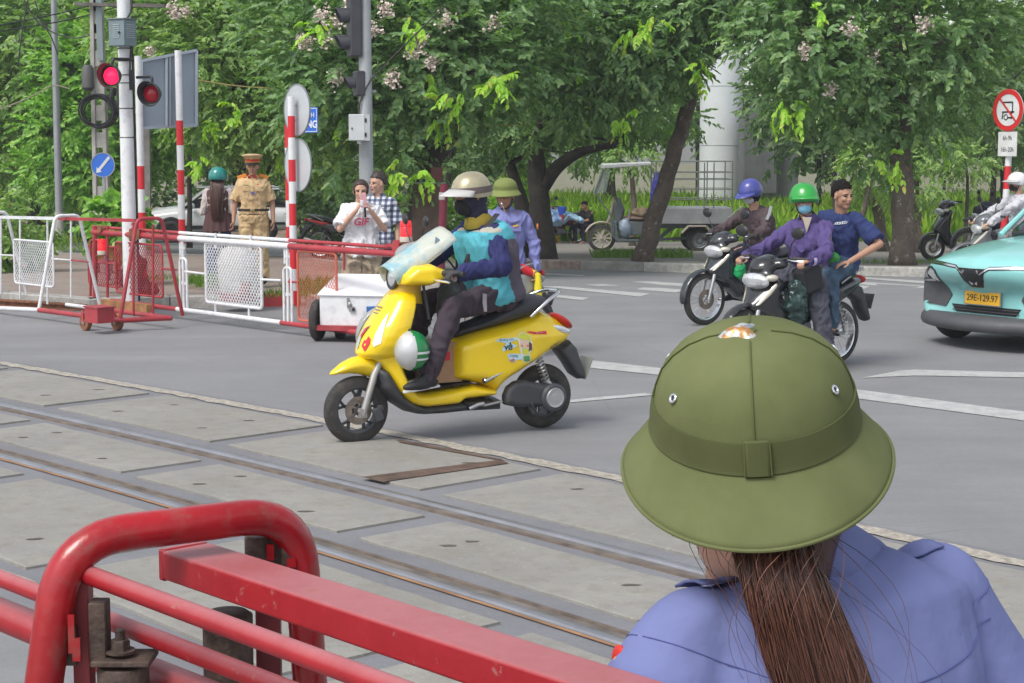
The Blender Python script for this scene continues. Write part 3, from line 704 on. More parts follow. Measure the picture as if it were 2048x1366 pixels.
MB().tube(arc_pts([fa, a_, b_, fb], .085, 9), .0245, 20, caps=True).build('end_frame', M_NRED, nb, world=True, ang=80)
zb_ = 1.41
def NL(px, py, z, s):   # point on a line parallel to the gate
 p = G(px, py, z); return p + hN * s
p0 = (G(318, 1100, zb_) + G(424, 1086, zb_)) / 2; bw = (G(318, 1100, zb_) - G(424, 1086, zb_)).dot(lN); bw = abs(bw)
hb_ = (G(697, 1223, zb_) - G(318, 1100, zb_)); hbm = V(hb_.x, hb_.y, 0).normalized(); lbm = V(-hbm.y, hbm.x, 0)
MB().beam(p0 - V(0, 0, .020), p0 + hbm * 1.9 - V(0, 0, .020), .040, max(.05, bw), up=V(-hbm.y, hbm.x, 0)).build('beam', M_DUSTR, nb, world=True, smooth=True, bevel=.004, bseg=3)
MB().box(p0 - hbm * .006 - V(0, 0, .021), (.014, max(.05, bw) * .96, .044), Matrix.Rotation(math.atan2(hbm.y, hbm.x), 3, 'Z')).build('beam_cap', M_NRED, nb, world=True, bevel=.003)
def line_px(pa, pb, z, r, m, name, back=0., fwd=2.0, n=16):
 a = G(*pa, z); b = G(*pb, z); d = (b - a); d.z = 0; d.normalize()
 return MB().tube([a - d * back, a + d * fwd], r, n).build(name, m, nb, world=True, ang=80)
line_px((172, 1148), (697, 1343), 1.405, .0125, M_DUSTR, 'upper_pipe', 0., 1.9)
line_px((30, 1168), (444, 1329), 1.32, .0125, M_DUSTR, 'lower_pipe', 1.2, 1.9)
line_px((30, 1240), (330, 1362), 1.25, .024, M_DUSTR, 'thick_pipe', 1.2, 1.9, 20)
pz = P(168, 1300, G(172, 1148, 1.405).y + .012)
MB().beam(V(pz.x, pz.y, 1.44), V(pz.x, pz.y, .1), .022, .03, V(0, 1, 0)).build('post', mat('maroon_paint', (.22, .03, .035), .5, var=.3, vscale=10), nb, world=True, smooth=False, bevel=.002)
def at(px, py, Y): return P(px, py, Y)
Yb = pz.y - .02
mb = MB(); c = at(200, 1265, Yb); mb.box(c, (.022, .03, .085)); c2 = at(250, 1316, Yb); mb.box(c2 + V(0, .0, 0), (.075, .06, .008)); mb.box(at(140, 1290, Yb), (.02, .02, .05)); mb.build('bracket', M_DRUST, nb, world=True, bevel=.002)
mb = MB(); c = at(143, 1268, Yb - .03); mb.box(c, (.008, .004, .05)).box(c + V(.006, 0, -.02), (.010, .005, .03)); mb.build('weld_tab', M_NRED, nb, world=True)
mb = MB(); c = at(241, 1304, Yb - .005)
mb.lathe([(.019, 0), (.019, .003), (.0, .004)], c, (0, 0, 1), 20); mb.lathe([(.0125, .003), (.0125, .015), (.011, .017), (0, .017)], c, (0, 0, 1), 6); mb.lathe([(.0065, .015), (.0065, .029), (.005, .03), (0, .03)], c, (0, 0, 1), 14); mb.build('bolt', M_DRUST, nb, world=True)
c = at(246, 1330, Yb); MB().lathe([(.030, 0), (.033, -.004), (.033, -.11), (.030, -.115)], c, (0, 0, 1), 28).build('roller', M_DRUST, nb, world=True)
c = at(455, 1222, b_.y - .04); MB().lathe([(.026, 0), (.034, -.006), (.034, -.14), (.028, -.145)], c, (0, 0, 1), 28).build('roller', M_DRUST, nb, world=True)
c = at(536, 1180, b_.y + .02); MB().beam(V(c.x, c.y, 1.40), V(c.x, c.y, .1), .034, .02, V(0, 1, 0)).build('post', MATS['maroon_paint'], nb, world=True, smooth=False, bevel=.002)
mb = MB(); c = at(518, 1092, b_.y + .0); mb.lathe([(.018, .015), (.020, .012), (.020, -.07), (.018, -.072)], c, (0, 0, 1), 20); mb.build('roller', M_DRUST, nb, world=True)
mb = MB(); mb.box(at(560, 1090, b_.y + .0), (.038, .02, .06)).box(at(577, 1112, b_.y - .015), (.02, .01, .04)); mb.build('bracket', M_DRUST, nb, world=True, bevel=.002)
mb = MB(); mb.box(at(541, 1104, b_.y - .022), (.010, .005, .022)).box(at(583, 1125, b_.y - .02), (.012, .006, .012)); mb.build('weld_tab', M_NRED, nb, world=True)
# ================================================================ poles, signs, signals
def pole(name, label, cat, base, top_px, r0, r1, m, group=None, ht=None, n=18, sub='pole'):
 t = thing(name, label, cat, base, group=group)
 return t
b = G(118, 425) if False else V(*P(118, 425, 36)); b.z = gz(36) 
t = thing('lamp_post', 'thin grey steel lamp post left of the concrete utility pole', 'pole', b)
tp = P(106, -60, 36); MB().tube([b, b.lerp(tp, .5), tp], [.085, .075, .06], 14).build('pole', M_GREY, t, world=True)
MB().cyl(b + V(0, 0, 0), b + V(0, 0, 1.0), .095, .09).build('pole_sleeve', M_CONC, t, world=True)
Yc = 27.; b = P(205, 470, Yc); b.z = gz(Yc) + .0
t = thing('utility_pole', 'tapering grey concrete utility pole with slots and a red and white painted foot', 'utility pole', b)
tp = P(192, -50, Yc); H_ = tp.z - b.z
def up_pt(z): return b.lerp(tp, z / H_)
mb = MB(); ax = V(1, 0, 0)
for sgn in (-1, 1):
 mb.beam(up_pt(0) + ax * sgn * .105, up_pt(H_) + ax * sgn * .06, .06, .16, V(0, 1, 0))
z = .9
while z < H_:
 mb.box(up_pt(z), (.17, .11, .24)); z += .42
mb.box(up_pt(H_ - .35), (.17, .11, 1.1))
mb.build('concrete_shaft', M_CONC, t, world=True, smooth=False, bevel=.006)
MB().box(up_pt(.5), (.36, .24, .5)).build('painted_foot', mat('foot_red', (.38, .14, .13), .85, var=.3, dirt=.5), t, world=True, smooth=False, bevel=.01)
MB().box(up_pt(.95), (.33, .22, .38)).build('painted_foot', mat('foot_white', (.5, .48, .45), .85, var=.2, dirt=.7), t, world=True, smooth=False, bevel=.01)
MB().beam(up_pt(H_ * .72) + V(.06, -.1, 0), up_pt(H_ * .99) + V(.05, -.1, 0), .09, .02, V(0, 1, 0)).build('conduit', mat('grey_green_paint', (.19, .24, .25), .5, dirt=.2), t, world=True, smooth=False)
MB().beam(P(150, 8, Yc - .15), P(330, 12, Yc - .15), .08, .05).build('cross_arm', mat('weathered_steel', (.13, .12, .11), .7, .4, var=.3), t, world=True, smooth=False)
MB().lathe([(.06, 0), (.09, -.05), (.1, -.35), (.05, -.4)], P(175, 130, Yc - .1), (0, 0, 1), 12).build('lamp_housing', mat('dull_dark', (.08, .08, .08), .6), t, world=True)
c = P(196, 222, Yc - .22); t2 = thing('cable_coil', 'coil of thick black cable hanging on the utility pole', 'cable', c)
mb = MB()
for k in range(7): mb.ring(c + V(random.uniform(-.03, .03), random.uniform(-.04, .04), random.uniform(-.02, .02)), (random.uniform(-.1, .1), 1, .08), .235 + random.uniform(-.03, .02), .014, 30, 6, 1.1, 1.)
for k in range(4): mb.tube(arc_pts([P(224, 190 + k * 4, Yc - .2), P(240, 225 + k * 3, Yc - .2), P(264, 236 + k * 2, Yc - .3)], .3), .014, 6)
mb.tube([P(228, 175, Yc - .2), P(220, 205, Yc - .2), P(232, 236, Yc - .2)], .05, 8); mb.build('coil', M_BLACK, t2, world=True)
b = P(240, 470, 34.); b.z = gz(34.); tp = P(296, -80, 34); t = thing('utility_pole', 'grey steel utility pole top and foot seen behind the white signal mast', 'utility pole', V(P(276, 470, 34).x, 34, gz(34)))
x_ = P(282, 20, 34); MB().beam(V(x_.x, 34, gz(34)), V(x_.x + .1, 34, 7), .17, .12, V(0, 1, 0)).build('pole', mat('pole_grey', (.22, .21, .20), .8, var=.2), t, world=True, smooth=False)
# ---- white signal mast
Ym = 20.2; mx_ = P(262, 600, Ym).x; t = thing('signal_mast', 'tall white crossing signal mast with steel bands', 'signal mast', V(mx_, Ym, IZ))
MB().lathe([(.085, IZ), (.083, 1.0), (.078, 2.6), (.073, 4.2)], (0, 0, 0), (0, 0, 1), 24).build('pole', M_WHT, t)
t.location.z = 0
mb = MB()
for py in (97, 122, 150, 166, 217, 275): 
 z = P(262, py, Ym).z; mb.ring((0, 0, z), (0, 0, 1), .079, .006, 24, 6)
 mb.box((.09, -.02, z), (.02, .02, .02))
mb.box((.075, -.03, P(262, 160, Ym).z), (.07, .05, .23)).box((.095, -.045, P(262, 150, Ym).z), (.02, .05, .08)).box((.095, -.045, P(262, 172, Ym).z), (.02, .05, .05)); mb.build('mounting_band', M_BLACK, t)
mb = MB(); mb.tube([V(.08, .03, P(262, 60, Ym).z), V(.085, .04, 2.), V(.09, .04, IZ)], .012, 8).tube([V(-.085, 0, 2.75), V(-.09, 0, 2.45)], .02, 8)
mb.tube([V(.14, -.08, 3.75), V(.10, -.09, 3.5), V(.03, -.1, 3.38), V(.09, -.08, 3.1), V(.07, -.08, 2.8)], .012, 8); mb.build('cable', M_RUB, t)
zb0 = P(262, 66, Ym).z; t3 = thing('relay_box', 'grey-blue louvred metal cabinet strapped to the top of the white mast', 'electrical box', P(248, 66, Ym - .14))
mk_ = mat('cabinet_grey_blue', (.16, .215, .235), .5, var=.08, dirt=.2)
rz_ = R(-28); t3.rotation_euler = (0, 0, rz_)
MB().box((-.02, 0, 0), (.23, .22, .30)).build('cabinet', mk_, t3, smooth=False, bevel=.005)
MB().box((-.02, 0, .158), (.26, .25, .012)).build('lid', mk_, t3, smooth=False)
for (cx, cy, ux) in ((-.02, -.113, 0), (.098, 0, 1)):
 mb = MB()
 for k in range(7): mb.box((cx, cy, .09 - k * .024), (.09, .008, .009) if not ux else (.008, .14, .009))
 mb.build('louvres', mat('louvre_light', (.35, .42, .43), .5), t3, smooth=False)
MB().lathe([(.012, 0), (.012, .02), (0, .022)], (.03, -.112, .0), (0, -1, 0), 10).build('handle', M_BLACK, t3)
def red_signal(px, py, lit, label, armfrom):
 c = P(px, py, Ym - .28); s = thing('signal_light', label, 'signal light', c, group='pair of red crossing lights')
 d = V(-.22, -1, -.02).normalized(); x, y, _ = frame_of(d)
 MB().lathe([(.035, -.10), (.10, -.06), (.118, 0.), (.118, .02), (.108, .022), (.108, .0)], (0, 0, 0), d, 28).build('housing', M_BLACK, s)
 mb = MB(); vs = []; n = 28
 for i in range(n + 1):
  a = -math.pi * .5 + 2 * math.pi * i / n; ln = .05 + .10 * (1 + math.sin(a)) / 2
  for rr, dd in ((.118, .0), (.135, ln), (.131, ln), (.113, .0)):
   vs.append(x * math.cos(a) * rr + V(0, 0, 1) * math.sin(a) * rr * 1.1 + d * dd)
 mb.add(vs, [(i * 4 + j, i * 4 + 4 + j, i * 4 + 4 + (j + 1) % 4, i * 4 + (j + 1) % 4) for i in range(n) for j in range(4)]); mb.build('hood', mat('hood_grey', (.05, .055, .06), .5), s)
 mb = MB(); mb.lathe([(.0, .045), (.05, .038), (.08, .022), (.098, .003)], (0, 0, 0), d, 24, closed=False)
 mb.build('lens', mat('lens_lit' if lit else 'lens_unlit', (.85, .01, .05) if lit else (.22, .005, .012), .2, var=.25, vscale=90, emit=(1., .01, .07), es=1.3 if lit else .04), s)
 MB().tube(arc_pts([V(0, .06, .10), V(0, .06, .20), V(armfrom, .26, .20)], .05), .018, 10).build('arm', M_BLACK, s)
red_signal(223, 152, True, 'lit red crossing light on the left side of the white mast', .2)
red_signal(303, 188, False, 'unlit dark red crossing light on the right arm of the white mast', -.22)
# ---- striped posts
RW = stripes_mat('red_white_bands', (.70, .71, .71), (.62, .02, .03), .86, 0., 'Z', .5)
def spost(px, Y, topz, label, group, period_off=0., cap=.052, whitetop=None, base=None, name='striped_post', r=.052):
 b = V(P(px, 600, Y).x, Y, base if base is not None else gz(Y)); s = thing(name, label, 'post', b, group=group)
 m = stripes_mat('bands_%d' % len(MATS), (.70, .71, .71), (.62, .02, .03), .86, period_off, 'Z', .5)
 if whitetop is None: MB().cyl((0, 0, 0), (0, 0, topz - b.z), r, n=18).build('post_tube', m, s)
 else:
  MB().cyl((0, 0, 0), (0, 0, whitetop - b.z), r, n=18).build('post_tube', m, s); MB().cyl((0, 0, whitetop - b.z), (0, 0, topz - b.z), r * .999, n=18).build('post_top', M_WHT, s)
 return s
def zpx(py, Y): return P(0, py, Y).z
Y1 = 20.9; Y2 = 21.3
s = spost(288, Y1, zpx(112, Y1), 'striped post of the big grey sign, just right of the white mast', 'striped posts of the big sign', 0, base=IZ, whitetop=zpx(328, Y1), r=.043)
s = spost(367, Y2, zpx(101, Y2), 'right striped post holding the back of the big grey sign', 'striped posts of the big sign', 0, base=IZ, whitetop=zpx(240, Y2), r=.043)
def phase(matn, z_red_top, base, per=.86):
 m = bpy.data.materials[matn]
 for nd in m.node_tree.nodes:
  if nd.type == 'MATH' and nd.operation == 'ADD': nd.inputs[1].default_value = per * .5 - (z_red_top - base) + 1000 * per
  if nd.type == 'MATH' and nd.operation == 'MODULO': nd.inputs[1].default_value = per
  if nd.type == 'MATH' and nd.operation == 'LESS_THAN': nd.inputs[1].default_value = per * .5
names = [k for k in MATS if k.startswith('bands_')]
phase(names[0], zpx(332, Y1), IZ, .565); phase(names[1], zpx(241, Y2), IZ, .61)
t = thing('big_sign', 'back of a large grey-blue rectangular road sign between two striped posts', 'sign', P(340, 180, 21.25))
M_BACK = mat('sign_back', (.27, .32, .38), .45, .2, var=.06, vscale=2)
c = [P(284, 122, 21.2), P(394, 101, 21.6), P(394, 251, 21.6), P(284, 256, 21.2)]
mb = MB(); n_ = V(0, .012, 0); mb.add(c + [p + n_ for p in c], [(0, 3, 2, 1), (4, 5, 6, 7), (0, 1, 5, 4), (1, 2, 6, 5), (2, 3, 7, 6), (3, 0, 4, 7)]); mb.build('panel', M_BACK, t, world=True, smooth=False)
mb = MB(); pr = [c[0], c[1], c[2], c[3]]
for a, b in ((0, 1), (1, 2), (2, 3), (3, 0)): mb.beam(pr[a] + V(0, -.02, 0), pr[b] + V(0, -.02, 0), .035, .035, V(0, 1, 0))
mb.beam(c[0].lerp(c[1], .45) + V(0, -.02, 0), c[3].lerp(c[2], .45) + V(0, -.02, 0), .03, .03, V(0, 1, 0)).beam(c[0].lerp(c[1], .45) + V(.04, -.005, 0), c[3].lerp(c[2], .45) + V(.04, -.005, 0), .012, .012, V(0, 1, 0))
mb.build('rear_frame', mat('sign_frame', (.33, .38, .43), .45, .3), t, world=True, smooth=False)
Y3 = 19.8
s = spost(588, Y3, zpx(193, Y3), 'nearer striped post, carrying two round signs seen from behind', 'striped posts of the round signs', 0, base=IZ, whitetop=zpx(232, Y3), r=.042)
s2 = spost(581, Y3 + 1.2, zpx(250, Y3 + 1.2), 'striped post half hidden behind the round signs', 'striped posts of the round signs', 0, base=IZ, r=.042)
names = [k for k in MATS if k.startswith('bands_')]; phase(names[2], zpx(231, Y3), IZ, .505); phase(names[3], zpx(240, Y3), IZ, .64)
def disc(name, label, c, r, d, m, cat='sign', group=None, extra=None):
 s = thing(name, label, cat, c, group=group); MB().lathe([(0, -.003), (r, -.003), (r, .003), (0, .003)], (0, 0, 0), d, 48).build('disc', m, s)
 x, y, dd = frame_of(d)
 MB().lathe([(r - .012, -.008), (r, -.008), (r, .008), (r - .012, .008)], (0, 0, 0), d, 48, closed=False).build('rim', M_GREY, s)
 return s
dd = V(.80, .6, 0)
M_SB = mat('round_sign_back', (.50, .53, .55), .5, .1, var=.1, vscale=3, dirt=.15)
s = disc('round_sign', 'upper grey back of a round road sign on a striped post', P(594, 220, Y3 + .06), .30, dd, M_SB, group='round signs seen from behind')
MB().box((-.03, -.03, .05), (.05, .03, .03)).box((-.03, -.03, -.12), (.05, .03, .03)).build('clamp', M_STEEL, s)
s = disc('round_sign', 'lower grey back of a round road sign with a faint red patch', P(596, 330, Y3 + .06), .31, dd, M_SB, group='round signs seen from behind')
MB().prism([(-.05, -.09), (.07, -.09), (.07, .09), (-.05, .09)], dd * -.005 + V(.03, .02, 0), V(-dd.y, dd.x, 0), (0, 0, 1), .003).build('red_patch', mat('pinkish_patch', (.48, .33, .34), .6), s)
t = thing('blue_sign', 'small blue street sign with white lettering behind the round signs', 'sign', P(620, 240, 22.5))
c = P(614, 240, 22.5); ux, uy = V(.8, -.6, 0), V(0, 0, 1)
MB().prism([(-.22, -.165), (.14, -.165), (.14, .165), (-.22, .165)], (0, 0, 0), ux, uy, .01).build('panel', mat('sign_blue', (.02, .13, .55), .4, var=.05), t, smooth=False)
mb = MB()
for a, b, w, h in ((-.04, .15, .34, .008), (-.04, -.15, .34, .008), (.125, 0, .008, .3)): mb.prism([(a - w / 2, b - h / 2), (a + w / 2, b - h / 2), (a + w / 2, b + h / 2), (a - w / 2, b + h / 2)], (0, 0, 0), ux, uy, .016)
mb.build('border', M_WHT, t, smooth=False)
nrm = ux.cross(uy) * 1
text('ÀNG', .13, face_M(nrm * .009 + ux * .0 + uy * -.06, ux, uy), M_WHT, 'lettering', t, .002, bold=.003); text('NH', .09, face_M(nrm * .009 + ux * .02 + uy * .06, ux, uy), M_WHT, 'lettering', t, .002)
c = P(206, 330, 24.5); d = V(-.12, -1, 0); t = disc('arrow_sign', 'round blue sign with a white arrow pointing down to the left', c, .178, d, MATS['sign_blue'])
ux = V(1, -.12, 0).normalized(); uy = V(0, 0, 1)
def rot2(pts, a): return [(x * math.cos(a) - y * math.sin(a), x * math.sin(a) + y * math.cos(a)) for x, y in pts]
ar = rot2([(-.15, 0), (-.085, .05), (-.085, .02), (.15, .02), (.15, -.02), (-.085, -.02), (-.085, -.05)], R(49))
mb = MB(); mb.prism(ar, V(0, -.008, 0), ux, uy, .004); mb.build('arrow', mat('arrow_grey', (.55, .57, .58), .5), t, smooth=False)
MB().beam(V(0, .02, 0), V(0, .02, -1), .04, .04).build('stem', M_GREY, t, smooth=False)
# ---- traffic signal pole
Yt = 20.6; xb = P(735, 600, Yt).x; t = thing('signal_pole', 'grey galvanised traffic signal pole behind the couple', 'pole', V(xb, Yt, 0))
MB().lathe([(.105, 0), (.085, 1.8), (.082, 2.3), (.067, 4.3)], (0, 0, 0), (0, 0, 1), 24).build('pole', mat('galvanised', (.40, .42, .43), .5, .3, var=.12, vscale=3, dirt=.3), t)
mb = MB(); mb.tube([V(-.085, -.05, zpx(236, Yt)), V(-.06, -.09, zpx(205, Yt)), V(.02, -.09, zpx(175, Yt)), V(.09, -.04, zpx(155, Yt))], .01, 6)
mb.tube([V(.09, -.02, zpx(155, Yt)), V(.35, 0, zpx(110, Yt)), V(.95, .1, zpx(10, Yt))], .01, 6); mb.build('cable', M_RUB, t)
def veh_signal(px, top, bot, label, n, face, sc=1.):
 c = P(px, (top + bot) / 2, Yt - .02); s = thing('traffic_light', label, 'traffic light', c); h = zpx(top, Yt) - zpx(bot, Yt); m = mat('signal_charcoal', (.045, .047, .055), .5, var=.15)
 fx = V(face, -.3, 0).normalized(); a = math.atan2(fx.y, fx.x); rt_ = Matrix.Rotation(a, 3, 'Z')
 MB().box((0, 0, 0), (.14 * sc, .24 * sc, h), rt_).build('housing', m, s, smooth=False, bevel=.015)
 for i in range(n):
  z = h / 2 - h * (i + .5) / n; f = rt_ @ V(1, 0, 0); mb = MB(); vs = []; k = 18
  x, y, _ = frame_of(f)
  sd = V(-f.y, f.x, 0)
  for q in range(k + 1):
   an = -.25 * math.pi + 1.5 * math.pi * q / k
   for rr, l_ in ((.10, .05), (.098, .23 if True else 0), (.09, .23), (.092, .05)):
    vs.append(V(0, 0, z) + sd * math.cos(an) * rr * sc + V(0, 0, 1) * math.sin(an) * rr * sc + f * (l_ * sc + (.0 if l_ < .1 else -.08 * (1 - math.sin(an)) * .5 * sc)))
  mb.add(vs, [(q * 4 + j, q * 4 + 4 + j, q * 4 + 4 + (j + 1) % 4, q * 4 + (j + 1) % 4) for q in range(k) for j in range(4)]); mb.build('visor', m, s)
  MB().lathe([(0, .012), (.06, .01), (.085, 0)], V(0, 0, z) + f * .07 * sc, f, 20, closed=False).build('lens', mat('dark_lens', (.03, .03, .035), .2), s)
 MB().box((.1, .06, h * .3), (.2, .03, .03)).box((.1, .06, -h * .3), (.2, .03, .03)).build('bracket', M_GREY, s, smooth=False)
veh_signal(708, -48, 114, 'dark three-lamp traffic light with visors on the signal pole', 3, -1)
veh_signal(718, 142, 192, 'small dark pedestrian signal below the traffic light', 1, -.9, .8)
t = thing('junction_box', 'light grey metal junction box on the signal pole', 'electrical box', P(718, 255, Yt - .17))
MB().box((-.02, 0, 0), (.19, .16, .31)).build('cabinet', mat('box_light', (.58, .60, .60), .45, var=.04, dirt=.15), t, smooth=False, bevel=.008)
MB().box((.105, -.01, 0), (.06, .14, .31)).build('hinge_side', mat('box_side', (.45, .47, .48), .45), t, smooth=False)
MB().box((.085, -.085, .085), (.022, .012, .045)).box((.085, -.085, -.085), (.022, .012, .045)).box((-.075, -.085, -.01), (.014, .012, .02)).build('hinge', M_BLACK, t, smooth=False)
MB().cyl((.0, 0, -.155), (.0, 0, -.19), .025).build('gland', M_WHT, t)
# ---- no-cart sign on the right
Ys = 27.; xb = P(2003, 500, Ys).x; zb1 = gz(Ys) + .14
t = thing('striped_post', 'striped post carrying the crossed-out cart sign beside the teal car', 'post', V(xb, Ys, zb1)); m = stripes_mat('bands_x', (.70, .71, .71), (.62, .02, .03), .55, 0, 'Z', .5); phase('bands_x', zpx(313, Ys) - .15, zb1, .72)
MB().tube([V(0, 0, 0), V(.10, 0, zpx(180, Ys) - zb1)], .05, 16).build('post_tube', m, t)
c = P(2017, 220, Ys - .08); d = V(-.88, -.47, 0).normalized(); t = thing('prohibition_sign', 'round white sign with a red rim and a crossed-out cart symbol', 'sign', c)
x, y, _ = frame_of(d); rs = .325
MB().lathe([(0, 0), (rs, 0), (rs, .01), (0, .01)], (0, 0, 0), d, 48).build('disc', mat('sign_white', (.72, .73, .73), .5, dirt=.1), t)
MB().lathe([(rs * .76, .011), (rs, .011), (rs, .016), (rs * .76, .016)], (0, 0, 0), d, 48, closed=False).build('red_rim', mat('sign_red', (.62, .03, .03), .45), t)
ux = V(-d.y, d.x, 0) * 1; ux = ux if ux.x > 0 else -ux; uy = V(0, 0, 1)
def bar(mb, x0, y0, x1, y1, w=.022, o=d * .014): mb.beam(ux * x0 + uy * y0 + o, ux * x1 + uy * y1 + o, w, .003, d)
mb = MB(); bar(mb, -.12, .12, .10, .12); bar(mb, .10, .12, .10, -.05); bar(mb, -.12, -.03, .14, -.03); bar(mb, -.10, -.03, -.12, -.14); bar(mb, .08, -.03, .08, -.14); bar(mb, .0, -.12, .14, -.12); mb.ring(ux * -.04 + uy * -.11 + d * .014, d, .04, .008, 16, 5); mb.build('cart_symbol', M_BLACK, t, smooth=False)
mb = MB(); bar(mb, -.19, .19, .19, -.19, .03, d * .018); mb.build('red_slash', MATS['sign_red'], t, smooth=False)
c = P(2015, 288, Ys - .08); t = thing('time_plate', 'white plate with hours 06h-09h and 16h-20h under the round sign', 'sign', c)
MB().prism([(-.20, -.19), (.20, -.19), (.20, .19), (-.20, .19)], (0, 0, 0), ux, uy, .01).build('panel', MATS['sign_white'], t, smooth=False)
nn = d
for s_, z in (('6h-9h', .09), ('16h-20h', -.09)):
 text(s_, .105, face_M(nn * .007 + uy * z, ux, uy), M_BLACK, 'lettering', t, .001, sx=.82)
Yq = 23.5; b = V(P(880, 460, Yq).x, Yq, 0); t = thing('bollard', 'dark maroon steel post with a pale band behind the yellow scooter rider', 'post', b)
MB().tube([(0, 0, 0), (.06, 0, zpx(368, Yq))], .055, 16).build('post_tube', mat('maroon', (.16, .015, .035), .5, var=.15), t); z = zpx(392, Yq)
MB().lathe([(.058, -.05), (.058, .05)], (.045, 0, z), (0.04, 0, 1), 16).build('band', mat('band_grey', (.4, .38, .35), .6), t)
c = P(853, 385, 26.5); t = thing('board', 'brown rusty board standing among the trees behind the maroon post', 'board', c); MB().box((0, 0, -.35), (.46, .03, .95)).build('panel', mat('brown_board', (.10, .065, .05), .8, var=.3), t, smooth=False)
MB().box((.16, 0, .28), (.18, .03, .22)).build('small_panel', mat('dark_red_panel', (.16, .05, .05), .7), t, smooth=False); MB().box((.05, -.02, .15), (.5, .03, .02)).build('ledge', M_GREY, t, smooth=False)
def wire(pts, label, m=M_BLACK, r=.012):
 o = MB().tube(arc_pts([P(*p) for p in pts], 1.5, 6), r, 5).build('wire', m); tag(o, label, 'wire'); return o
wire([(-60, 62, 30), (120, 28, 31), (330, -30, 33)], 'upper dark overhead wire crossing the top left corner')
wire([(-60, 70, 30), (130, 44, 31), (330, -14, 33)], 'second dark overhead wire crossing the top left corner')
wire([(38, -20, 29), (70, 40, 29), (98, 62, 29), (116, 110, 29)], 'steep dark wire running down beside the lamp post')
wire([(60, -20, 29), (44, 60, 29), (36, 130, 29)], 'thin dark wire hanging left of the lamp post')
wire([(70, 2, 29), (90, 62, 29), (150, 78, 29), (180, 70, 29)], 'thin sagging wire between lamp post and utility pole')
M_YW = mat('ochre_wire', (.32, .25, .07), .6); 
wire([(-20, 225, 32), (50, 200, 32), (108, 168, 32), (140, 178, 32)], 'pale rope strung between the left trees', mat('pale_wire', (.25, .22, .16), .7), .013)
wire([(395, 160, 30), (470, 172, 30), (560, 178, 30)], 'thin ochre wire left of the round signs', M_YW, .010)
wire([(630, 298, 30), (680, 290, 30), (760, 258, 30)], 'thin ochre wire passing behind the junction box', M_YW, .010)
wire([(870, 232, 30), (950, 250, 30), (1050, 250, 30), (1120, 240, 30), (1340, 170, 30)], 'long ochre wire sagging between the middle trees', M_YW, .010)
wire([(1480, 150, 32), (1570, 195, 32), (1700, 225, 32)], 'thin ochre wire right of the concrete pillar', M_YW, .010)
Yp = 62.; t = thing('concrete_pillar', 'tall pale grey concrete viaduct pillar rising behind the cargo tricycle', 'pillar', V(P(1440, 400, Yp).x, Yp, gz(Yp)))
mb = MB(); rx = 42 / F * Yp
mb.tube([(0, 0, 0), (0, 0, 12.)], rx, 40); mb.build('shaft', mat('pillar_concrete', (.66, .68, .70), .85, var=.06, vscale=.8, dirt=.08), t, ang=60)
z = gz(Yp)
mb = MB()
for k in range(6): mb.ring((0, 0, 1.2 + 2.1 * k), (0, 0, 1), rx + .0, .012, 40, 5)
mb.build('joint', mat('joint_grey', (.33, .34, .35), .9), t)
t = thing('metal_shed', 'grey corrugated metal shed seen through the leaves beside the pillar', 'shed', V(P(1530, 400, 60).x, 60, gz(60)))
mb = MB(); x0, x1 = P(1482, 300, 60).x - t.location.x, P(1548, 300, 60).x - t.location.x; zt, zb2 = P(0, 215, 60).z - t.location.z, P(0, 385, 60).z - t.location.z
mb.box(((x0 + x1) / 2, 0, (zt + zb2) / 2), (x1 - x0, 1.5, zt - zb2)); mb.box(((x0 + x1) / 2 + .9, .8, (zt + zb2) / 2 - .3), (1.1, 1.5, zt - zb2 - .2)); mb.build('walls', mat('shed_grey', (.16, .165, .17), .7, var=.15, vscale=3), t, smooth=False)
mb = MB()
for k in range(14): mb.box((x0 + (x1 - x0) * (k + .5) / 14, -.76, (zt + zb2) / 2), (.03, .03, zt - zb2))
mb.build('ribs', MATS['shed_grey'], t, smooth=False)
for xx in (x0 + .2, x1 - .2): MB().cyl((xx, 0, 0), (xx, 0, zb2), .08).build('leg', M_GREY, t)
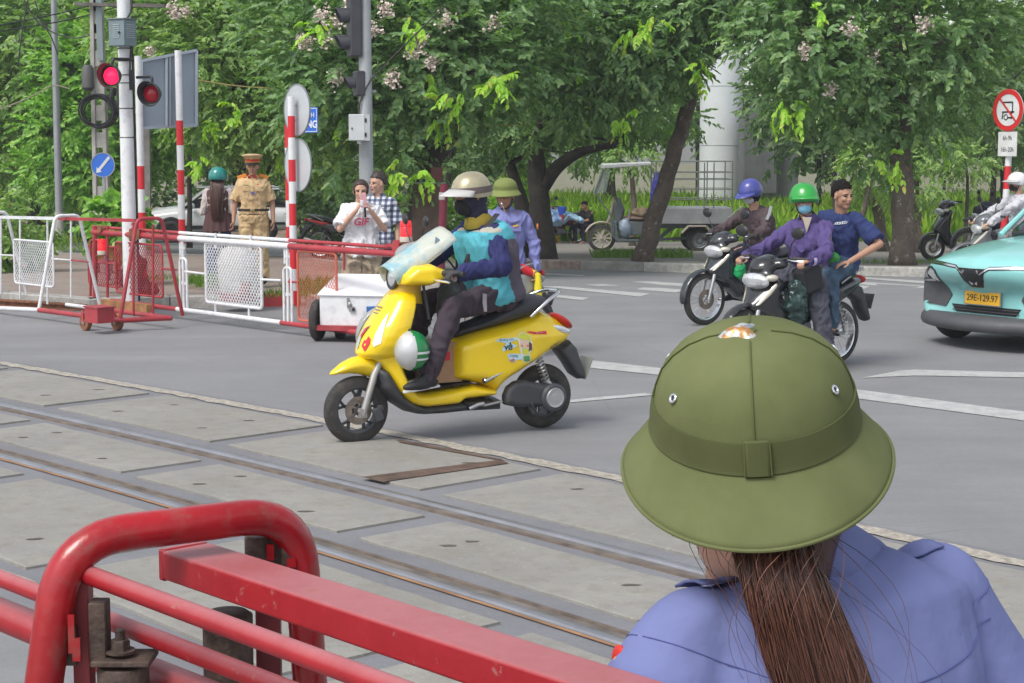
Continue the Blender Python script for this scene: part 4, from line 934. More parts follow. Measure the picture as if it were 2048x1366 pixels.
# ================================================================ vehicles
def hd(deg): return V(math.cos(R(deg)), math.sin(R(deg)), 0)
def wheel(root, c, r, tw, kind='spoke', disc=True, rimr=.66, m_rim=None, axis=(0, 1, 0), name='wheel', side=1):
 """wheel > tyre, brake_disc; c = hub centre in root's frame"""
 ax = V(axis); m_rim = m_rim or M_CHR; ri = r * rimr; mb = MB(); x, y, _ = frame_of(ax); c = V(c)
 mb.lathe([(ri - .014, -tw * .32), (ri, -tw * .40), (ri + .004, -tw * .40), (ri + .004, tw * .40), (ri, tw * .40), (ri - .014, tw * .32), (ri - .014, -tw * .32)], c, ax, 40, closed=False)
 mb.lathe([(.012, -tw * .55), (.03, -tw * .5), (.034, 0), (.03, tw * .5), (.012, tw * .55)], c, ax, 16)
 if kind == 'spoke':
  for k in range(28):
   a = 2 * math.pi * k / 28; b = a + (.35 if k % 2 else -.35); s = 1 if k % 4 < 2 else -1
   mb.tube([c + (x * math.cos(b) + y * math.sin(b)) * .032 + ax * s * .022, c + (x * math.cos(a) + y * math.sin(a)) * (ri - .01)], .0016, 4, caps=False)
 elif kind == 'alloy':
  for k in range(5):
   a = 2 * math.pi * k / 5 + .3
   mid = c + (x * math.cos(a) + y * math.sin(a)) * (ri * .62)
   mb.beam(c + (x * math.cos(a) + y * math.sin(a)) * .02, mid, .024, .03, ax)
   for q in (-.24, .24): mb.beam(mid - (mid - c) * .05, c + (x * math.cos(a + q) + y * math.sin(a + q)) * (ri - .005), .014, .026, ax)
 elif kind == 'steel':
  mb.lathe([(.0, .015), (ri * .35, .03), (ri * .55, .0), (ri * .8, .02), (ri - .01, .0), (ri - .01, -.01), (.0, -.01)], c, ax * side, 32, closed=False)
  for k in range(8): a = 2 * math.pi * k / 8; mb.ell(c + (x * math.cos(a) + y * math.sin(a)) * ri * .3 + ax * side * .03, .012, nu=8, nv=5)
 elif kind == 'slots':
  for k in range(12): a = 2 * math.pi * k / 12; mb.beam(c, c + (x * math.cos(a) + y * math.sin(a)) * ri, .035 * ri / .2, .02, ax)
  mb.lathe([(.0, .02), (ri * .42, .02), (ri * .42, -.02), (0, -.02)], c, ax, 24, closed=False)
 elif kind == 'car':
  for k in range(5):
   a = 2 * math.pi * k / 5 + .2
   for q in (-.16, .16): mb.beam(c + ax * side * .05, c + (x * math.cos(a + q) + y * math.sin(a + q)) * (ri - .005) + ax * side * .03, .05, .03, ax)
  mb.lathe([(0, .06), (.06, .055), (.07, .03)], c, ax * side, 20, closed=False)
 w = mb.build(name, m_rim, root, ang=50)
 t = MB(); h = (r - ri); pr = []
 for k in range(13):
  a = math.pi * (k / 12) ; pr.append((ri + .004 + (h - .004) * math.sin(a) ** .62 if 0 < k < 12 else ri + .002, -math.cos(a) * tw * .5))
 t.lathe(pr, c, ax, 56, closed=False).build('tyre', M_RUB, w, ang=70)
 if disc:
  t = MB(); rd = min(.11, ri * .62); s = side
  t.lathe([(rd * .5, s * tw * .42), (rd, s * tw * .42), (rd, s * tw * .42 + .004 * s), (rd * .5, s * tw * .42 + .004 * s), (rd * .5, s * tw * .42)], c, ax, 32, closed=False)
  for k in range(5): a = 2 * math.pi * k / 5; t.beam(c + ax * s * tw * .44, c + (x * math.cos(a) + y * math.sin(a)) * rd * .55 + ax * s * tw * .44, .012, .004, ax)
  t.build('brake_disc', mat('brake_steel', (.24, .20, .17), .5, .7, var=.3, vscale=20), w)
 return w
def spring(mb, p0, p1, r, turns, w=.006):
 p0, p1 = V(p0), V(p1); x, y, d = frame_of(p1 - p0); L = (p1 - p0).length; n = turns * 10
 mb.tube([p0 + d * (L * i / n) + x * math.cos(2 * math.pi * i / 10) * r + y * math.sin(2 * math.pi * i / 10) * r for i in range(n + 1)], w, 5); return mb
def at_trace(root): pass
# ------------------------------------------------ the yellow scooter
M_YEL = mat('yellow_paint', (.86, .60, .006), .22, var=.03, vscale=4, coat=.6, dirt=.05)
M_YEL2 = mat('dull_yellow_paint', (.62, .38, .01), .35, var=.06, dirt=.1)
M_DGP = mat('dark_grey_plastic', (.045, .047, .052), .5, var=.15, dirt=.25)
M_SEAT = mat('seat_vinyl', (.035, .036, .042), .5, var=.15, bump=.15, bscale=120)
SO = V(-.413, 11.471, 0); SANG = R(-152.37)
sc = thing('scooter', 'bright yellow motor scooter crossing the rails with stickers on its side', 'scooter', SO, SANG)
wf = wheel(sc, (.697, 0, .226), .226, .095, 'alloy', True, .67, M_DGP)
wr_ = wheel(sc, (-.70, 0, .226), .226, .105, 'alloy', False, .62, M_DGP)
def fw(x, z): return .062
fp = [(.905, .462), (.86, .50), (.80, .545), (.735, .575), (.66, .590), (.60, .580), (.55, .55), (.51, .50), (.488, .44), (.505, .395), (.54, .40), (.60, .435), (.66, .458), (.74, .468), (.83, .465)]
f_ = MB().inflate(fp, .085, .10, .012).build('front_fender', M_YEL, sc); soft(f_, .009, 6)
f_.modifiers.clear()
fork = MB()
for s in (-1, 1): fork.tube([(.685, s * .085, .20), (.60, s * .085, .46), (.50, s * .05, .62)], [.022, .024, .02], 12).box((.685, s * .085, .215), (.05, .03, .06)).cyl((.697, s * .07, .226), (.697, s * .105, .226), .018)
fork.build('front_fork', mat('fork_grey', (.38, .37, .35), .45, .5, dirt=.3), sc)
MB().box((.58, .095, .20), (.06, .035, .09), Matrix.Rotation(R(20), 3, 'Y')).box((.56, .09, .24), (.04, .03, .04)).build('brake_caliper', M_DGP, sc, bevel=.006)
secs = [ # z, x front centre, x at the sides, half width
 (.565, .665, .50, .12), (.60, .690, .50, .165), (.66, .672, .475, .200), (.72, .645, .455, .212), (.78, .607, .435, .212), (.84, .563, .412, .200), (.90, .517, .39, .183), (.95, .480, .375, .158), (.985, .448, .37, .125), (1.005, .42, .37, .09)]
rings = []
for z, xf, xs, w in secs:
 ring = []; n = 15
 for i in range(n): a = -math.pi / 2 + math.pi * i / (n - 1); ring.append(V(xs + (xf - xs) * abs(math.cos(a)) ** .8, w * math.sin(a), z - .10 * (1 - abs(math.cos(a))) * 0))
 for i in range(6): t = i / 5; ring.append(V(xs - .055, w * .97 * (1 - 2 * t), z))
 rings.append(ring)
sh = MB().loft(rings).build('leg_shield', M_YEL, sc); soft(sh, .008, 5)
MB().tube([(.345, 0, .93), (.33, 0, 1.02), (.325, 0, 1.08)], [.125, .10, .10], 20).build('neck_cover', M_YEL2, sc, ang=80)
def lowW(x, z): return .05 + .125 * min(1, max(0, (.70 - x) / .30)) if x > .3 else .175
lp = [(.655, .600), (.60, .56), (.554, .509), (.50, .42), (.45, .345), (.40, .295), (.35, .248), (.30, .228), (.23, .216), (.0, .221), (-.04, .250), (-.185, .256), (-.296, .262), (-.30, .32), (-.10, .365), (.0, .352), (.213, .33), (.30, .335), (.345, .38), (.385, .47), (.415, .58), (.44, .68), (.60, .66)]
lb = MB().inflate(lp, lowW, .045, .012).build('floor_body', M_YEL, sc); soft(lb, .009, 5)
MB().inflate([(.30, .34), (.18, .352), (-.02, .378), (-.10, .380), (-.10, .365), (.0, .356), (.213, .335), (.30, .33)], .165, .012, .008).build('floor_mat', mat('floor_mat', (.05, .04, .035), .8, bump=.5, dirt=.5), sc)
uw = lambda x, z: .13
ub = MB().inflate([(.60, .52), (.56, .36), (.46, .26), (.36, .195), (.25, .165), (.10, .16), (-.28, .175), (-.30, .24), (-.2, .27), (.25, .24), (.38, .31), (.50, .50)], .15, .05, .014).build('belly_pan', M_DGP, sc); soft(ub, .012, 4)
def rW(x, z):
 w = .195 - .10 * max(0, (-x - .55)) / .35 ; w *= min(1, .80 + .35 * max(0, (z - .28) / .25)) if z < .5 else 1
 return max(.05, w - .05 * max(0, (z - .66) / .15) - .035 * max(0, min(1, (x + .05) / .1)))
rp = [(-.296, .262), (-.325, .316), (-.36, .352), (-.40, .378), (-.46, .41), (-.531, .449), (-.62, .49), (-.71, .533), (-.80, .57), (-.87, .605), (-.905, .645), (-.90, .685), (-.86, .725), (-.80, .765), (-.72, .810), (-.66, .828), (-.60, .815), (-.53, .795), (-.40, .762), (-.27, .738), (-.10, .700), (.02, .668), (.052, .62), (.05, .50), (.045, .40), (-.01, .378), (-.12, .36), (-.20, .345)]
rb = MB().inflate(rp, rW, .075, .012).build('rear_body', M_YEL, sc); soft(rb, .009, 7)
def bodyw(x, z): return rW(x, z)
sp_ = [(-.0, .66), (.02, .70), (-.02, .745), (-.10, .775), (-.17, .79), (-.26, .835), (-.34, .88), (-.42, .917), (-.52, .940), (-.60, .945), (-.68, .935), (-.715, .905), (-.70, .86), (-.66, .83), (-.56, .79), (-.32, .74), (-.15, .70)]
st = MB().inflate(sp_, lambda x, z: .10 + .055 * min(1, max(0, -x - .05) / .25) - .03 * max(0, (-x - .5) / .2), .07, .012).build('seat', M_SEAT, sc); soft(st, .009, 6)
g = [(-.53, .15, .80), (-.60, .165, .86), (-.68, .16, .92), (-.78, .11, .955), (-.82, 0, .96), (-.78, -.11, .955), (-.68, -.16, .92), (-.60, -.165, .86), (-.53, -.15, .80)]
MB().tube(arc_pts(g, .06), .0125, 10).build('grab_rail', M_CHR, sc)
MB().ell((-.845, 0, .745), (.09, .12, .03), Matrix.Rotation(R(-38), 3, 'Y')).build('tail_light', M_REDL, sc)
for s in (1, -1): MB().ell((-.79, s * .118, .70), (.075, .012, .022), Matrix.Rotation(R(-18), 3, 'Y')).build('turn_signal', M_LENS, sc)
mg = MB().inflate([(-.78, .56), (-.84, .57), (-.90, .61), (-.95, .56), (-.985, .47), (-1.03, .34), (-.985, .325), (-.93, .36), (-.87, .45)], .085, .03, .01).build('rear_mudguard', M_DGP, sc)
MB().box((-1.035, 0, .405), (.006, .17, .16), Matrix.Rotation(R(-22), 3, 'Y')).build('number_plate', mat('plate_grey', (.22, .23, .20), .6, dirt=.4), sc, smooth=False)
ec = MB().inflate([(-.33, .205), (-.33, .27), (-.36, .33), (-.42, .365), (-.50, .365), (-.62, .335), (-.72, .325), (-.79, .29), (-.80, .22), (-.76, .17), (-.68, .155), (-.58, .17), (-.45, .175)], .05, .04, .01, yc=.12).build('transmission_case', M_DGP, sc); soft(ec, .008, 4)
MB().lathe([(.03, .0), (.095, 0), (.098, .012), (.082, .028), (.0, .03)], (-.70, .165, .235), (0, 1, 0), 36).build('variator_cover', mat('satin_dark', (.06, .062, .07), .45), sc)
MB().lathe([(.0, .018), (.03, .02), (.05, .016), (.064, .02), (.07, .012), (.07, 0)], (-.70, .185, .235), (0, 1, 0), 36, closed=False).build('round_cover', mat('brushed_alloy', (.5, .5, .5), .4, .7), sc)
mb = MB(); mb.tube([(-.52, .13, .20), (-.55, .15, .14), (-.60, .15, .12)], .016, 8).tube([(-.56, .13, .26), (-.53, .17, .20), (-.57, .17, .135), (-.63, .16, .13)], .008, 6).box((-.62, .15, .15), (.05, .03, .06)); mb.build('side_stand', M_DGP, sc)
mb = MB(); spring(mb, (-.60, .12, .53), (-.67, .12, .34), .026, 8); mb.cyl((-.60, .12, .53), (-.68, .12, .31), .012); mb.build('rear_shock', M_STEEL, sc)
mb = MB(); mb.tube([(-.06, .155, .20), (-.12, .17, .225), (-.16, .175, .23)], .016, 8).tube([(-.16, .17, .215), (-.30, .17, .235)], .009, 8); mb.build('folded_footrest', M_STEEL, sc)
MB().inflate([(-.05, .175), (-.02, .235), (.0, .258), (-.06, .262), (-.28, .25), (-.31, .25), (-.31, .17)], .165, .02, .01).build('footrest_recess', M_BLACK, sc)
MB().inflate([(-.155, .365), (-.14, .395), (-.30, .455), (-.335, .46), (-.31, .425), (-.18, .37)], .01, .01, .006, yc=.178).build('side_trim', mat('trim_dark', (.04, .04, .045), .3), sc)
MB().inflate([(-.165, .375), (-.155, .395), (-.29, .445), (-.32, .447), (-.30, .43), (-.19, .38)], .009, .007, .005, yc=.186).build('side_trim', M_CHR, sc)
MB().inflate([(.0, .0), (.05, .015), (.062, .12), (.05, .20), (-.05, .20), (-.062, .12), (-.05, .015)], .012, .02, .006, M=Matrix.Translation((.505, .0, .84)) @ Matrix.Rotation(R(-34), 4, 'Y') @ Matrix.Rotation(R(90), 4, 'Z')).build('front_vent', mat('smoked_plastic', (.03, .032, .038), .15), sc)
mb = MB()
for k in range(3): mb.box((.548 - k * .012, 0, .862 + k * .02), (.008, .07 + .008 * k, .006), Matrix.Rotation(R(-34), 3, 'Y'))
mb.build('vent_slat', M_STEEL, sc)
def shield_x(z, y):
 xf = interp([(s[0], s[1]) for s in secs], z); xs = interp([(s[0], s[2]) for s in secs], z); w = interp([(s[0], s[3]) for s in secs], z)
 a = math.asin(max(-1, min(1, y / w))); return xs + (xf - xs) * abs(math.cos(a)) ** .8
def decal(poly, m, name, surf, off=.004, parent=None, th=.0):
 """outline in (y,z) laid on the surface surf(z,y) -> x"""
 mb = MB(); c = (sum(p[0] for p in poly) / len(poly), sum(p[1] for p in poly) / len(poly)); k = len(poly); rings_ = [[], [], []]
 vs = []
 for q in (1., .66, .33, 0.001):
  for y, z in poly:
   yy, zz = c[0] + (y - c[0]) * q, c[1] + (z - c[1]) * q; vs.append(V(surf(zz, yy) + off, yy, zz))
 mb.add(vs, [(r_ * k + i, r_ * k + (i + 1) % k, (r_ + 1) * k + (i + 1) % k, (r_ + 1) * k + i) for r_ in range(3) for i in range(k)])
 return mb.build(name, m, parent or sc, smooth=True)
for s in (1, -1):
 decal([(s * y, z) for y, z in [(.145, .655), (.175, .68), (.172, .74), (.158, .80), (.138, .86), (.128, .875), (.125, .82), (.128, .74), (.132, .68)]], mat('turn_lens', (.82, .83, .80), .12, var=.08, vscale=60), 'turn_signal', shield_x, .006)
decal([(-.045, .70), (-.03, .66), (.0, .625), (.012, .64), (.006, .70), (.03, .755), (.045, .79), (.0, .765), (-.03, .76)], mat('silver_emblem', (.7, .7, .72), .2, .8), 'emblem', shield_x, .006)
decal([(-.01, .72), (.01, .70), (.028, .765), (.04, .785), (.0, .765)], M_REDL, 'emblem_stripe', shield_x, .009)
RED_S = mat('sticker_red', (.62, .02, .04), .4, var=.03)
decal([(.05, .655), (.088, .62), (.115, .67), (.108, .705), (.082, .72), (.078, .695), (.055, .69)], RED_S, 'flag_sticker', shield_x, .006)
decal([(.084 + .012 * math.sin(i * math.pi / 5) * (1 if i % 2 == 0 else .45), .665 + .014 * math.cos(i * math.pi / 5) * (1 if i % 2 == 0 else .45)) for i in range(10)], mat('sticker_yellow', (.8, .6, .02), .4), 'flag_star', shield_x, .009)
hc = MB().inflate([(.43, 1.04), (.42, 1.12), (.34, 1.185), (.22, 1.195), (.12, 1.155), (.08, 1.12), (.12, 1.075), (.24, 1.03)], lambda x, z: .245 - .30 * max(0, x - .24), .04, .012).build('handlebar_cover', M_YEL, sc); soft(hc, .008, 5)
MB().lathe([(.072, -.03), (.088, -.005), (.088, .01), (.07, .012)], (.425, 0, 1.10), (1, 0, .1), 32, closed=False).build('headlight_ring', M_DGP, sc)
MB().lathe([(.0, .022), (.035, .018), (.06, .008), (.073, .0)], (.43, 0, 1.10), (1, 0, .1), 32, closed=False).build('headlight', M_LENS, sc)
mb = MB()
for s in (1, -1): mb.tube([(.20, s * .18, 1.12), (.13, s * .30, 1.13), (.09, s * .39, 1.125)], .019, 12)
mb.build('grip', M_RUB, sc)
for s in (1, -1): MB().tube([(.24, s * .20, 1.085), (.235, s * .28, 1.085), (.19, s * .38, 1.075)], [.007, .010, .008], 8).build('brake_lever', M_CHR, sc)
MB().lathe([(.016, .001), (.016, .006), (0, .007)], (.24, .16, 1.163), (0, 0, 1), 12).build('mirror_plug', M_BLACK, sc)
MB().beam((.25, .16, 1.16), (.27, .14, 1.06), .02, .006).beam((.27, .14, 1.06), (.24, .17, .82), .018, .006).build('strap', M_BLACK, sc, smooth=False)
mw = MB(); nU, nV = 14, 16; vs = []
p_top, p_bot = V(.03, 0, 1.33), V(.46, 0, 1.09)
for j in range(nV + 1):
 t = j / nV; c = p_bot.lerp(p_top, t); ax_ = (p_top - p_bot).normalized(); up_ = V(-ax_.z, 0, ax_.x) * -1
 if up_.z < 0: up_ = -up_
 w = .122 + .062 * t
 for i in range(nU + 1):
  a = -math.radians(118 - 45 * t) + 2 * math.radians(118 - 45 * t) * i / nU
  wob = .006 * noise.noise(V(i * .7, j * .6, 0)); vs.append(c + V(0, 1, 0) * math.sin(a) * (w + wob) + up_ * (math.cos(a) * (w * .75 + wob) - .03 * t))
mw.add(vs, [(j * (nU + 1) + i, j * (nU + 1) + i + 1, (j + 1) * (nU + 1) + i + 1, (j + 1) * (nU + 1) + i) for j in range(nV) for i in range(nU)])
m, n, l, tc, b = node_mat('milky_plastic', .22)
cc = nmix(n, l, nmap(n, l, nnoise(n, l, tc, 4.5, 4, .6), .5, .6), (.66, .69, .60), (.36, .60, .68)); cc = nmix(n, l, nmap(n, l, nnoise(n, l, tc, 11, 5, .6), .60, .68, 0., .5), cc, (.55, .50, .32))
l.new(cc, b.inputs['Base Color']); b.inputs['Alpha'].default_value = .66; b.inputs['Coat Weight'].default_value = .6; nbump(n, l, b, nnoise(n, l, tc, 14, 3), .35, .02)
o = mw.build('plastic_windshield', m, sc, ang=180); q_ = o.modifiers.new('t', 'SOLIDIFY'); q_.thickness = .004
MB().prism([(-.02, -.02), (.02, -.02), (.0, .02)], V(.16, .12, 1.345), (1, 0, -.5), (.1, -.5, .8), .003).build('sticker', mat('grey_blue', (.12, .2, .25), .5), sc)
def flank(poly, m, name, off=.003):
 """outline in (x,z) on the left side of the rear body"""
 mb = MB(); k = len(poly); c = (sum(p[0] for p in poly) / k, sum(p[1] for p in poly) / k); vs = []
 def yf(x, z): return side_y(x, z) + off
 for q in (1., .6, .001):
  for x, z in poly:
   xx, zz = c[0] + (x - c[0]) * q, c[1] + (z - c[1]) * q; vs.append(V(xx, yf(xx, zz), zz))
 mb.add(vs, [(r_ * k + i, r_ * k + (i + 1) % k, (r_ + 1) * k + (i + 1) % k, (r_ + 1) * k + i) for r_ in range(2) for i in range(k)])
 return mb.build(name, m, sc)
from mathutils.bvhtree import BVHTree
_bv = BVHTree.FromPolygons([v.co.copy() for v in rb.data.vertices], [tuple(p.vertices) for p in rb.data.polygons])
def side_y(x, z):
 h = _bv.ray_cast(V(x, 1, z), V(0, -1, 0)); return h[0].y if h[0] is not None else .15
def bp2(px, py): return plane_pt(px, py)
def plane_pt(px, py, off=.185):
 d = V(ray(px, py)); h = hd(-152.37); l_ = V(-h.y, h.x, 0); oo = SO + l_ * off
 t = (oo.x * l_.x + oo.y * l_.y) / (d.x * l_.x + d.y * l_.y); p = V(0, 0, CH) + d * t; return ((p - oo).x * h.x + (p - oo).y * h.y, p.z)
def zb(pts): return [plane_pt(880 + a / 4.406, 560 + b_ / 4.406) for a, b_ in pts]
flank(zb([(755, 458), (790, 452), (955, 452), (955, 480), (830, 478)]), RED_S, 'warning_label')
def flank_text(s, a, b_, size, m, name, off=.006, sx=1., ang=0., bold=.0):
 x, z = plane_pt(880 + a / 4.406, 560 + b_ / 4.406); y = side_y(x, z) + off
 M = face_M((x, y, z), (-math.cos(ang), 0, math.sin(ang)), (math.sin(ang), 0, math.cos(ang)))
 o = text(s, size, M, m, name, sc, .001, bold=bold, sx=sx)
 me = o.data
 for v in me.vertices: v.co.y = side_y(v.co.x, v.co.z) + off
 return o
M_LB = mat('sticker_pale_blue', (.50, .68, .78), .4); M_DGN = mat('sticker_dark_green', (.03, .10, .04), .4); M_PNK = mat('sticker_orange', (.75, .22, .10), .4)
flank(zb([(480, 535), (520, 515), (600, 512), (670, 505), (670, 525), (600, 540), (630, 560), (675, 575), (640, 600), (580, 615), (545, 630), (540, 600), (575, 560), (560, 540)]), M_LB, 'word_sticker')
flank(zb([(582, 655), (620, 645), (680, 650), (720, 650), (715, 700), (660, 700), (655, 725), (605, 715), (600, 690)]), M_LB, 'word_sticker')
flank_text('vẻ', 595, 588, .062, M_DGN, 'sticker_lettering', bold=.0015); flank_text('Chúng', 640, 665, .026, M_DGN, 'sticker_lettering', sx=.9); flank_text('vẽ', 628, 705, .036, M_PNK, 'sticker_lettering', bold=.001); flank_text('Đường Việt', 580, 525, .022, M_DGN, 'sticker_lettering')
flank_text('EVERLY', 1045, 580, .028, mat('badge_silver', (.5, .48, .38), .3, .6), 'body_badge', ang=R(24), bold=.001); flank_text('VIETNAM', 880, 466, .014, M_WHT, 'sticker_lettering')
flank(zb([(665, 510), (700, 470), (740, 455), (785, 490), (805, 540), (810, 600), (785, 650), (795, 700), (780, 730), (725, 725), (715, 680), (700, 640), (690, 580), (680, 540)]), mat('sticker_cream', (.72, .74, .55), .4), 'picture_sticker', .0035)
flank(zb([(672, 505), (705, 475), (740, 462), (778, 492), (795, 535), (740, 525), (700, 515)]), mat('sticker_lime', (.62, .62, .05), .4), 'sticker_patch', .006)
flank(zb([(700, 520), (750, 525), (775, 550), (770, 590), (730, 600), (700, 580)]), mat('sticker_skin', (.75, .55, .42), .4), 'sticker_patch', .006)
flank(zb([(775, 540), (800, 560), (803, 610), (770, 630), (775, 590)]), mat('sticker_brown', (.12, .05, .04), .4), 'sticker_patch', .007)
flank(zb([(715, 605), (770, 605), (775, 650), (720, 650)]), MATS['sticker_lime'], 'sticker_patch', .007)
flank(zb([(725, 670), (780, 665), (785, 715), (730, 715)]), mat('sticker_green', (.1, .3, .1), .4), 'sticker_patch', .007)
for a in (712, 762): flank(zb([(a - 12, 575), (a, 565), (a + 12, 575), (a, 590)]), MATS['sticker_orange'], 'sticker_patch', .008)
def scw(x, y, z): return rootm(sc) @ V(x, y, z)
hp = thing('helmet', 'green and silver half helmet with white stripes hanging below the rider\'s knee on the scooter', 'helmet', scw(.385, .21, .625), SANG)
mb = MB(); mb.ell((0, 0, 0), (.118, .118, .132), nu=40, nv=28); o = mb.build('shell', [mat('helmet_silver', (.55, .56, .57), .35, .3, dirt=.15), mat('helmet_green', (.005, .20, .05), .25, coat=.5), M_WHT], hp)
def hpaint(p):
 if p[0] > .018: return 0
 if abs(p[2] - .0 + .012) < .009 or abs(p[2] + .052) < .009: return 2
 return 1
paint(o, hpaint, []); 
for f in list(o.data.polygons): pass
MB().lathe([(.118, -.004), (.122, -.004), (.122, .004), (.118, .004)], (.018, 0, 0), (1, 0, 0), 40, closed=False).build('edge_trim', mat('pale_trim', (.5, .5, .48), .5), hp)
MB().tube([(.02, 0, .13), (.0, -.03, .17), (-.02, -.06, .16)], .008, 6).tube([(-.02, .02, -.12), (-.06, .0, -.18), (-.08, -.02, -.24)], .010, 6).build('strap', M_BLACK, hp)
cb = thing('cardboard_box', 'brown cardboard box standing on the scooter floor behind the rider\'s shin', 'box', scw(.09, -.02, .38), SANG)
M_CARD = mat('cardboard', (.40, .235, .13), .85, var=.1, vscale=5, dirt=.25); MB().box((0, 0, .135), (.24, .26, .27)).build('carton', M_CARD, cb, smooth=False, bevel=.004)
MB().box((.0, .1315, .18), (.06, .002, .06)).build('red_print', RED_S, cb, smooth=False); MB().box((0, 0, .2715), (.24, .05, .002)).build('tape', mat('tape', (.5, .36, .22), .35), cb, smooth=False)
# ------------------------------------------------ underbone motorbike (generic)
def bike(name, label, cat, loc, ang, body=(.012, .013, .015), accent=None, group=None, mirrors=True, det=1, style='wave', wheelk='spoke', seatm=None, lightm=None):
 t = thing(name, label, cat, loc, ang, group=group)
 MB_ = mat('bike_paint_%02x%02x%02x' % tuple(int(c * 255) for c in body), body, .2, var=.1, coat=.7, dirt=.12); AC = accent or M_BLACK
 r = .285; xf, xr = .62, -.60
 if style == 'scooter': r = .235; xf, xr = .62, -.62
 wheel(t, (xf, 0, r), r, .075 if style == 'wave' else .09, wheelk, True, .80 if style == 'wave' else .66, M_CHR if wheelk == 'spoke' else M_STEEL)
 wheel(t, (xr, 0, r), r, .085 if style == 'wave' else .10, wheelk, False, .78 if style == 'wave' else .66, M_CHR if wheelk == 'spoke' else M_STEEL)
 mb = MB()
 for s in (-1, 1): mb.tube([(xf - .005, s * .07, r), (xf - .09, s * .07, r + .30), (xf - .14, s * .05, r + .42)], [.021, .024, .02], 10)
 mb.build('front_fork', M_STEEL, t)
 fp = []
 for k in range(11): a = R(-12 + 150 * k / 10); fp.append((xf - .01 + math.cos(a) * (r + .055), r + .01 + math.sin(a) * (r + .05)))
 for k in range(10, -1, -1): a = R(-2 + 128 * k / 10); fp.append((xf - .01 + math.cos(a) * (r + .012) * (.98), r + .0 + math.sin(a) * (r + .012)))
 o = MB().inflate(fp, .062, .04, .012).build('front_fender', MB_, t); soft(o, .010, 4)
 if style == 'wave':
  cowl = [(.47, .48), (.60, .56), (.62, .60), (.53, .70), (.44, .80), (.36, .86), (.31, .83), (.32, .72), (.24, .58), (.14, .40), (.10, .30), (.18, .28), (.30, .36), (.40, .44)]
  cw = lambda x, z: .055 + .12 * min(1, max(0, (.62 - x) / .2)) * (1 if z > .45 else max(.7, z / .45))
  o = MB().inflate(cowl, cw, .05, .012).build('leg_shield', MB_, t); soft(o, .010, 5)
  for s in (1, -1): MB().inflate([(.58, .60), (.50, .70), (.42, .79), (.40, .78), (.46, .69), (.55, .60)], .012, .012, .008, yc=lambda x, z, s=s: s * (cw(x, z) * .93)).build('turn_signal', mat('lens_pale', (.62, .58, .48), .15, .3), t)
  MB().inflate([(.30, .50), (.10, .44), (-.15, .42), (-.16, .30), (.05, .24), (.18, .28)], .10, .03, .012).build('engine', M_GREY, t)
  MB().inflate([(.16, .54), (.34, .66), (.34, .60), (.20, .42), (.02, .36), (-.16, .40), (-.20, .52), (-.02, .46)], .09, .04, .012).build('frame_cover', MB_, t)
  tail = [(-.14, .50), (.0, .56), (.0, .66), (-.12, .70), (-.40, .72), (-.72, .78), (-.86, .78), (-.88, .74), (-.78, .66), (-.62, .60), (-.44, .54), (-.30, .46)]
 else:
  cowl = [(.50, .42), (.60, .50), (.62, .58), (.54, .72), (.44, .86), (.36, .93), (.29, .92), (.33, .74), (.34, .56), (.26, .38), (.16, .28), (.10, .20), (.22, .18), (.36, .26), (.44, .34)]
  cw = lambda x, z: .06 + .13 * min(1, max(0, (.62 - x) / .2))
  o = MB().inflate(cowl, cw, .05, .012).build('leg_shield', MB_, t); soft(o, .010, 5)
  MB().inflate([(.24, .20), (.22, .28), (-.20, .30), (-.22, .20)], .16, .03, .012).build('floor', M_DGP, t)
  tail = [(-.16, .26), (-.14, .50), (-.10, .68), (-.30, .74), (-.70, .82), (-.90, .80), (-.93, .72), (-.80, .60), (-.60, .50), (-.42, .44), (-.34, .30)]
  MB().inflate([(-.30, .18), (-.30, .34), (-.60, .34), (-.72, .26), (-.66, .16)], .06, .03, .012, yc=.10).build('engine', M_GREY, t)
 o = MB().inflate(tail, lambda x, z: .15 - .07 * max(0, (-x - .5) / .4), .05, .012).build('tail_body', MB_, t); soft(o, .010, 5)
 dz = .0 if style == 'wave' else .03
 o = MB().inflate([(.02, .66 + dz), (.06, .70 + dz), (-.05, .755 + dz), (-.30, .77 + dz), (-.50, .82 + dz), (-.76, .835 + dz), (-.80, .80 + dz), (-.70, .76 + dz), (-.40, .70 + dz), (-.10, .67 + dz)], lambda x, z: .12, .05, .012).build('seat', seatm or M_SEAT, t); soft(o, .010, 4)
 MB().tube(arc_pts([(-.50, .12, .74 + dz), (-.70, .13, .84 + dz), (-.86, .09, .86 + dz), (-.88, 0, .86 + dz), (-.86, -.09, .86 + dz), (-.70, -.13, .84 + dz), (-.50, -.12, .74 + dz)], .05), .011, 8).build('grab_rail', M_STEEL, t)
 MB().ell((-.88, 0, .755 + dz), (.04, .09, .04)).build('tail_light', M_REDL, t)
 o = MB().inflate([(-.70, .70), (-.80, .70), (-.88, .70), (-.96, .55), (-1.02, .38), (-.98, .36), (-.90, .45), (-.84, .55), (-.72, .62), (-.55, .62), (-.50, .58), (-.40, .58), (-.50, .68)], .07, .03, .012).build('rear_mudguard', M_DGP, t)
 MB().box((-.985, 0, .55), (.006, .19, .14), Matrix.Rotation(R(-20), 3, 'Y')).build('number_plate', M_DGP, t, smooth=False)
 hz = .93 if style == 'wave' else 1.0; hx = .36
 o = MB().ell((hx + .04, 0, hz), (.13, .13, .085), Matrix.Rotation(R(20), 3, 'Y')).ell((hx - .03, .10, hz + .02), (.07, .10, .05)).ell((hx - .03, -.10, hz + .02), (.07, .10, .05)).ell((hx - .02, 0, hz + .05), (.08, .10, .05)).ell((hx + .085, 0, hz - .08), (.075, .155, .075), Matrix.Rotation(R(30), 3, 'Y')).build('handlebar_cover', MB_, t); soft(o, .010, 4)
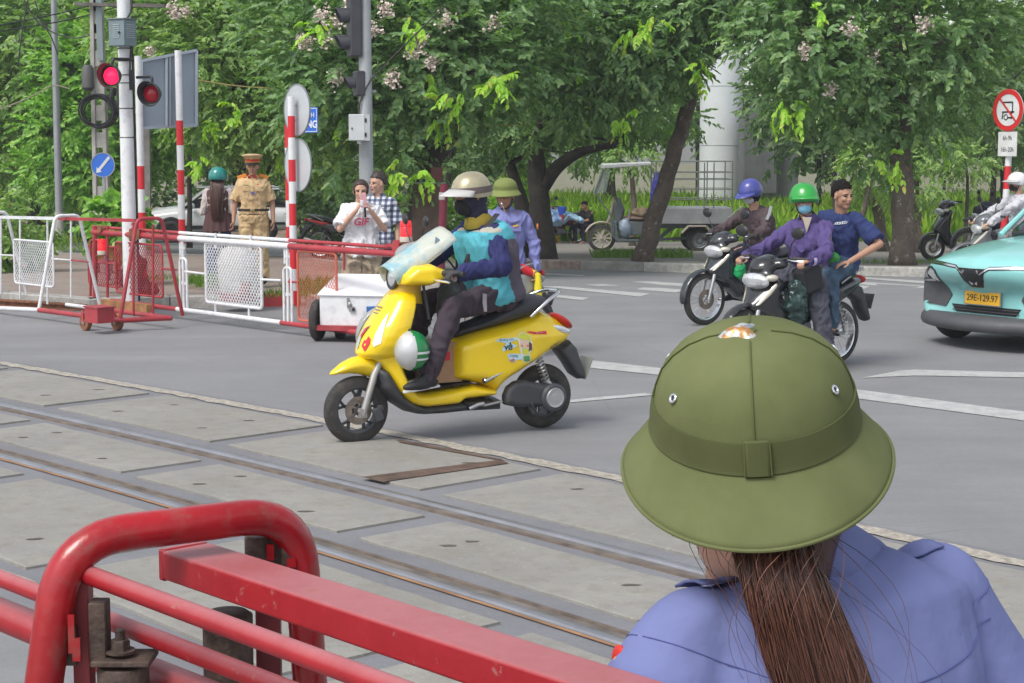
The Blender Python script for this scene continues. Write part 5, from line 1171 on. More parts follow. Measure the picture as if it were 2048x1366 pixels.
 hl = MB().ell((hx + .140, 0, hz - .125), (.055, .150, .078), Matrix.Rotation(R(32), 3, 'Y')).build('headlight', lightm or M_LENS, t)
 for s in (1, -1): MB().ell((hx + .085, s * .135, hz - .095), (.06, .045, .032), Matrix.Rotation(R(s * -35), 3, 'Z')).build('turn_signal', mat('lens_pale', (.62, .58, .48), .15, .3), t)
 mb = MB(); mb.tube(arc_pts([(hx - .10, .36, hz + .06), (hx - .06, .20, hz + .07), (hx - .03, 0, hz + .04), (hx - .06, -.20, hz + .07), (hx - .10, -.36, hz + .06)], .05), .011, 8).build('handlebar', M_BLACK, t)
 for s in (1, -1):
  MB().tube([(hx - .065, s * .25, hz + .07), (hx - .105, s * .38, hz + .06)], .018, 10).build('grip', M_RUB, t)
  MB().tube([(hx - .02, s * .22, hz + .06), (hx - .0, s * .29, hz + .055), (hx - .05, s * .37, hz + .05)], .006, 6).build('brake_lever', M_CHR, t)
  if mirrors:
   mr_ = MB().tube([(hx - .05, s * .20, hz + .07), (hx - .02, s * .26, hz + .20), (hx - .03, s * .30, hz + .25)], .006, 6).build('mirror_stem', M_BLACK, t)
   MB().ell((hx - .03, s * .32, hz + .29), (.02, .075, .052), Matrix.Rotation(R(s * 8), 3, 'X'), nu=20, nv=12).build('mirror', M_BLACK, mr_)
 mb = MB(); mb.tube([(-.05, -.12, .30), (-.3, -.13, .25), (-.45, -.13, .28)], .022, 8).tube([(-.40, -.13, .27), (-.88, -.14, .40)], [.04, .048], 14).build('exhaust', M_STEEL, t)
 mb = MB(); spring(mb, (-.46, .10, .62), (-.58, .10, .34), .025, 8, .005); mb.cyl((-.46, .10, .62), (-.59, .10, .30), .012); spring(mb, (-.46, -.10, .62), (-.58, -.10, .34), .025, 8, .005); mb.build('rear_shock', M_STEEL, t)
 MB().beam((-.10, .08, .32), (xr, .075, r), .03, .035, V(0, 1, 0)).beam((-.10, -.08, .32), (xr, -.075, r), .03, .035, V(0, 1, 0)).build('swing_arm', M_GREY, t, smooth=False)
 for s in (1, -1): MB().cyl((-.0, s * .06, .24), (-.0, s * .24, .24), .013, n=8).cyl((-.32, s * .10, .30), (-.34, s * .24, .30), .012, n=8).build('footrest', M_RUB, t)
 return t
M_SILV = mat('silver_shield', (.62, .63, .64), .2, .4)
b1p = G(1408, 650); a1 = R(180 + 33); B1 = bike('motorbike', 'black motorbike with spoked wheels ridden by the man in the blue cap helmet', 'motorbike', V(b1p.x, b1p.y, 0) - V(math.cos(a1), math.sin(a1), 0) * .62, a1, body=(.02, .024, .03))
b2r = G(1672, 727); a2 = R(180 + 40); B2 = bike('motorbike', 'black motorbike with a clear headlight carrying two riders', 'motorbike', V(b2r.x, b2r.y, 0) + V(math.cos(a2), math.sin(a2), 0) * .60, a2)
for rt_, zz in ((B1, 0), (B2, 0)):
 MB().inflate([(.58, .62), (.50, .72), (.44, .80), (.42, .78), (.50, .66)], .006, .01, .008, yc=.0 ).build('badge', M_SILV, rt_)
g = G(846, 630); B3 = bike('scooter', 'silver-grey scooter standing behind the yellow scooter rider', 'scooter', V(P(900, 500, 15.6).x, 15.6, 0), R(200), body=(.30, .31, .30), style='scooter', wheelk='alloy', mirrors=True)
g = G(1868, 522, .14); B4 = bike('scooter', 'black parked scooter on the sidewalk between tree trunk and teal car', 'scooter', V(g.x + .6, g.y + .2, g.z), R(190), body=(.012, .013, .015), style='scooter', wheelk='spoke', mirrors=False)
g = G(1990, 500, .14); B5 = bike('motorbike', 'motorbike under a dark blue cover behind the teal car', 'motorbike', V(P(2005, 460, 30).x, 30, gz(30) + .14), R(185), body=(.014, .018, .03), mirrors=True)
o = MB().ell((-.25, 0, .82), (.55, .17, .16)).ell((.3, 0, .86), (.25, .2, .2)).ell((-.1, 0, .72), (.5, .2, .2)).build('rain_cover', mat('cover_navy', (.018, .02, .04), .6, bump=.5, bscale=12), B5); soft(o, .02, 4); wrinkle(o, .02, 7)
Yk = 45.; B6 = bike('motorbike', 'dark red motorbike parked beneath the trees left of the cargo tricycle', 'motorbike', V(P(1118, 490, Yk).x, Yk, gz(Yk) + .12), R(215), body=(.10, .012, .015))
Yk = 33.; B7 = bike('motorbike', 'dark motorbike with red side stripe parked left of the woman filming', 'motorbike', V(P(700, 470, Yk).x, Yk, gz(Yk) + .1), R(-12), body=(.02, .02, .024), mirrors=False)
MB().inflate([(-.35, .70), (-.80, .78), (-.84, .76), (-.5, .66)], .006, .01, .01, yc=.155).inflate([(-.35, .70), (-.80, .78), (-.84, .76), (-.5, .66)], .006, .01, .01, yc=-.155).build('side_stripe', M_REDL, B7)
Yk = 62.
for px, a_, lb_, c_ in ((36, 5, 'small red and white motorbike parked far off under the left trees', (.3, .03, .03)), (60, 170, 'far parked motorbike with pale front under the left trees', (.30, .31, .33)), (100, 12, 'dark motorbike parked far behind the lamp post foot', (.03, .03, .035)), (128, 190, 'red motorbike parked far right of the lamp post', (.35, .03, .03))):
 bike('motorbike', lb_, 'motorbike', V(P(px, 420, Yk).x, Yk, gz(Yk) + .55), R(a_), body=c_, group='motorbikes parked far left')
# ------------------------------------------------ generic car by cross sections
def car(t, L, stations, mats, W2, sub=2):
 """stations: (x, [(y,z)...]) half profile from bottom to roof centre; mirrored"""
 rings = []
 for x, pr in stations:
  rings.append([V(x + (q[2] if len(q) > 2 else 0), q[0], q[1]) for q in pr] + [V(x + (q[2] if len(q) > 2 else 0), -q[0], q[1]) for q in reversed(pr)])
 return MB().loft(rings)
tx_w = G(1945, 680); 
TANG = R(180 + 35)
taxi = thing('taxi', 'turquoise electric taxi with a yellow plate entering from the right edge', 'car', (0, 0, 0), TANG)
c_ = P(1930, 610, 16.3); h_ = hd(math.degrees(TANG)); taxi.location = V(c_.x, c_.y, 0) - h_ * 2.02
M_TEAL = mat('turquoise_paint', (.25, .58, .56), .25, var=.03, coat=.7, dirt=.04)
M_GR = mat('grey_cladding', (.07, .072, .08), .55, var=.1, dirt=.2)
def prof(hw, zl, zb_, zt, crown):   # half section: sill, side, shoulder, top
 return [(hw * .93, zl), (hw, zl + (zb_ - zl) * .35), (hw, zb_), (hw * .97, zb_ + (zt - zb_) * .55), (hw * .80, zt), (hw * .4, zt + crown * .8), (0.001, zt + crown)]
def nose(x, hw, zl, zb_, zt, crown, bow): # with the middle bowed forward
 p = prof(hw, zl, zb_, zt, crown); return (x, [(q[0], q[1], bow * (1 - (q[0] / hw) ** 2)) for q in p])
stn = [nose(1.66, .66, .32, .5, .62, .06, .30), nose(1.70, .74, .24, .52, .72, .07, .28), nose(1.69, .83, .22, .58, .82, .06, .24), nose(1.55, .87, .21, .62, .88, .06, .17), nose(1.3, .89, .20, .64, .94, .06, .08), nose(.9, .89, .20, .66, 1.00, .05, .02), nose(.55, .89, .2, .68, 1.03, .05, 0), nose(.1, .89, .2, .7, 1.05, .06, 0), nose(-1.2, .89, .2, .7, 1.06, .06, 0), nose(-1.9, .87, .22, .66, 1.05, .04, -.05), nose(-2.0, .78, .3, .6, 1.0, .02, -.05)]
body = car(taxi, 4, stn, None, .9).build('body', M_TEAL, taxi, ang=180, sub=2)
cst = [nose(.62, .78, .98, 1.0, 1.02, .03, .1), nose(.25, .78, 1.0, 1.1, 1.28, .05, .1), nose(-.15, .76, 1.0, 1.2, 1.52, .05, .03), nose(-.9, .74, 1.0, 1.25, 1.56, .06, 0), nose(-1.5, .72, 1.0, 1.2, 1.5, .05, 0), nose(-1.95, .68, 1.0, 1.05, 1.1, .03, 0)]
cab = car(taxi, 4, cst, None, .8).build('cabin_glass', M_GLASSD, taxi, ang=180, sub=1)
rst = [nose(-.18, .60, 1.555, 1.56, 1.575, .03, .04), nose(-.9, .62, 1.585, 1.60, 1.605, .03, 0), nose(-1.6, .58, 1.52, 1.53, 1.54, .03, 0)]
car(taxi, 4, rst, None, .8).build('roof', M_TEAL, taxi, ang=180, sub=1)
for s in (1, -1): MB().tube([(.60, s * .76, 1.04), (.22, s * .74, 1.30), (-.16, s * .70, 1.545)], .03, 8).build('pillar', M_TEAL, taxi)
MB().tube([(.70, .5, 1.075), (.72, 0, 1.10), (.70, -.5, 1.075)], .018, 8).tube([(.66, .15, 1.09), (.60, .35, 1.10), (.50, .62, 1.12)], .012, 6).build('wiper', M_BLACK, taxi)
body_b = bake(body); _bt = BVHTree.FromPolygons([v.co.copy() for v in body.data.vertices], [tuple(p.vertices) for p in body.data.polygons])
def tx(z, y):
 h = _bt.ray_cast(V(4, y, z), V(-1, 0, 0)); return h[0].x if h[0] is not None else 1.6
def tdecal(poly, m, name, off=.006, th=.02, dens=1):
 k = len(poly); c = (sum(p[0] for p in poly) / k, sum(p[1] for p in poly) / k); vs = []; P2 = []
 for (a, b_) in zip(poly, poly[1:] + poly[:1]):
  for i in range(4): P2.append((lerp(a[0], b_[0], i / 4), lerp(a[1], b_[1], i / 4)))
 k = len(P2)
 for y, z in P2: vs.append(V(tx(z, y) - .02, y, z))
 for q in (1., .75, .5, .25, .001):
  for y, z in P2: yy, zz = c[0] + (y - c[0]) * q, c[1] + (z - c[1]) * q; vs.append(V(tx(zz, yy) + off, yy, zz))
 return MB().add(vs, [(r_ * k + i, r_ * k + (i + 1) % k, (r_ + 1) * k + (i + 1) % k, (r_ + 1) * k + i) for r_ in range(5) for i in range(k)]).build(name, m, taxi)
def twice(poly, m, name, off=.006):
 for s in (1, -1): tdecal([(s * y, z) for y, z in poly], m, name, off)
def tstrip(pts, w, m, name, off):
 """narrow band following the nose"""
 vs = []; n = 0
 pp = []
 for a, b_ in zip(pts, pts[1:]):
  for i in range(6): pp.append((lerp(a[0], b_[0], i / 6), lerp(a[1], b_[1], i / 6)))
 pp.append(pts[-1])
 for y, z in pp:
  for dz, o in ((-w / 2, -.01), (-w / 2, off), (w / 2, off), (w / 2, -.01)): vs.append(V(tx(z + dz, y) + o, y, z + dz))
 return MB().add(vs, [(i * 4 + j, i * 4 + 4 + j, i * 4 + 5 + j, i * 4 + 1 + j) for i in range(len(pp) - 1) for j in range(3)]).build(name, m, taxi)
for s in (1, -1):
 tstrip([(s * .10, .735), (s * .20, .80), (s * .45, .815), (s * .68, .815), (s * .78, .80)], .036, M_BLACK, 'light_bar_frame', .004)
 tstrip([(s * .10, .737), (s * .20, .802), (s * .45, .817), (s * .66, .817), (s * .74, .805)], .018, M_CHR, 'light_bar', .010)
tdecal([(-.17, .795), (.17, .795), (.12, .67), (.07, .605), (-.07, .605), (-.12, .67)], M_BLACK, 'emblem_panel', .008)
mb = MB()
for s in (1, -1):
 for (y0, z0, y1, z1, w) in ((.09, .775, .02, .635, .026),): mb.beam((tx(z0, s * y0) + .016, s * y0, z0), (tx(z1, s * y1) + .016, s * y1, z1), w, .006, V(1, 0, 0))
mb.build('v_emblem', M_CHR, taxi, smooth=False)
px_ = tx(.50, .0) + .012
MB().box((px_, 0, .495), (.010, .44, .14)).build('plate_holder', M_STEEL, taxi, smooth=False, bevel=.003); MB().box((px_ + .006, 0, .495), (.006, .42, .12)).build('number_plate', mat('plate_yellow', (.72, .40, .02), .5, var=.04), taxi, smooth=False)
text('29E-129.97', .088, face_M((px_ + .0095, 0, .495), (0, 1, 0), (0, 0, 1)), M_BLACK, 'plate_number', taxi, .0008, bold=.001, sx=.95)
tdecal([(-.42, .415), (.42, .415), (.36, .34), (-.36, .34)], M_BLACK, 'lower_grille', .006)
mb = MB()
for z in (.365, .395): 
 for k in range(8): y0, y1 = -.4 + k * .1, -.3 + k * .1; mb.beam((tx(z, y0) + .012, y0, z), (tx(z, y1) + .012, y1, z), .006, .012, V(1, 0, 0))
mb.build('grille_bar', M_GR, taxi, smooth=False)
twice([(.42, .50), (.52, .66), (.80, .64), (.82, .40), (.50, .38)], M_GR, 'fog_pocket', .010)
twice([(.50, .60), (.56, .74), (.64, .775), (.83, .76), (.83, .63), (.62, .615)], mat('lamp_black', (.02, .02, .025), .15), 'headlight_housing', .014)
twice([(.53, .63), (.58, .73), (.65, .755), (.70, .70), (.62, .65)], M_LENS, 'headlight', .022); twice([(.70, .65), (.74, .74), (.81, .73), (.80, .66)], mat('headlight_glass', (.20, .22, .24), .05, coat=1), 'headlight', .020)
twice([(.58, .625), (.83, .615), (.83, .635), (.60, .645)], M_CHR, 'lamp_trim', .022)
mb = MB(); 
ring = []
for k in range(15):
 y = -.86 + 1.72 * k / 14; x = 1.62 + .36 * (1 - (y / .86) ** 2)
 ring.append([V(x - .25, y, .17), V(x + .02, y, .19), V(x + .05, y, .24), V(x + .03, y, .29), V(x - .03, y, .33), V(x - .25, y, .33)])
mb.loft(ring); mb.build('bumper', M_GR, taxi, ang=60)
for s in (1, -1): MB().inflate([(1.50, .36), (1.50, .55), (1.42, .66), (1.25, .71), (.98, .71), (.76, .56), (.66, .30), (.7, .22), (1.5, .22)], .02, .03, .02, yc=s * .872).build('wheel_arch', M_GR, taxi)
for s in (1, -1):
 for x in (1.18, -1.3): wheel(taxi, (x, s * .81, .325), .325, .20, 'car', False, .70, M_GREY, side=s)
MB().box((.0, 0, .3), (3.0, 1.5, .2)).build('underbody', M_BLACK, taxi, smooth=False)
# ------------------------------------------------ white SUV far behind
Yv = 53.; suv = thing('suv', 'white sport utility vehicle parked behind the officer', 'car', V(P(440, 480, Yv).x, Yv, gz(Yv) + .0), R(180 + 4))
M_CW = mat('car_white', (.70, .70, .71), .25, var=.02, coat=.6)
def sv(x, hw, zl, zb_, zt, cr, bow=0): return nose(x, hw, zl, zb_, zt, cr, bow)
bs = [sv(2.28, .62, .42, .6, .72, .03, .08), sv(2.22, .82, .34, .66, .86, .06, .12), sv(2.0, .92, .32, .72, .98, .06, .08), sv(1.5, .95, .32, .75, 1.06, .06), sv(.95, .95, .32, .80, 1.12, .05), sv(.5, .95, .32, .8, 1.12, .04), sv(-1., .95, .32, .8, 1.12, .03), sv(-1.9, .95, .34, .8, 1.14, .03), sv(-2.25, .90, .4, .8, 1.12, .03), sv(-2.3, .80, .5, .8, 1.0, .03)]
car(suv, 4, bs, None, .9).build('body', M_CW, suv, ang=180, sub=1)
gs = [sv(1.05, .84, 1.08, 1.12, 1.14, .02), sv(.35, .80, 1.1, 1.3, 1.60, .03), sv(-1., .80, 1.1, 1.35, 1.66, .03), sv(-2.0, .78, 1.1, 1.3, 1.60, .03), sv(-2.25, .78, 1.1, 1.15, 1.2, .02)]
car(suv, 4, gs, None, .8).build('cabin_glass', M_GLASSD, suv, ang=60)
rs_ = [sv(.38, .76, 1.60, 1.62, 1.65, .03), sv(-1., .78, 1.66, 1.68, 1.72, .04), sv(-2.1, .76, 1.60, 1.62, 1.66, .03)]
car(suv, 4, rs_, None, .8).build('roof', M_CW, suv, ang=60, sub=1)
for s in (1, -1):
 for a, b_ in (((1.05, .86, 1.1), (.38, .79, 1.62)), ((-.35, .86, 1.1), (-.40, .79, 1.66)), ((-2.2, .84, 1.1), (-1.95, .78, 1.62)), ((-1.25, .86, 1.1), (-1.45, .79, 1.64))): MB().beam((a[0], s * a[1], a[2]), (b_[0], s * b_[1], b_[2]), .07, .05, V(0, 1, 0)).build('pillar', M_CW, suv, smooth=False)
 MB().ell((.72, s * 1.04, 1.16), (.09, .13, .09)).build('mirror', M_CW, suv)
 MB().ell((2.1, s * .82, .86), (.22, .12, .06)).build('headlight', M_GLASSD, suv)
 MB().tube([(.62, s * .78, 1.70), (-1.9, s * .76, 1.72)], .025, 8).build('roof_rail', M_GREY, suv)
 for x in (1.38, -1.38):
  arch = [(x + math.cos(R(a)) * .47, .38 + math.sin(R(a)) * .45) for a in range(0, 181, 12)] + [(x - .36, .36), (x + .36, .36)]
  MB().inflate(arch, .03, .03, .03, yc=s * .93).build('wheel_arch', M_BLACK, suv); wheel(suv, (x, s * .88, .36), .36, .24, 'car', False, .70, M_STEEL, side=s)
 MB().box((0, s * .96, .5), (1.9, .03, .12)).box((-1.9, s * .94, .62), (.35, .03, .08)).build('side_sill', M_BLACK, suv, smooth=False)
 for x in (.1, -.95): MB().box((x, s * .962, .98), (.20, .02, .03)).build('door_handle', M_GREY, suv, smooth=False)
 MB().box((-.42, s * .957, .82), (.012, .006, .56)).box((.85, s * .955, .82), (.012, .006, .5)).build('door_gap', M_BLACK, suv, smooth=False)
# ------------------------------------------------ cargo tricycle
Yu = 38.; g = P(1203, 500, Yu); tuk = thing('cargo_tricycle', 'grey metal cargo tricycle with a canopy over the driver and a slatted cage', 'tricycle', V(g.x, Yu, gz(Yu) + .13), 0)
zt0 = tuk.location.z
def U(px, py, dy=0.):
 p = P(px, py, Yu + dy); return V(p.x - g.x, dy, p.z - zt0)
M_TM = mat('tricycle_metal', (.27, .28, .29), .6, .3, var=.15, vscale=3, dirt=.4); M_TG = mat('tricycle_green', (.10, .12, .13), .6, dirt=.4); M_TAN = mat('tan_paint', (.38, .33, .27), .7, dirt=.3)
wheel(tuk, U(1203, 476), .31, .10, 'slots', False, .72, mat('wheel_tan', (.42, .38, .33), .6, dirt=.4))
for dy in (-.55, .75): wheel(tuk, U(1399, 481, dy) if dy < 0 else U(1399, 481, -.55) + V(0, 1.3, 0), .29, .16, 'steel', False, .55, M_GREY, side=-1)
MB().tube([U(1203, 476), U(1212, 452), U(1222, 430), U(1228, 395)], [.03, .035, .04, .03], 8).tube([U(1203, 476) + V(0, .12, 0), U(1218, 440) + V(0, .12, 0)], .03, 8).build('front_fork', M_TAN, tuk)
MB().inflate([(U(1203, 476).x + math.cos(R(a)) * .40, U(1203, 476).z + math.sin(R(a)) * .38) for a in range(20, 161, 10)] + [(U(1203, 476).x + math.cos(R(a)) * .345, U(1203, 476).z + math.sin(R(a)) * .33) for a in range(160, 19, -10)], .07, .03, .015).build('front_fender', M_TAN, tuk)
MB().inflate([(U(1226, 410).x, U(1226, 410).z), (U(1240, 392).x, U(1240, 392).z), (U(1250, 420).x, U(1250, 420).z), (U(1242, 452).x, U(1242, 452).z), (U(1228, 450).x, U(1228, 450).z)], .14, .06, .02).build('front_cowl', M_TG, tuk)
MB().tube([U(1232, 398) + V(0, -.35, .02), U(1230, 396), U(1232, 398) + V(0, .35, .02)], .018, 8).build('handlebar', M_BLACK, tuk)
def rod(mb, a, b, r=.018, dy0=-.5, dy1=None): mb.tube([U(*a, dy0), U(*b, dy0 if dy1 is None else dy1)], r, 7); return mb
mb = MB()
for dy in (-.5, .5):
 rod(mb, (1222, 430), (1190, 385), .018, dy); rod(mb, (1190, 385), (1207, 338), .018, dy); rod(mb, (1302, 340), (1305, 440), .018, dy)
 rod(mb, (1222, 430), (1224, 470), .02, dy); rod(mb, (1224, 470), (1236, 482), .02, dy)
mb.tube([U(1190, 385, -.5), U(1190, 385, -.5) + V(0, 1, 0)], .015, 6); mb.build('canopy_frame', M_TG, tuk)
p = [U(1205, 338, -.52), U(1303, 331, -.52), U(1303, 324, -.52), U(1207, 328, -.52)]
mb = MB(); e = V(0, 1.08, 0); mb.add(p + [q + e for q in p], [(0, 1, 2, 3), (4, 7, 6, 5), (3, 2, 6, 7), (0, 4, 5, 1), (0, 3, 7, 4), (1, 5, 6, 2)]); mb.build('canopy', mat('canopy_silver', (.55, .56, .55), .45, .3, dirt=.4), tuk, smooth=False, bevel=.02)
p = [U(1192, 388, -.5), U(1212, 384, -.5), U(1222, 340, -.5), U(1207, 340, -.5)]; mb = MB(); mb.add([q + V(0, .02, 0) for q in p] + [q + V(0, 1.0, 0) for q in p], [(0, 1, 2, 3), (4, 7, 6, 5), (3, 7, 4, 0)]); mb.build('windshield', mat('scratched_glass', (.25, .31, .28), .2, alpha=.55), tuk, smooth=False)
MB().inflate([(U(1225, 440).x, U(1225, 440).z), (U(1222, 470).x, U(1222, 470).z), (U(1232, 483).x, U(1232, 483).z), (U(1300, 484).x, U(1300, 484).z), (U(1300, 476).x, U(1300, 476).z), (U(1236, 474).x, U(1236, 474).z), (U(1232, 440).x, U(1232, 440).z)], .45, .02, .02).build('floor_pan', M_TG, tuk)
mb = MB(); c = U(1275, 455); mb.box(c, (.55, .7, .30)); mb.build('seat_box', M_TG, tuk, smooth=False, bevel=.02); MB().ell(U(1275, 436), (.32, .4, .09)).build('driver_seat', mat('worn_brown', (.14, .09, .07), .7), tuk)
cbx = MB(); a = U(1312, 416, -.6); b_ = U(1465, 448, -.6); cz = (a.z + b_.z) / 2
MB().box(((a.x + b_.x) / 2, .05, cz), (b_.x - a.x, 1.3, a.z - b_.z)).build('cargo_bed', M_TM, tuk, smooth=False, bevel=.012)
mb = MB(); zt_ = U(1400, 325, -.6).z; 
for zpx_ in (323, 345, 359, 379, 399): 
 z = U(1400, zpx_, -.6).z
 for dy in (-.6, .7): mb.tube([(U(1312, 345, -.6).x, dy, z), (b_.x, dy, z)], .012, 6)
 for x in (U(1312, 345, -.6).x, b_.x): mb.tube([(x, -.6, z), (x, .7, z)], .012, 6)
for pxx in (1312, 1409, 1428, 1465):
 for dy in (-.6, .7): mb.tube([(U(pxx, 345, -.6).x, dy, a.z), (U(pxx, 345, -.6).x, dy, zt_)], .014, 6)
mb.build('cage', mat('cage_steel', (.16, .17, .15), .6, .4, dirt=.3), tuk)
mb = MB(); mb.box(((a.x + b_.x) / 2, .05, b_.z - .06), (b_.x - a.x, .8, .09)); mb.beam(U(1305, 488, -.2), U(1350, 450, -.2), .08, .06, V(0, 1, 0)).beam(U(1250, 482, -.2), U(1380, 476, -.2), .06, .08, V(0, 1, 0)); mb.build('chassis', M_TG, tuk, smooth=False)
mb = MB()
for s_ in ((1363, 466, 1377, 452), (1377, 452, 1412, 452), (1412, 452, 1424, 468)): mb.beam(U(s_[0], s_[1], -.68), U(s_[2], s_[3], -.68), .22, .025, V(0, 0, 1))
mb.build('rear_fender', M_TAN, tuk, smooth=False)
MB().tube([U(1258, 418, -.3), U(1258, 440, -.3)], .02, 6).build('lever', M_STEEL, tuk)
t = thing('jacket', 'blue jacket hanging on the front of the tricycle cage', 'jacket', U(1318, 350, -.55) + tuk.location); o = MB().ell((0, 0, -.25), (.16, .10, .34)).ell((-.06, 0, -.5), (.13, .09, .25)).build('cloth', mat('royal_blue', (.03, .035, .22), .8), t); soft(o, .02, 3); wrinkle(o, .02, 10)
t = thing('sack', 'brown and cream sack lying on the tricycle driver\'s seat', 'sack', U(1285, 428, -.2) + tuk.location); o = MB().ell((0, 0, .02), (.26, .2, .13)).ell((.15, 0, .05), (.12, .14, .1)).build('bag', mat('sack_tan', (.28, .22, .13), .85, col2=(.08, .05, .04), var=.2, vscale=6), t); soft(o, .02, 3); wrinkle(o, .015, 9)
t = thing('bag', 'pale blue plastic bag of goods on the tricycle floor', 'bag', U(1250, 455, -.3) + tuk.location); o = MB().ell((0, 0, -.02), (.16, .16, .22)).build('plastic', mat('pale_blue_plastic', (.22, .28, .36), .4), t); wrinkle(o, .02, 10)
q = P(1120, 440, 44.5); t = thing('tarpaulin', 'blue plastic tarpaulin bundle on the parked red motorbike', 'tarpaulin', q); o = MB().ell((-.25, 0, .05), (.5, .3, .22)).ell((.25, 0, .10), (.4, .28, .08), Matrix.Rotation(R(22), 3, 'Y')).build('cloth', mat('tarp_blue', (.06, .12, .45), .5, col2=(.35, .55, .65), var=.2, vscale=3), t); soft(o, .03, 3); wrinkle(o, .05, 5)
q = P(1094, 440, 46); t = thing('crate', 'orange and green striped crate behind the blue tarpaulin', 'crate', q)
for k, c in enumerate(((.62, .30, .04), (.10, .35, .12), (.62, .30, .04), (.5, .45, .35))): MB().box((0, 0, -.1 + k * .13), (.8, .4, .12)).build('slat', mat('crate_%d' % k, c, .6), t, smooth=False)
for dx in (-.3, .3): MB().box((dx, 0, -.45), (.06, .3, .6)).build('leg', MATS['crate_0'], t, smooth=False)
q = P(1124, 418, 44.3); t = thing('cup', 'blue and red plastic cup on top of the tarpaulin', 'cup', q); MB().lathe([(.07, -.15), (.12, .03), (.12, .06), (.09, .06)], (0, 0, 0), (0, 0, 1), 14).build('shell', mat('cup_blue', (.03, .08, .5), .4), t); MB().lathe([(.05, -.32), (.075, -.15)], (0, 0, 0), (0, 0, 1), 14).build('cup_foot', mat('cup_red', (.4, .04, .05), .5), t)
# ================================================================ people
def skinm(name, c): 
 m = mat(name, c, .55, var=.08, vscale=18); b = m.node_tree.nodes['Principled BSDF']; b.inputs['Subsurface Weight'].default_value = .12; b.inputs['Subsurface Radius'].default_value = (.01, .004, .002); b.inputs['Subsurface Scale'].default_value = .5; return m
SK1 = skinm('skin_tan', (.42, .235, .155)); SK2 = skinm('skin_light', (.52, .31, .22)); SK3 = skinm('skin_brown', (.36, .185, .11))
M_LIP = mat('lips', (.33, .11, .09), .5); M_EYE = mat('eye_dark', (.03, .022, .02), .3); M_HAIR = mat('black_hair', (.012, .010, .009), .75, var=.5, vscale=60, bump=.8, bscale=200, spec=.15)
def cloth(name, c, var=.07, **k): return mat(name, c, .88, var=var, vscale=k.pop('vscale', 7), bump=.25, bscale=300, spec=.25, **k)
def hmat(f, up=(0, 0, 1)):
 f = V(f).normalized(); l_ = V(up).cross(f).normalized(); u = f.cross(l_)
 return Matrix(((f.x, l_.x, u.x), (f.y, l_.y, u.y), (f.z, l_.z, u.z)))
def hand(mb, w, d, n, lat, curl=.5, s=1.):
 """palm, four bent fingers, thumb leaving the side of the palm; lat points to the thumb side"""
 d = V(d).normalized(); lat = V(lat); lat = (lat - d * lat.dot(d)).normalized(); n = d.cross(lat) if n is None else V(n); n = (n - d * n.dot(d) - lat * n.dot(lat)).normalized()
 w = V(w); mr = Matrix(((d.x, lat.x, n.x), (d.y, lat.y, n.y), (d.z, lat.z, n.z)))
 mb.ell(w + d * .045 * s, (.052 * s, .041 * s, .016 * s), mr)
 for o_, L in ((.030, .070), (.011, .078), (-.009, .073), (-.028, .058)):
  p = w + d * .078 * s + lat * o_ * s; dr = (d + lat * o_ * 3.).normalized(); r_ = .0092 * s; a = 0
  for k, fr in enumerate((.45, .30, .25)):
   a += curl * (.55, .95, .7)[k]; q = p + (dr * math.cos(a) + n * math.sin(a)) * L * fr * s; mb.cap(p, r_, q, r_ * .9, 8); p = q; r_ *= .92
 p = w + d * .022 * s + lat * .030 * s; q = p + (d * .65 + lat * .65 + n * .35 * (1 + curl)).normalized() * .04 * s; mb.cap(p, .012 * s, q, .010 * s, 8)
 mb.cap(q, .010 * s, q + (d * .9 + lat * .25 - lat * curl * .5 + n * .3).normalized() * .033 * s, .009 * s, 8)
def head_parts(mb, c, M, s=1., jaw=1.):
 def e(p, r, R_=None): mb.ell(c + M @ (V(p) * s), tuple(x * s for x in r), M if R_ is None else M @ R_, nu=20, nv=14)
 e((-.014, 0, .030), (.097, .077, .084)); e((.016, 0, -.034), (.070, .060 * jaw, .074)); e((.052, 0, -.088), (.030, .030, .024)); e((.0, 0, -.06), (.06, .056 * jaw, .045))
 for k in (-1, 1): e((.058, k * .034, -.022), (.028, .024, .024)); e((.070, k * .030, .024), (.020, .026, .008)); e((-.004, k * .078, -.006), (.017, .009, .031)); e((.083, k * .011, -.030), (.010, .009, .008)); e((.070, k * .031, .004), (.014, .014, .009))
 mb.cap(c + M @ (V(.084, 0, .012) * s), .008 * s, c + M @ (V(.100, 0, -.024) * s), .012 * s, 8); e((.084, 0, -.052), (.011, .024, .007)); e((.081, 0, -.062), (.011, .021, .008))
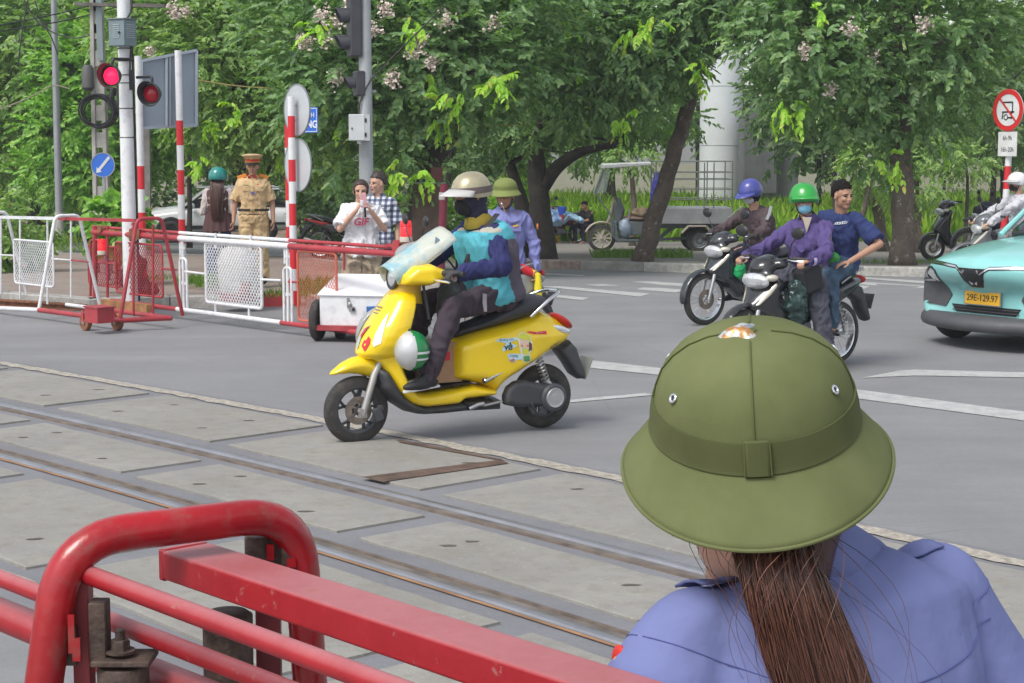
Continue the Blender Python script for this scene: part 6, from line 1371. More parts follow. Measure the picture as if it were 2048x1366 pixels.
def torso(mb, J, g=0., lo=-.10, hi=1., k=1., belly=0.):
 pe, ch, sh, nk = J['pelvis'], J['chest'], (J['sl'] + J['sr']) / 2, J['neck']
 lh = (J['hl'] - J['hr']).normalized(); ls = (J['sl'] - J['sr']).normalized(); up0 = (ch - pe).normalized()
 st = [(pe + up0 * lo, .150, .108, 0), (pe, .168, .118, 0), (pe.lerp(ch, .40), .140 + belly, .105 + belly, .35), (pe.lerp(ch, .75), .155, .112 + belly * .4, .7), (ch, .170, .115, .9), (ch.lerp(sh, .55), .172, .108, 1), (sh - (nk - sh) * .10, .158, .088, 1), (sh.lerp(nk, .30), .122, .070, 1), (sh.lerp(nk, .62), .070, .056, 1)]
 rings = []
 for i, (c, w, d, t) in enumerate(st):
  if i / (len(st) - 1) > hi: break
  l_ = lh.lerp(ls, t).normalized(); u = ((ch - pe) if i < 4 else (nk - ch)).normalized(); f = l_.cross(u).normalized(); l_ = u.cross(f); ring = []
  for j in range(20):
   a = 2 * math.pi * j / 20; ca, sa = math.cos(a), math.sin(a); q = (abs(ca) ** 2.4 + abs(sa) ** 2.4) ** (-1 / 2.4)
   ring.append(c + l_ * (ca * q * (w * k + g)) + f * (sa * q * (d * k + g)))
  rings.append(ring)
 mb.loft(rings)
def stand(h=1.65, yaw=0., **o):
 J = dict(pelvis=V(0, 0, .54 * h), chest=V(.0, 0, .735 * h), neck=V(-.005, 0, .85 * h), head=V(.018, 0, .925 * h), hl=V(0, .085, .52 * h), hr=V(0, -.085, .52 * h), kl=V(.02, .095, .285 * h), kr=V(.02, -.095, .285 * h), al=V(-.01, .10, .055 * h), ar=V(-.01, -.10, .055 * h),
             sl=V(-.005, .175, .815 * h), sr=V(-.005, -.175, .815 * h), el=V(-.02, .225, .635 * h), er=V(-.02, -.225, .635 * h), wl=V(.04, .235, .485 * h), wr=V(.04, -.235, .485 * h), hf=V(1, 0, 0))
 J.update(o); return J
def human(name_label, J, loc, rz=0., skin=None, top=None, sleeve='short', trousers=None, shoes=None, girth=1., vox=.007, curl=(.5, .5), shirt_g=.014, hem=-.06, legs='long', flare=.0, loose=.0, wr_amp=.006, belly=0., jaw=1., hu=(0, 0, 1), hsc=1., thumb=None, group=None, cat='person', feet=None, socks=False, clothes_seed=0., gloves=None, shirt_hi=1., sl_r=0.):
 t = thing('person', name_label, cat, loc, rz, group); skin = skin or SK1; M = hmat(J['hf'], hu); c = J['head']
 mb = MB(); head_parts(mb, c, M, hsc, jaw); mb.cap(J['neck'] + (J['neck'] - c).normalized() * .04, .058, c + M @ V(-.02, 0, -.05), .052, 14); torso(mb, J, -.004, k=girth * .95)
 hands = MB()
 for s, S_ in ((1, 'l'), (-1, 'r')):
  mb.cap(J['s' + S_] + (J['pelvis'] - J['neck']).normalized() * .025, .040 * girth, J['e' + S_], .037 * girth); mb.cap(J['e' + S_], .038 * girth, J['w' + S_], .025)
  mb.cap(J['h' + S_], .082 * girth, J['k' + S_], .052); mb.cap(J['k' + S_], .052, J['a' + S_], .036)
  d = J.get('d' + S_, (J['w' + S_] - J['e' + S_])); lat = J.get('t' + S_, V(1, 0, 0)); n = J.get('n' + S_)
  hand(mb, J['w' + S_], d, n, lat, curl[0 if s > 0 else 1], hsc)
  if gloves: hand(hands, J['w' + S_], d, n, lat, curl[0 if s > 0 else 1], 1.12 * hsc); hands.cap(J['w' + S_] - V(d).normalized() * .04, .036, J['w' + S_], .032, 10)
  fd = J.get('f' + S_, V(1, 0, -.12)).normalized(); a = J['a' + S_]; fm = hmat(fd); 
  mb.ell(a + fm @ V(.05, 0, -.045), (.115, .040, .028), fm); mb.cap(a, .036, a + fm @ V(-.025, 0, -.04), .03)
 body = mb.build('body', skin, t); soft(body, vox, 2)
 Mi = M.inverted()
 def fp(p):
  q = (Mi @ (V(p) - c)) / hsc
  if q.x > .05 and abs(q.z) < .13:
   if abs(abs(q.y) - .031) < .014 and abs(q.z - .006) < .0055: return 1
   if abs(abs(q.y) - .031) < .019 and abs(q.z - .0245) < .0045: return 2
   if abs(q.y) < .023 and abs(q.z + .057) < .010 and q.x > .078: return 3
  return 0
 paint(body, fp, [M_EYE, M_HAIR, M_LIP])
 if gloves: soft(hands.build('gloves', gloves, t), .007, 2)
 if trousers:
  mb = MB(); torso(mb, J, .010 + loose * .5, lo=-.10, hi=.2, k=girth)
  for S_ in 'lr':
   k_, a_ = J['k' + S_], J['a' + S_]; h_ = J['h' + S_]; mb.cap(h_, .096 * girth + loose, k_, .068 * girth + loose)
   if legs == 'long': mb.cap(k_, .068 * girth + loose, a_ + (k_ - a_) * .04, .052 + loose + flare)
   else: mb.cap(h_, .10 * girth + loose, h_.lerp(k_, .8), .085 + loose)
  o = mb.build('trousers', trousers, t); soft(o, .010, 3); wrinkle(o, wr_amp * 1.6, 10, seed=clothes_seed + 3)
 if top:
  mb = MB(); torso(mb, J, shirt_g, lo=hem, k=girth, belly=belly, hi=shirt_hi)
  if sleeve != 'none':
   for S_ in 'lr':
    s_, e_, w_ = J['s' + S_].copy(), J['e' + S_], J['w' + S_]; s_ += ((J['sl'] + J['sr']) / 2 - s_) * .14 + (J['pelvis'] - J['neck']).normalized() * .022
    if sleeve == 'long': mb.cap(s_, .053 * girth + shirt_g * .6 + sl_r * .6, e_, .046 * girth + shirt_g * .5 + sl_r); mb.cap(e_, .046 * girth + shirt_g * .5 + sl_r, w_ + (e_ - w_) * .04, .036 + shirt_g * .4 + sl_r)
    else: mb.cap(s_, .050 * girth + shirt_g * .6, s_.lerp(e_, .45), .054 * girth + shirt_g * .5); mb.cyl(s_.lerp(e_, .2), s_.lerp(e_, .88), .052 * girth + shirt_g * .5, .058 * girth + shirt_g * .5 + sl_r)
  o = mb.build('shirt', top, t); soft(o, .009, 3); wrinkle(o, wr_amp * 1.35, 10, seed=clothes_seed)
 if shoes:
  for S_ in 'lr':
   fd = J.get('f' + S_, V(1, 0, -.12)).normalized(); a = J['a' + S_]; fm = hmat(fd)
   mb = MB(); mb.ell(a + fm @ V(.052, 0, -.045), (.135, .048, .036), fm).cap(a + fm @ V(0, 0, -.0), .044, a + fm @ V(-.03, 0, -.04), .042).ell(a + fm @ V(.02, 0, -.02), (.07, .043, .04), fm)
   o = mb.build('shoe', shoes[0], t); soft(o, .008, 2)
   sb = MB().inflate([(-.085, -.012), (-.08, .012), (.05, .008), (.16, .014), (.19, .006), (.185, -.008), (.05, -.014)], .047, .03, .01, M=Matrix.Translation(a + fm @ V(0, 0, -.074)) @ fm.to_4x4() ); sb.build('sole', shoes[1], o)
 return t, M
def shell_hat(t, c, M, mb_fn, name, mats, vox=None):
 mb = MB(); mb_fn(mb, lambda *p: c + M @ V(*p)); return mb.build(name, mats, t, ang=50)
def hair(t, c, M, m=M_HAIR, g=.965, front=.052, side=.022, back=-.045, rough=.006, name='hair', tall=0.):
 """short hair: a thick cap cut along the hairline"""
 mb = MB(); mb.ell((0, 0, 0), (1, 1, 1), nu=44, nv=30); keep = []
 R_ = (.108 * g, .088 * g, .094 * g + tall)
 def pos(p): return V(-.016 + p[0] * R_[0], p[1] * R_[1], .032 + p[2] * R_[2] * (1 if p[2] > 0 else 1.25))
 V_ = [pos(p) for p in mb.v]
 for f in mb.f:
  q = sum((V_[i] for i in f), V(0, 0, 0)) / len(f)
  lim = np.interp(q.x, [-.13, -.05, -.01, .03, .055, .1], [back, back * .9, side, side + .02, front, front + .022])
  if q.z > lim: keep.append(f)
 V_ = [c + M @ (p * (1 + rough * 8 * noise.noise(p * 60)) ) for p in V_]
 o = MB(); o.add(V_, keep); ob = o.build(name, m, t, ang=180); so = ob.modifiers.new('s', 'SOLIDIFY'); so.thickness = .012; so.offset = -1; return ob
def pith(t, c, M, m, band, s=1., badge=True, name='pith_helmet', big=False):
 """domed pith helmet with sloping brim, band, crown cap and eyelets; c = centre of the rim of the dome"""
 n = 72 if big else 28; prof = [(0, .099), (.022, .0985), (.045, .0945), (.066, .0865), (.084, .074), (.097, .059), (.105, .040), (.110, .019), (.112, -.002)]
 prof2 = [(.112, -.004), (.1185, -.012), (.128, -.024), (.138, -.036), (.146, -.046), (.1485, -.051), (.1475, -.054), (.140, -.046), (.125, -.026), (.108, -.006)]
 def P3(r, h, a, brim=False):
  ca, sa = math.cos(a), math.sin(a); x = r * ca * 1.14; y = r * sa
  if brim: e = (r - .112) / .036; x += .012 * max(0, ca) * e - .020 * max(0, -ca) * e; h = h - .010 * e * abs(ca)
  return c + M @ (V(x, y, h) * s)
 mb = MB(); rings = [[P3(r if r else .001, h, 2 * math.pi * j / n) for j in range(n)] for r, h in prof]; mb.loft(rings, caps=False)
 mb.add(rings[0], [tuple(range(n))]); rings = [[P3(r, h, 2 * math.pi * j / n, True) for j in range(n)] for r, h in prof2]; mb.loft(rings, caps=False)
 hat = mb.build(name, m, t, ang=75)
 mb = MB(); rings = [[P3(r, h, 2 * math.pi * j / n) for j in range(n)] for r, h in [(.1085, .026), (.1112, .027), (.1140, .013), (.1155, -.001), (.117, -.006), (.113, -.008)]]; mb.loft(rings, caps=False); mb.build('hat_band', band, hat)
 if big:
  sm = mat('seam_thread', (.085, .105, .03), .9)
  for a in (math.pi, 0, math.pi * .5, -math.pi * .5, ):
   off = .0; pts = [P3(r + .0008, h + .0008, a + off) for r, h in prof[1:8]]; MB().tube(pts, .0011, 6).build('seam', sm, hat)
  mb = MB(); mb.tube([P3(.1492, -.0515, 2 * math.pi * j / n, True) for j in range(n)], .0022, 8, closed=True); mb.build('brim_edge', m, hat)
  mb = MB(); mb.tube([P3(.1150, -.0045, 2 * math.pi * j / n) + M @ V(0, 0, -.002) for j in range(n)], .0012, 6, closed=True).build('seam', sm, hat)
  a0 = math.pi + .02; vs = []
  for k in range(7):
   a = a0 - .115 + .23 * k / 6
   for r, h in [(.1105, .030), (.1127, .029), (.1160, .011), (.1187, -.005), (.116, -.008)]: vs.append(P3(r, h, a))
  mb = MB().add(vs, [(k * 5 + j, k * 5 + 5 + j, k * 5 + 6 + j, k * 5 + 1 + j) for k in range(6) for j in range(4)]); o = mb.build('band_loop', band, hat); so = o.modifiers.new('s', 'SOLIDIFY'); so.thickness = .0015
  for a in (a0 - .115, a0 + .115): MB().tube([P3(r + .001, h, a) for r, h in [(.1126, .029), (.1163, .010), (.1190, -.005)]], .0010, 5).build('seam', sm, hat)
  for a in (math.pi + 1.02, math.pi - .98, math.pi + 2.0, math.pi - 2.0):
   p = P3(.1000, .053, a); q = P3(.0925, .0645, a); q2 = P3(.1, .053, a + .05); t1 = (q - p).normalized(); t2 = (q2 - p).normalized(); nn = t2.cross(t1); nn = nn if (p - c).dot(nn) > 0 else -nn
   MB().ring(p + nn * .001, nn, .0042, .0016, 20, 8).build('eyelet', M_CHR, hat); MB().lathe([(0, .0004), (.0032, .0004)], p + nn * .0006, nn, 14, closed=False).build('eyelet_hole', M_BLACK, hat)
 if badge:
  q = c + M @ V(0, 0, .100 * s); MB().lathe([(.006, 0), (.006, .006), (0, .008)], q, M @ V(0, 0, 1), 12).build('crown_button', m if not big else M_CHR, hat)
 MB().ell(c + M @ V(.118 * s, 0, .03 * s) if False else c + M @ V(.0, .098 * s, .055 * s), .004 * s).ell(c + M @ V(.0, -.098 * s, .055 * s), .004 * s).build('vent', M_STEEL, hat) if not big else None
 return hat
def half_helmet(t, c, M, m, visor=0., m2=None, s=1., zc=.035, low=-.055, name='helmet', vdrop=.02, vis_w=1., logo=None):
 mb = MB(); prof = [(0.001, .118), (.04, .113), (.075, .095), (.10, .066), (.115, .030), (.120, -.005), (.119, -.035), (.112, low)]
 n = 30; rings = [[c + M @ ((V(r * math.cos(a) * 1.10 - .012, r * math.sin(a), h + zc - (.0 if math.cos(a) < .3 else -.035 * (math.cos(a) - .3) * (1 if h < 0 else 0)))) * s) for a in [2 * math.pi * j / n for j in range(n)]] for r, h in prof]
 mb.loft(rings, caps=False); mb.add(rings[0], [tuple(range(n))]); h = mb.build(name, m, t, ang=80); so = h.modifiers.new('s', 'SOLIDIFY'); so.thickness = .008; so.offset = 0
 if m2: 
  mb = MB(); mb.loft([[c + M @ (V(r * math.cos(a) * 1.10 - .012, r * math.sin(a), h_ + zc) * s) for a in [2 * math.pi * j / n for j in range(n)]] for r, h_ in ((.1255, -.012), (.1262, .000), (.1225, .028))], caps=False).build('helmet_band', m2, h)
 if visor:
  vs = []; k = 14
  for i in range(k + 1):
   a = -1.25 + 2.5 * i / k
   for q in (0, .35, .7, 1): r = 1; vs.append(c + M @ (V(.118 * math.cos(a) * 1.08 + visor * q * math.cos(a) ** 1.0, .119 * vis_w * math.sin(a) + .01 * q * math.sin(a), zc + .0 + .012 * math.cos(a) - vdrop * q + .012 * math.cos(a * 1.2)) * s))
  o = MB().add(vs, [(i * 4 + j, i * 4 + 4 + j, i * 4 + 5 + j, i * 4 + 1 + j) for i in range(k) for j in range(3)]).build('visor', m if visor < .09 else mat('visor_pale', (.55, .54, .52), .35, alpha=.9), h); so = o.modifiers.new('s', 'SOLIDIFY'); so.thickness = .003
 MB().tube([c + M @ V(.02, .078, -.02), c + M @ V(.03, .055, -.09), c + M @ V(.03, 0, -.118), c + M @ V(.03, -.055, -.09), c + M @ V(.02, -.078, -.02)], .006, 6).build('chin_strap', M_BLACK, h)
 return h
def face_mask(t, c, M, m, g=1.):
 mb = MB(); mb.ell(c + M @ V(.045 * g, 0, -.052), (.062 * g, .060, .052), M).ell(c + M @ V(.085 * g, 0, -.035), (.025, .025, .03), M); o = mb.build('face_mask', m, t); soft(o, .008, 3); return o
def collar(t, J, m, r=.062, name='collar', open_=True, z=.0, h=.035):
 n = J['neck']; d = (J['head'] - J['neck']).normalized(); l_ = (J['sl'] - J['sr']).normalized(); f = l_.cross(d).normalized(); vs = []; k = 18
 for i in range(k + 1):
  a = (.5 if open_ else 0) + (2 * math.pi - (1. if open_ else 0)) * i / k
  e = f * math.cos(a) + l_ * math.sin(a); vs += [n - d * (.035 - z) + e * (r + .012) * 1.05, n + d * (h * .6 + z) + e * (r + .002), n - d * (.03 - z) + e * (r + .035)]
 mb = MB().add(vs, [(i * 3 + j, i * 3 + 3 + j, i * 3 + 4 + j, i * 3 + 1 + j) for i in range(k) for j in range(2)]); o = mb.build(name, m, t); so = o.modifiers.new('s', 'SOLIDIFY'); so.thickness = .004; return o
def strands(t, path, wid, n, m, name='hair', r=.0016, seed=1, jit=.012, taper=.5, flat=.45, fly=0, thick_dir=V(1, 0, 0), ends=.03, side_dir=V(0, 1, 0)):
 """a tail of hair: many thin strands following one path"""
 rg = random.Random(seed); mb = MB(); path = [V(p) for p in path]; K = 14
 def pt(u):
  f = u * (len(path) - 1); i = min(int(f), len(path) - 2); a = path[max(i - 1, 0)]; b_ = path[i]; c_ = path[i + 1]; d = path[min(i + 2, len(path) - 1)]; q = f - i
  return .5 * ((2 * b_) + (c_ - a) * q + (2 * a - 5 * b_ + 4 * c_ - d) * q * q + (3 * b_ - a - 3 * c_ + d) * q ** 3)
 for _ in range(n):
  ox = rg.gauss(0, .45); ox = max(-1, min(1, ox)); oy = rg.uniform(-1, 1) * math.sqrt(max(0, 1 - ox * ox)) * flat; ph = rg.uniform(0, 6); am = rg.uniform(.2, 1) * jit; L = 1 - rg.uniform(0, ends * 3); pts = []
  fl = rg.random() < fly
  for k in range(K + 1):
   u = k / K * L; c_ = pt(u); w = np.interp(u, [0, .12, .5, 1], wid); s_ = side_dir
   p = c_ + s_ * (ox * w + math.sin(u * 5 + ph) * am) + thick_dir * (oy * w + math.cos(u * 4 + ph) * am)
   if fl: p += s_ * (u ** 2 * rg.choice((.0, 1)) * .0 + math.sin(u * 3 + ph) * .05 * u) + V(0, 0, u * .02)
   pts.append(p)
  mb.tube(pts, [r * (1 - .6 * k / K) for k in range(K + 1)], 3, caps=False)
 return mb.build(name, m, t, ang=180)
def island_hair(name, a, b_):
 m = bpy.data.materials.new(name); m.use_nodes = True; n = m.node_tree.nodes; l = m.node_tree.links; b = n['Principled BSDF']; g = n.new('ShaderNodeNewGeometry')
 l.new(nmix(n, l, g.outputs['Random Per Island'], a, b_), b.inputs['Base Color']); b.inputs['Roughness'].default_value = .38; b.inputs['Specular IOR Level'].default_value = .6; return m
# ---- rider of the yellow scooter
M_NAVY = cloth('navy_shirt', (.028, .032, .11)); M_TURQ = cloth('turquoise_vest', (.10, .42, .50), vscale=4); M_PURT = cloth('dusky_purple_trousers', (.060, .045, .060)); M_GRYV = cloth('grey_side_panel', (.105, .09, .115))
J = dict(pelvis=V(-.335, 0, .955), chest=V(-.275, 0, 1.24), neck=V(-.205, 0, 1.46), head=V(-.150, 0, 1.615), hl=V(-.33, .10, .95), hr=V(-.33, -.10, .95), kl=V(.075, .205, .895), kr=V(.10, -.19, .90), al=V(.275, .205, .445), ar=V(.27, -.16, .45), sl=V(-.245, .185, 1.395), sr=V(-.20, -.185, 1.405), el=V(-.215, .335, 1.165), er=V(-.02, -.31, 1.20), wl=V(.075, .335, 1.135), wr=V(.075, -.345, 1.145), hf=V(1, .16, -.10), dl=V(1, -.02, -.10), dr=V(1, .02, -.1), tl=V(.1, -1, -.1), tr=V(.1, 1, -.1), nl=V(0, 0, -1), nr=V(0, 0, -1), fl=V(1, .05, -.10), fr=V(1, 0, -.1))
t, M = human('yellow scooter\'s rider in a turquoise vest, black face mask and beige helmet', J, SO, SANG, SK3, M_NAVY, 'long', M_PURT, (mat('black_shoe', (.015, .015, .017), .6), mat('white_sole', (.6, .6, .6), .6)), girth=1.04, curl=(1.15, 1.15), gloves=mat('grey_glove', (.045, .045, .048), .8, bump=.3), vox=.007, wr_amp=.008, loose=.008, shirt_g=.004, sl_r=.018)
mb = MB(); torso(mb, J, .056, lo=-.05, k=1.12, hi=.95); o = mb.build('vest', [M_TURQ, M_GRYV, cloth('cream_yoke', (.42, .40, .34))], t); soft(o, .009, 3)
for mm in ([M_GRYV, cloth('cream_yoke', (.42, .40, .34))] if len(o.data.materials) < 2 else []): o.data.materials.append(mm)
wrinkle(o, .009, 8, seed=4)
def vp(p):
 u = (p[0] + .275 - (p[2] - 1.24) * .25)
 if p[2] > 1.385 and u > -.03 and abs(p[1]) > .06: return 2
 return 1 if u < -.015 and abs(p[1]) > .07 and p[2] < 1.34 else 0
paint(o, vp, [])
M_MUST = cloth('mustard_collar', (.42, .31, .05)); collar(t, J, M_MUST, .072, h=.07, open_=False, name='collar')
o = MB().ell(J['head'] + M @ V(-.008, 0, -.005), (.112, .094, .13), M).cap(J['neck'] + V(0, 0, -.02), .075, J['head'] + M @ V(-.03, 0, -.06), .085).build('balaclava', mat('navy_hood', (.018, .018, .045), .75, bump=.2), t); soft(o, .009, 3); wrinkle(o, .005, 14)
o = MB().ell(J['head'] + M @ V(.052, 0, -.055), (.075, .068, .066), M).build('face_mask', mat('black_cloth', (.01, .01, .011), .8, bump=.2), t)
MB().ell(J['head'] + M @ V(.086, 0, .012), (.03, .060, .022), M).build('eye_opening', SK3, t); MB().ell(J['head'] + M @ V(.106, .028, .012), (.009, .014, .008), M).ell(J['head'] + M @ V(.106, -.028, .012), (.009, .014, .008), M).build('eyes', M_EYE, t)
hh = half_helmet(t, J['head'] + M @ V(0, 0, .004), M, mat('beige_helmet', (.40, .36, .24), .35, .3, var=.15, vscale=9, dirt=.3), .095, mat('band_brown', (.12, .09, .09), .7), 1.07, name='helmet', vdrop=.035, vis_w=1.04, low=-.03)
MB().tube([J['head'] + M @ V(.11, .02, -.03), J['head'] + M @ V(.14, .01, -.12), V(-.10, .06, 1.38), V(-.12, .1, 1.2), V(-.10, .12, 1.02)], .003, 5).build('earphone_cord', M_BLACK, t)
bg = thing('shoulder_bag', 'black shoulder bag with a broad strap lying on the scooter rider\'s lap', 'bag', SO, SANG)
st_ = [(-.30, .10, 1.50), (-.235, .155, 1.46), (-.165, .135, 1.38), (-.10, .09, 1.25), (-.07, .02, 1.10), (-.06, -.04, 1.0)]
mb = MB(); mb.tube([V(*p) for p in st_], .021, 8, rb=.006)
mb.build('strap', mat('strap_black', (.03, .03, .032), .8), bg); o = MB().ell((.0, .0, .93), (.09, .12, .12)).ell((.07, .05, .86), (.05, .09, .12)).build('bag_body', mat('bag_dark_grey', (.045, .048, .05), .75, bump=.3), bg); soft(o, .012, 3); wrinkle(o, .01, 10)
MB().prism([(-.02, -.06), (.0, -.062), (.02, .03), (.028, .05), (.0, .06), (-.016, .0)], V(-.10, .312, .93), V(-1, 0, .1), V(.25, 0, 1), .004).build('pocket_mark', mat('grey_print', (.32, .30, .32), .6), t)  # thin flat grey shape beside the rider's thigh
# ---- motorbike riders
def rider(label, B, hf, top, trousers, helmet, skin=SK1, dx=0., **k):
 hd_ = k.pop('hd', V(-.10, 0, 1.42)); ft = k.pop('foot', None)
 J = dict(pelvis=V(-.24 + dx, 0, .86), chest=V(-.16 + dx, 0, 1.10), neck=hd_ + V(-.05, 0, -.145), head=hd_, hl=V(-.22 + dx, .10, .85), hr=V(-.22 + dx, -.10, .85), kl=V(.14 + dx * .3, .19, .72), kr=V(.14 + dx * .3, -.19, .72), al=V(.02, .17, .33), ar=V(.02, -.17, .33), sl=hd_ + V(-.09, .19, -.205), sr=hd_ + V(-.07, -.19, -.205), el=V(.03, .31, 1.05), er=V(.06, -.31, 1.05), wl=V(.235, .355, .985), wr=V(.235, -.355, .985), hf=hf, dl=V(1, 0, -.15), dr=V(1, 0, -.15), tl=V(0, -1, 0), tr=V(0, 1, 0), nl=V(0, 0, -1), nr=V(0, 0, -1))
 J.update(k.pop('J', {})); t, M = human(label, J, B.location.copy(), B.rotation_euler.z, skin, top, 'long', trousers, (mat('black_shoe', (.015, .015, .017), .6), mat('dark_sole', (.05, .05, .05), .7)), vox=.008, curl=(1.1, 1.1), **k); return t, M, J
M_MAUVE = cloth('mauve_brown_jacket', (.085, .062, .066))
t, M, J = rider('motorbike rider looking down in a blue cap helmet, pale mask and mauve-brown jacket', B1, V(1, .15, -.48), M_MAUVE, cloth('dark_trousers', (.03, .03, .05)), None, hd=V(-.02, 0, 1.435), gloves=mat('black_glove', (.015, .015, .015), .7), wr_amp=.009, shirt_g=.024, J=dict(fl=V(1, 0, -.1)))
half_helmet(t, J['head'], M, mat('blue_helmet', (.045, .055, .26), .35, coat=.4, dirt=.15), .085, None, 1.05, vdrop=.02); face_mask(t, J['head'], M, mat('pale_mask', (.52, .50, .52), .8))
o = MB().ell(J['head'] + M @ V(-.03, 0, -.01), (.098, .092, .12), M).build('hood', mat('near_black_cloth', (.012, .010, .012), .85), t)
for s in (1, -1): MB().tube([J['s' + ('l' if s > 0 else 'r')] + V(-.02, s * .03, .066), J['s' + ('l' if s > 0 else 'r')].lerp(J['e' + ('l' if s > 0 else 'r')], .35) + V(.0, s * .045, .055), J['s' + ('l' if s > 0 else 'r')].lerp(J['e' + ('l' if s > 0 else 'r')], .7) + V(.02, s * .035, .05)], .018, 6, rb=.006).build('sleeve_stripe', mat('reflective_grey', (.22, .24, .23), .6), t)
M_PUR = cloth('purple_jacket', (.095, .070, .20)); HL = V(-.08, .03, 1.475)
t, M, J = rider('motorbike driver with a green helmet, light blue mask and purple jacket, foot on the ground', B2, V(.72, .95, -.12), M_PUR, cloth('slate_trousers', (.075, .078, .10), vscale=5), None, hd=HL, wr_amp=.012, shirt_g=.026, loose=.014, J=dict(kl=V(.0, .27, .60), al=V(-.06, .36, .10), fl=V(1, .2, 0), el=V(.0, .36, 1.04), kr=V(.16, -.20, .72)))
half_helmet(t, J['head'], M, mat('green_helmet', (.02, .30, .04), .28, coat=.5), .028, None, 1.06, low=-.045); face_mask(t, J['head'], M, mat('light_blue_mask', (.20, .50, .66), .7, var=.12, vscale=14))
for s in (1, -1): MB().ell(J['head'] + M @ V(-.03, s * .115, .03), (.045, .012, .045), M).build('helmet_side', mat('helmet_white', (.6, .6, .56), .4), t)
MB().box(J['head'] + M @ V(.045, 0, .142), (.035, .045, .01), M).build('helmet_badge', M_WHT, t, bevel=.003)
MB().prism([(-.04, .06), (.04, .06), (.0, -.07)], J['neck'] + V(.09, .07, -.05), V(.7, -.7, 0), V(.1, .1, 1), .02).build('undershirt', mat('cream_cotton', (.52, .44, .36), .9), t); collar(t, J, M_PUR, .068, h=.06)
MB().lathe([(.045, -.02), (.047, .0), (.045, .02)], J['wl'] + V(-.05, 0, 0), (1, 0, -.1), 16, closed=False).build('cuff', mat('pale_cuff', (.45, .40, .60), .8), t)
M_RBL = cloth('royal_navy_tshirt', (.028, .042, .13)); M_JEAN = cloth('worn_jeans', (.06, .105, .16), var=.35, vscale=9)
J = dict(pelvis=V(-.62, 0, .92), chest=V(-.58, .02, 1.18), neck=V(-.56, .06, 1.385), head=V(-.53, .09, 1.515), hl=V(-.60, .09, .90), hr=V(-.60, -.09, .90), kl=V(-.20, .24, .83), kr=V(-.22, -.23, .82), al=V(-.26, .22, .40), ar=V(-.28, -.22, .40), sl=V(-.60, .21, 1.34), sr=V(-.56, -.17, 1.34), el=V(-.63, .43, 1.10), er=V(-.45, -.25, 1.08), wl=V(-.36, .33, .955), wr=V(-.26, .02, 1.02), hf=V(.15, 1, -.08), dl=V(.8, -.55, -.25), nl=V(-.1, -.1, -1), tl=V(.5, .8, 0), dr=V(.6, .8, .1), nr=V(-.2, .1, 1), tr=V(-.8, .5, 0), fl=V(1, .1, -.25), fr=V(1, 0, -.2))
t, M = human('bareheaded young man in a navy T-shirt with a white chain pattern riding pillion', J, B2.location.copy(), B2.rotation_euler.z, SK1, M_RBL, 'short', M_JEAN, None, vox=.007, curl=(.35, .55), wr_amp=.009, loose=.006, shirt_g=.024, sl_r=.012)
hair(t, J['head'], M, tall=.024, rough=.016, side=.046, front=.070, back=-.01)
mb = MB()
for k in range(22):
 a = -2.0 + 4.0 * k / 21; n_ = J['neck']; l_ = (J['sl'] - J['sr']).normalized(); f_ = V(l_.y, -l_.x, 0) * -1; f_ = V(.9, .1, 0) if f_.x < 0 else f_
 p = n_ + (f_ * math.cos(a) * .105 + l_ * math.sin(a) * .115) + V(0, 0, -.075 - .035 * math.cos(a)); mb.ring(p, f_ * math.cos(a) + l_ * math.sin(a) + V(0, 0, .8), .012, .0035, 8, 5)
mb.build('chain_print', M_WHT, t)
for S_ in 'lr':
 a = J['a' + S_]; fm = hmat(J['f' + S_]); o = MB().ell(a + fm @ V(.05, 0, -.078), (.13, .05, .012), fm).tube([a + fm @ V(.04, .045, -.07), a + fm @ V(.06, 0, -.005), a + fm @ V(.04, -.045, -.07)], .014, 6).tube([a + fm @ V(.08, .045, -.07), a + fm @ V(.09, 0, -.02), a + fm @ V(.08, -.045, -.07)], .012, 6).build('sandal', mat('dark_sandal', (.05, .04, .035), .8), t)
t = thing('phone', 'black phone held by the pillion passenger', 'phone', B2.location.copy(), B2.rotation_euler.z); MB().box((-.20, .12, 1.035), (.08, .15, .01), Matrix.Rotation(R(-15), 3, 'X')).build('slab', M_BLACK, t, bevel=.004)
def bagx(lab, B, c, r, m, name='bag', cat='bag', wr=.015, extra=None):
 t = thing(name, lab, cat, B.location.copy(), B.rotation_euler.z); o = MB().ell(c, r).ell(V(*c) + V(.0, .02, r[2] * .5), (r[0] * .8, r[1] * .8, r[2] * .6)).build('bag_body', m, t); soft(o, .012, 3); wrinkle(o, wr, 9); return t
bagx('dark green translucent plastic bag hanging behind the front shield of the two-rider motorbike', B2, (.20, .20, .60), (.13, .09, .19), mat('dark_green_plastic', (.015, .045, .04), .18, var=.5, vscale=7, coat=.5), wr=.03)
t = thing('waist_bag', 'black fabric bag hanging in front of the driver in the purple jacket', 'bag', B2.location.copy(), B2.rotation_euler.z); MB().box((.09, .24, .81), (.25, .14, .22), Matrix.Rotation(R(12), 3, 'Y')).build('bag_body', mat('black_nylon', (.018, .018, .02), .65, bump=.3), t, bevel=.035, bseg=4)
bagx('small bright green plastic bag hanging between the two motorbikes', B1, (.30, .22, .58), (.06, .05, .09), mat('bright_green_plastic', (.01, .35, .10), .3), wr=.02)
bagx('green bag strap and cap visible between driver and pillion passenger', B2, (-.36, .13, .93), (.05, .06, .09), mat('lime_green_plastic', (.05, .38, .05), .4), wr=.01)
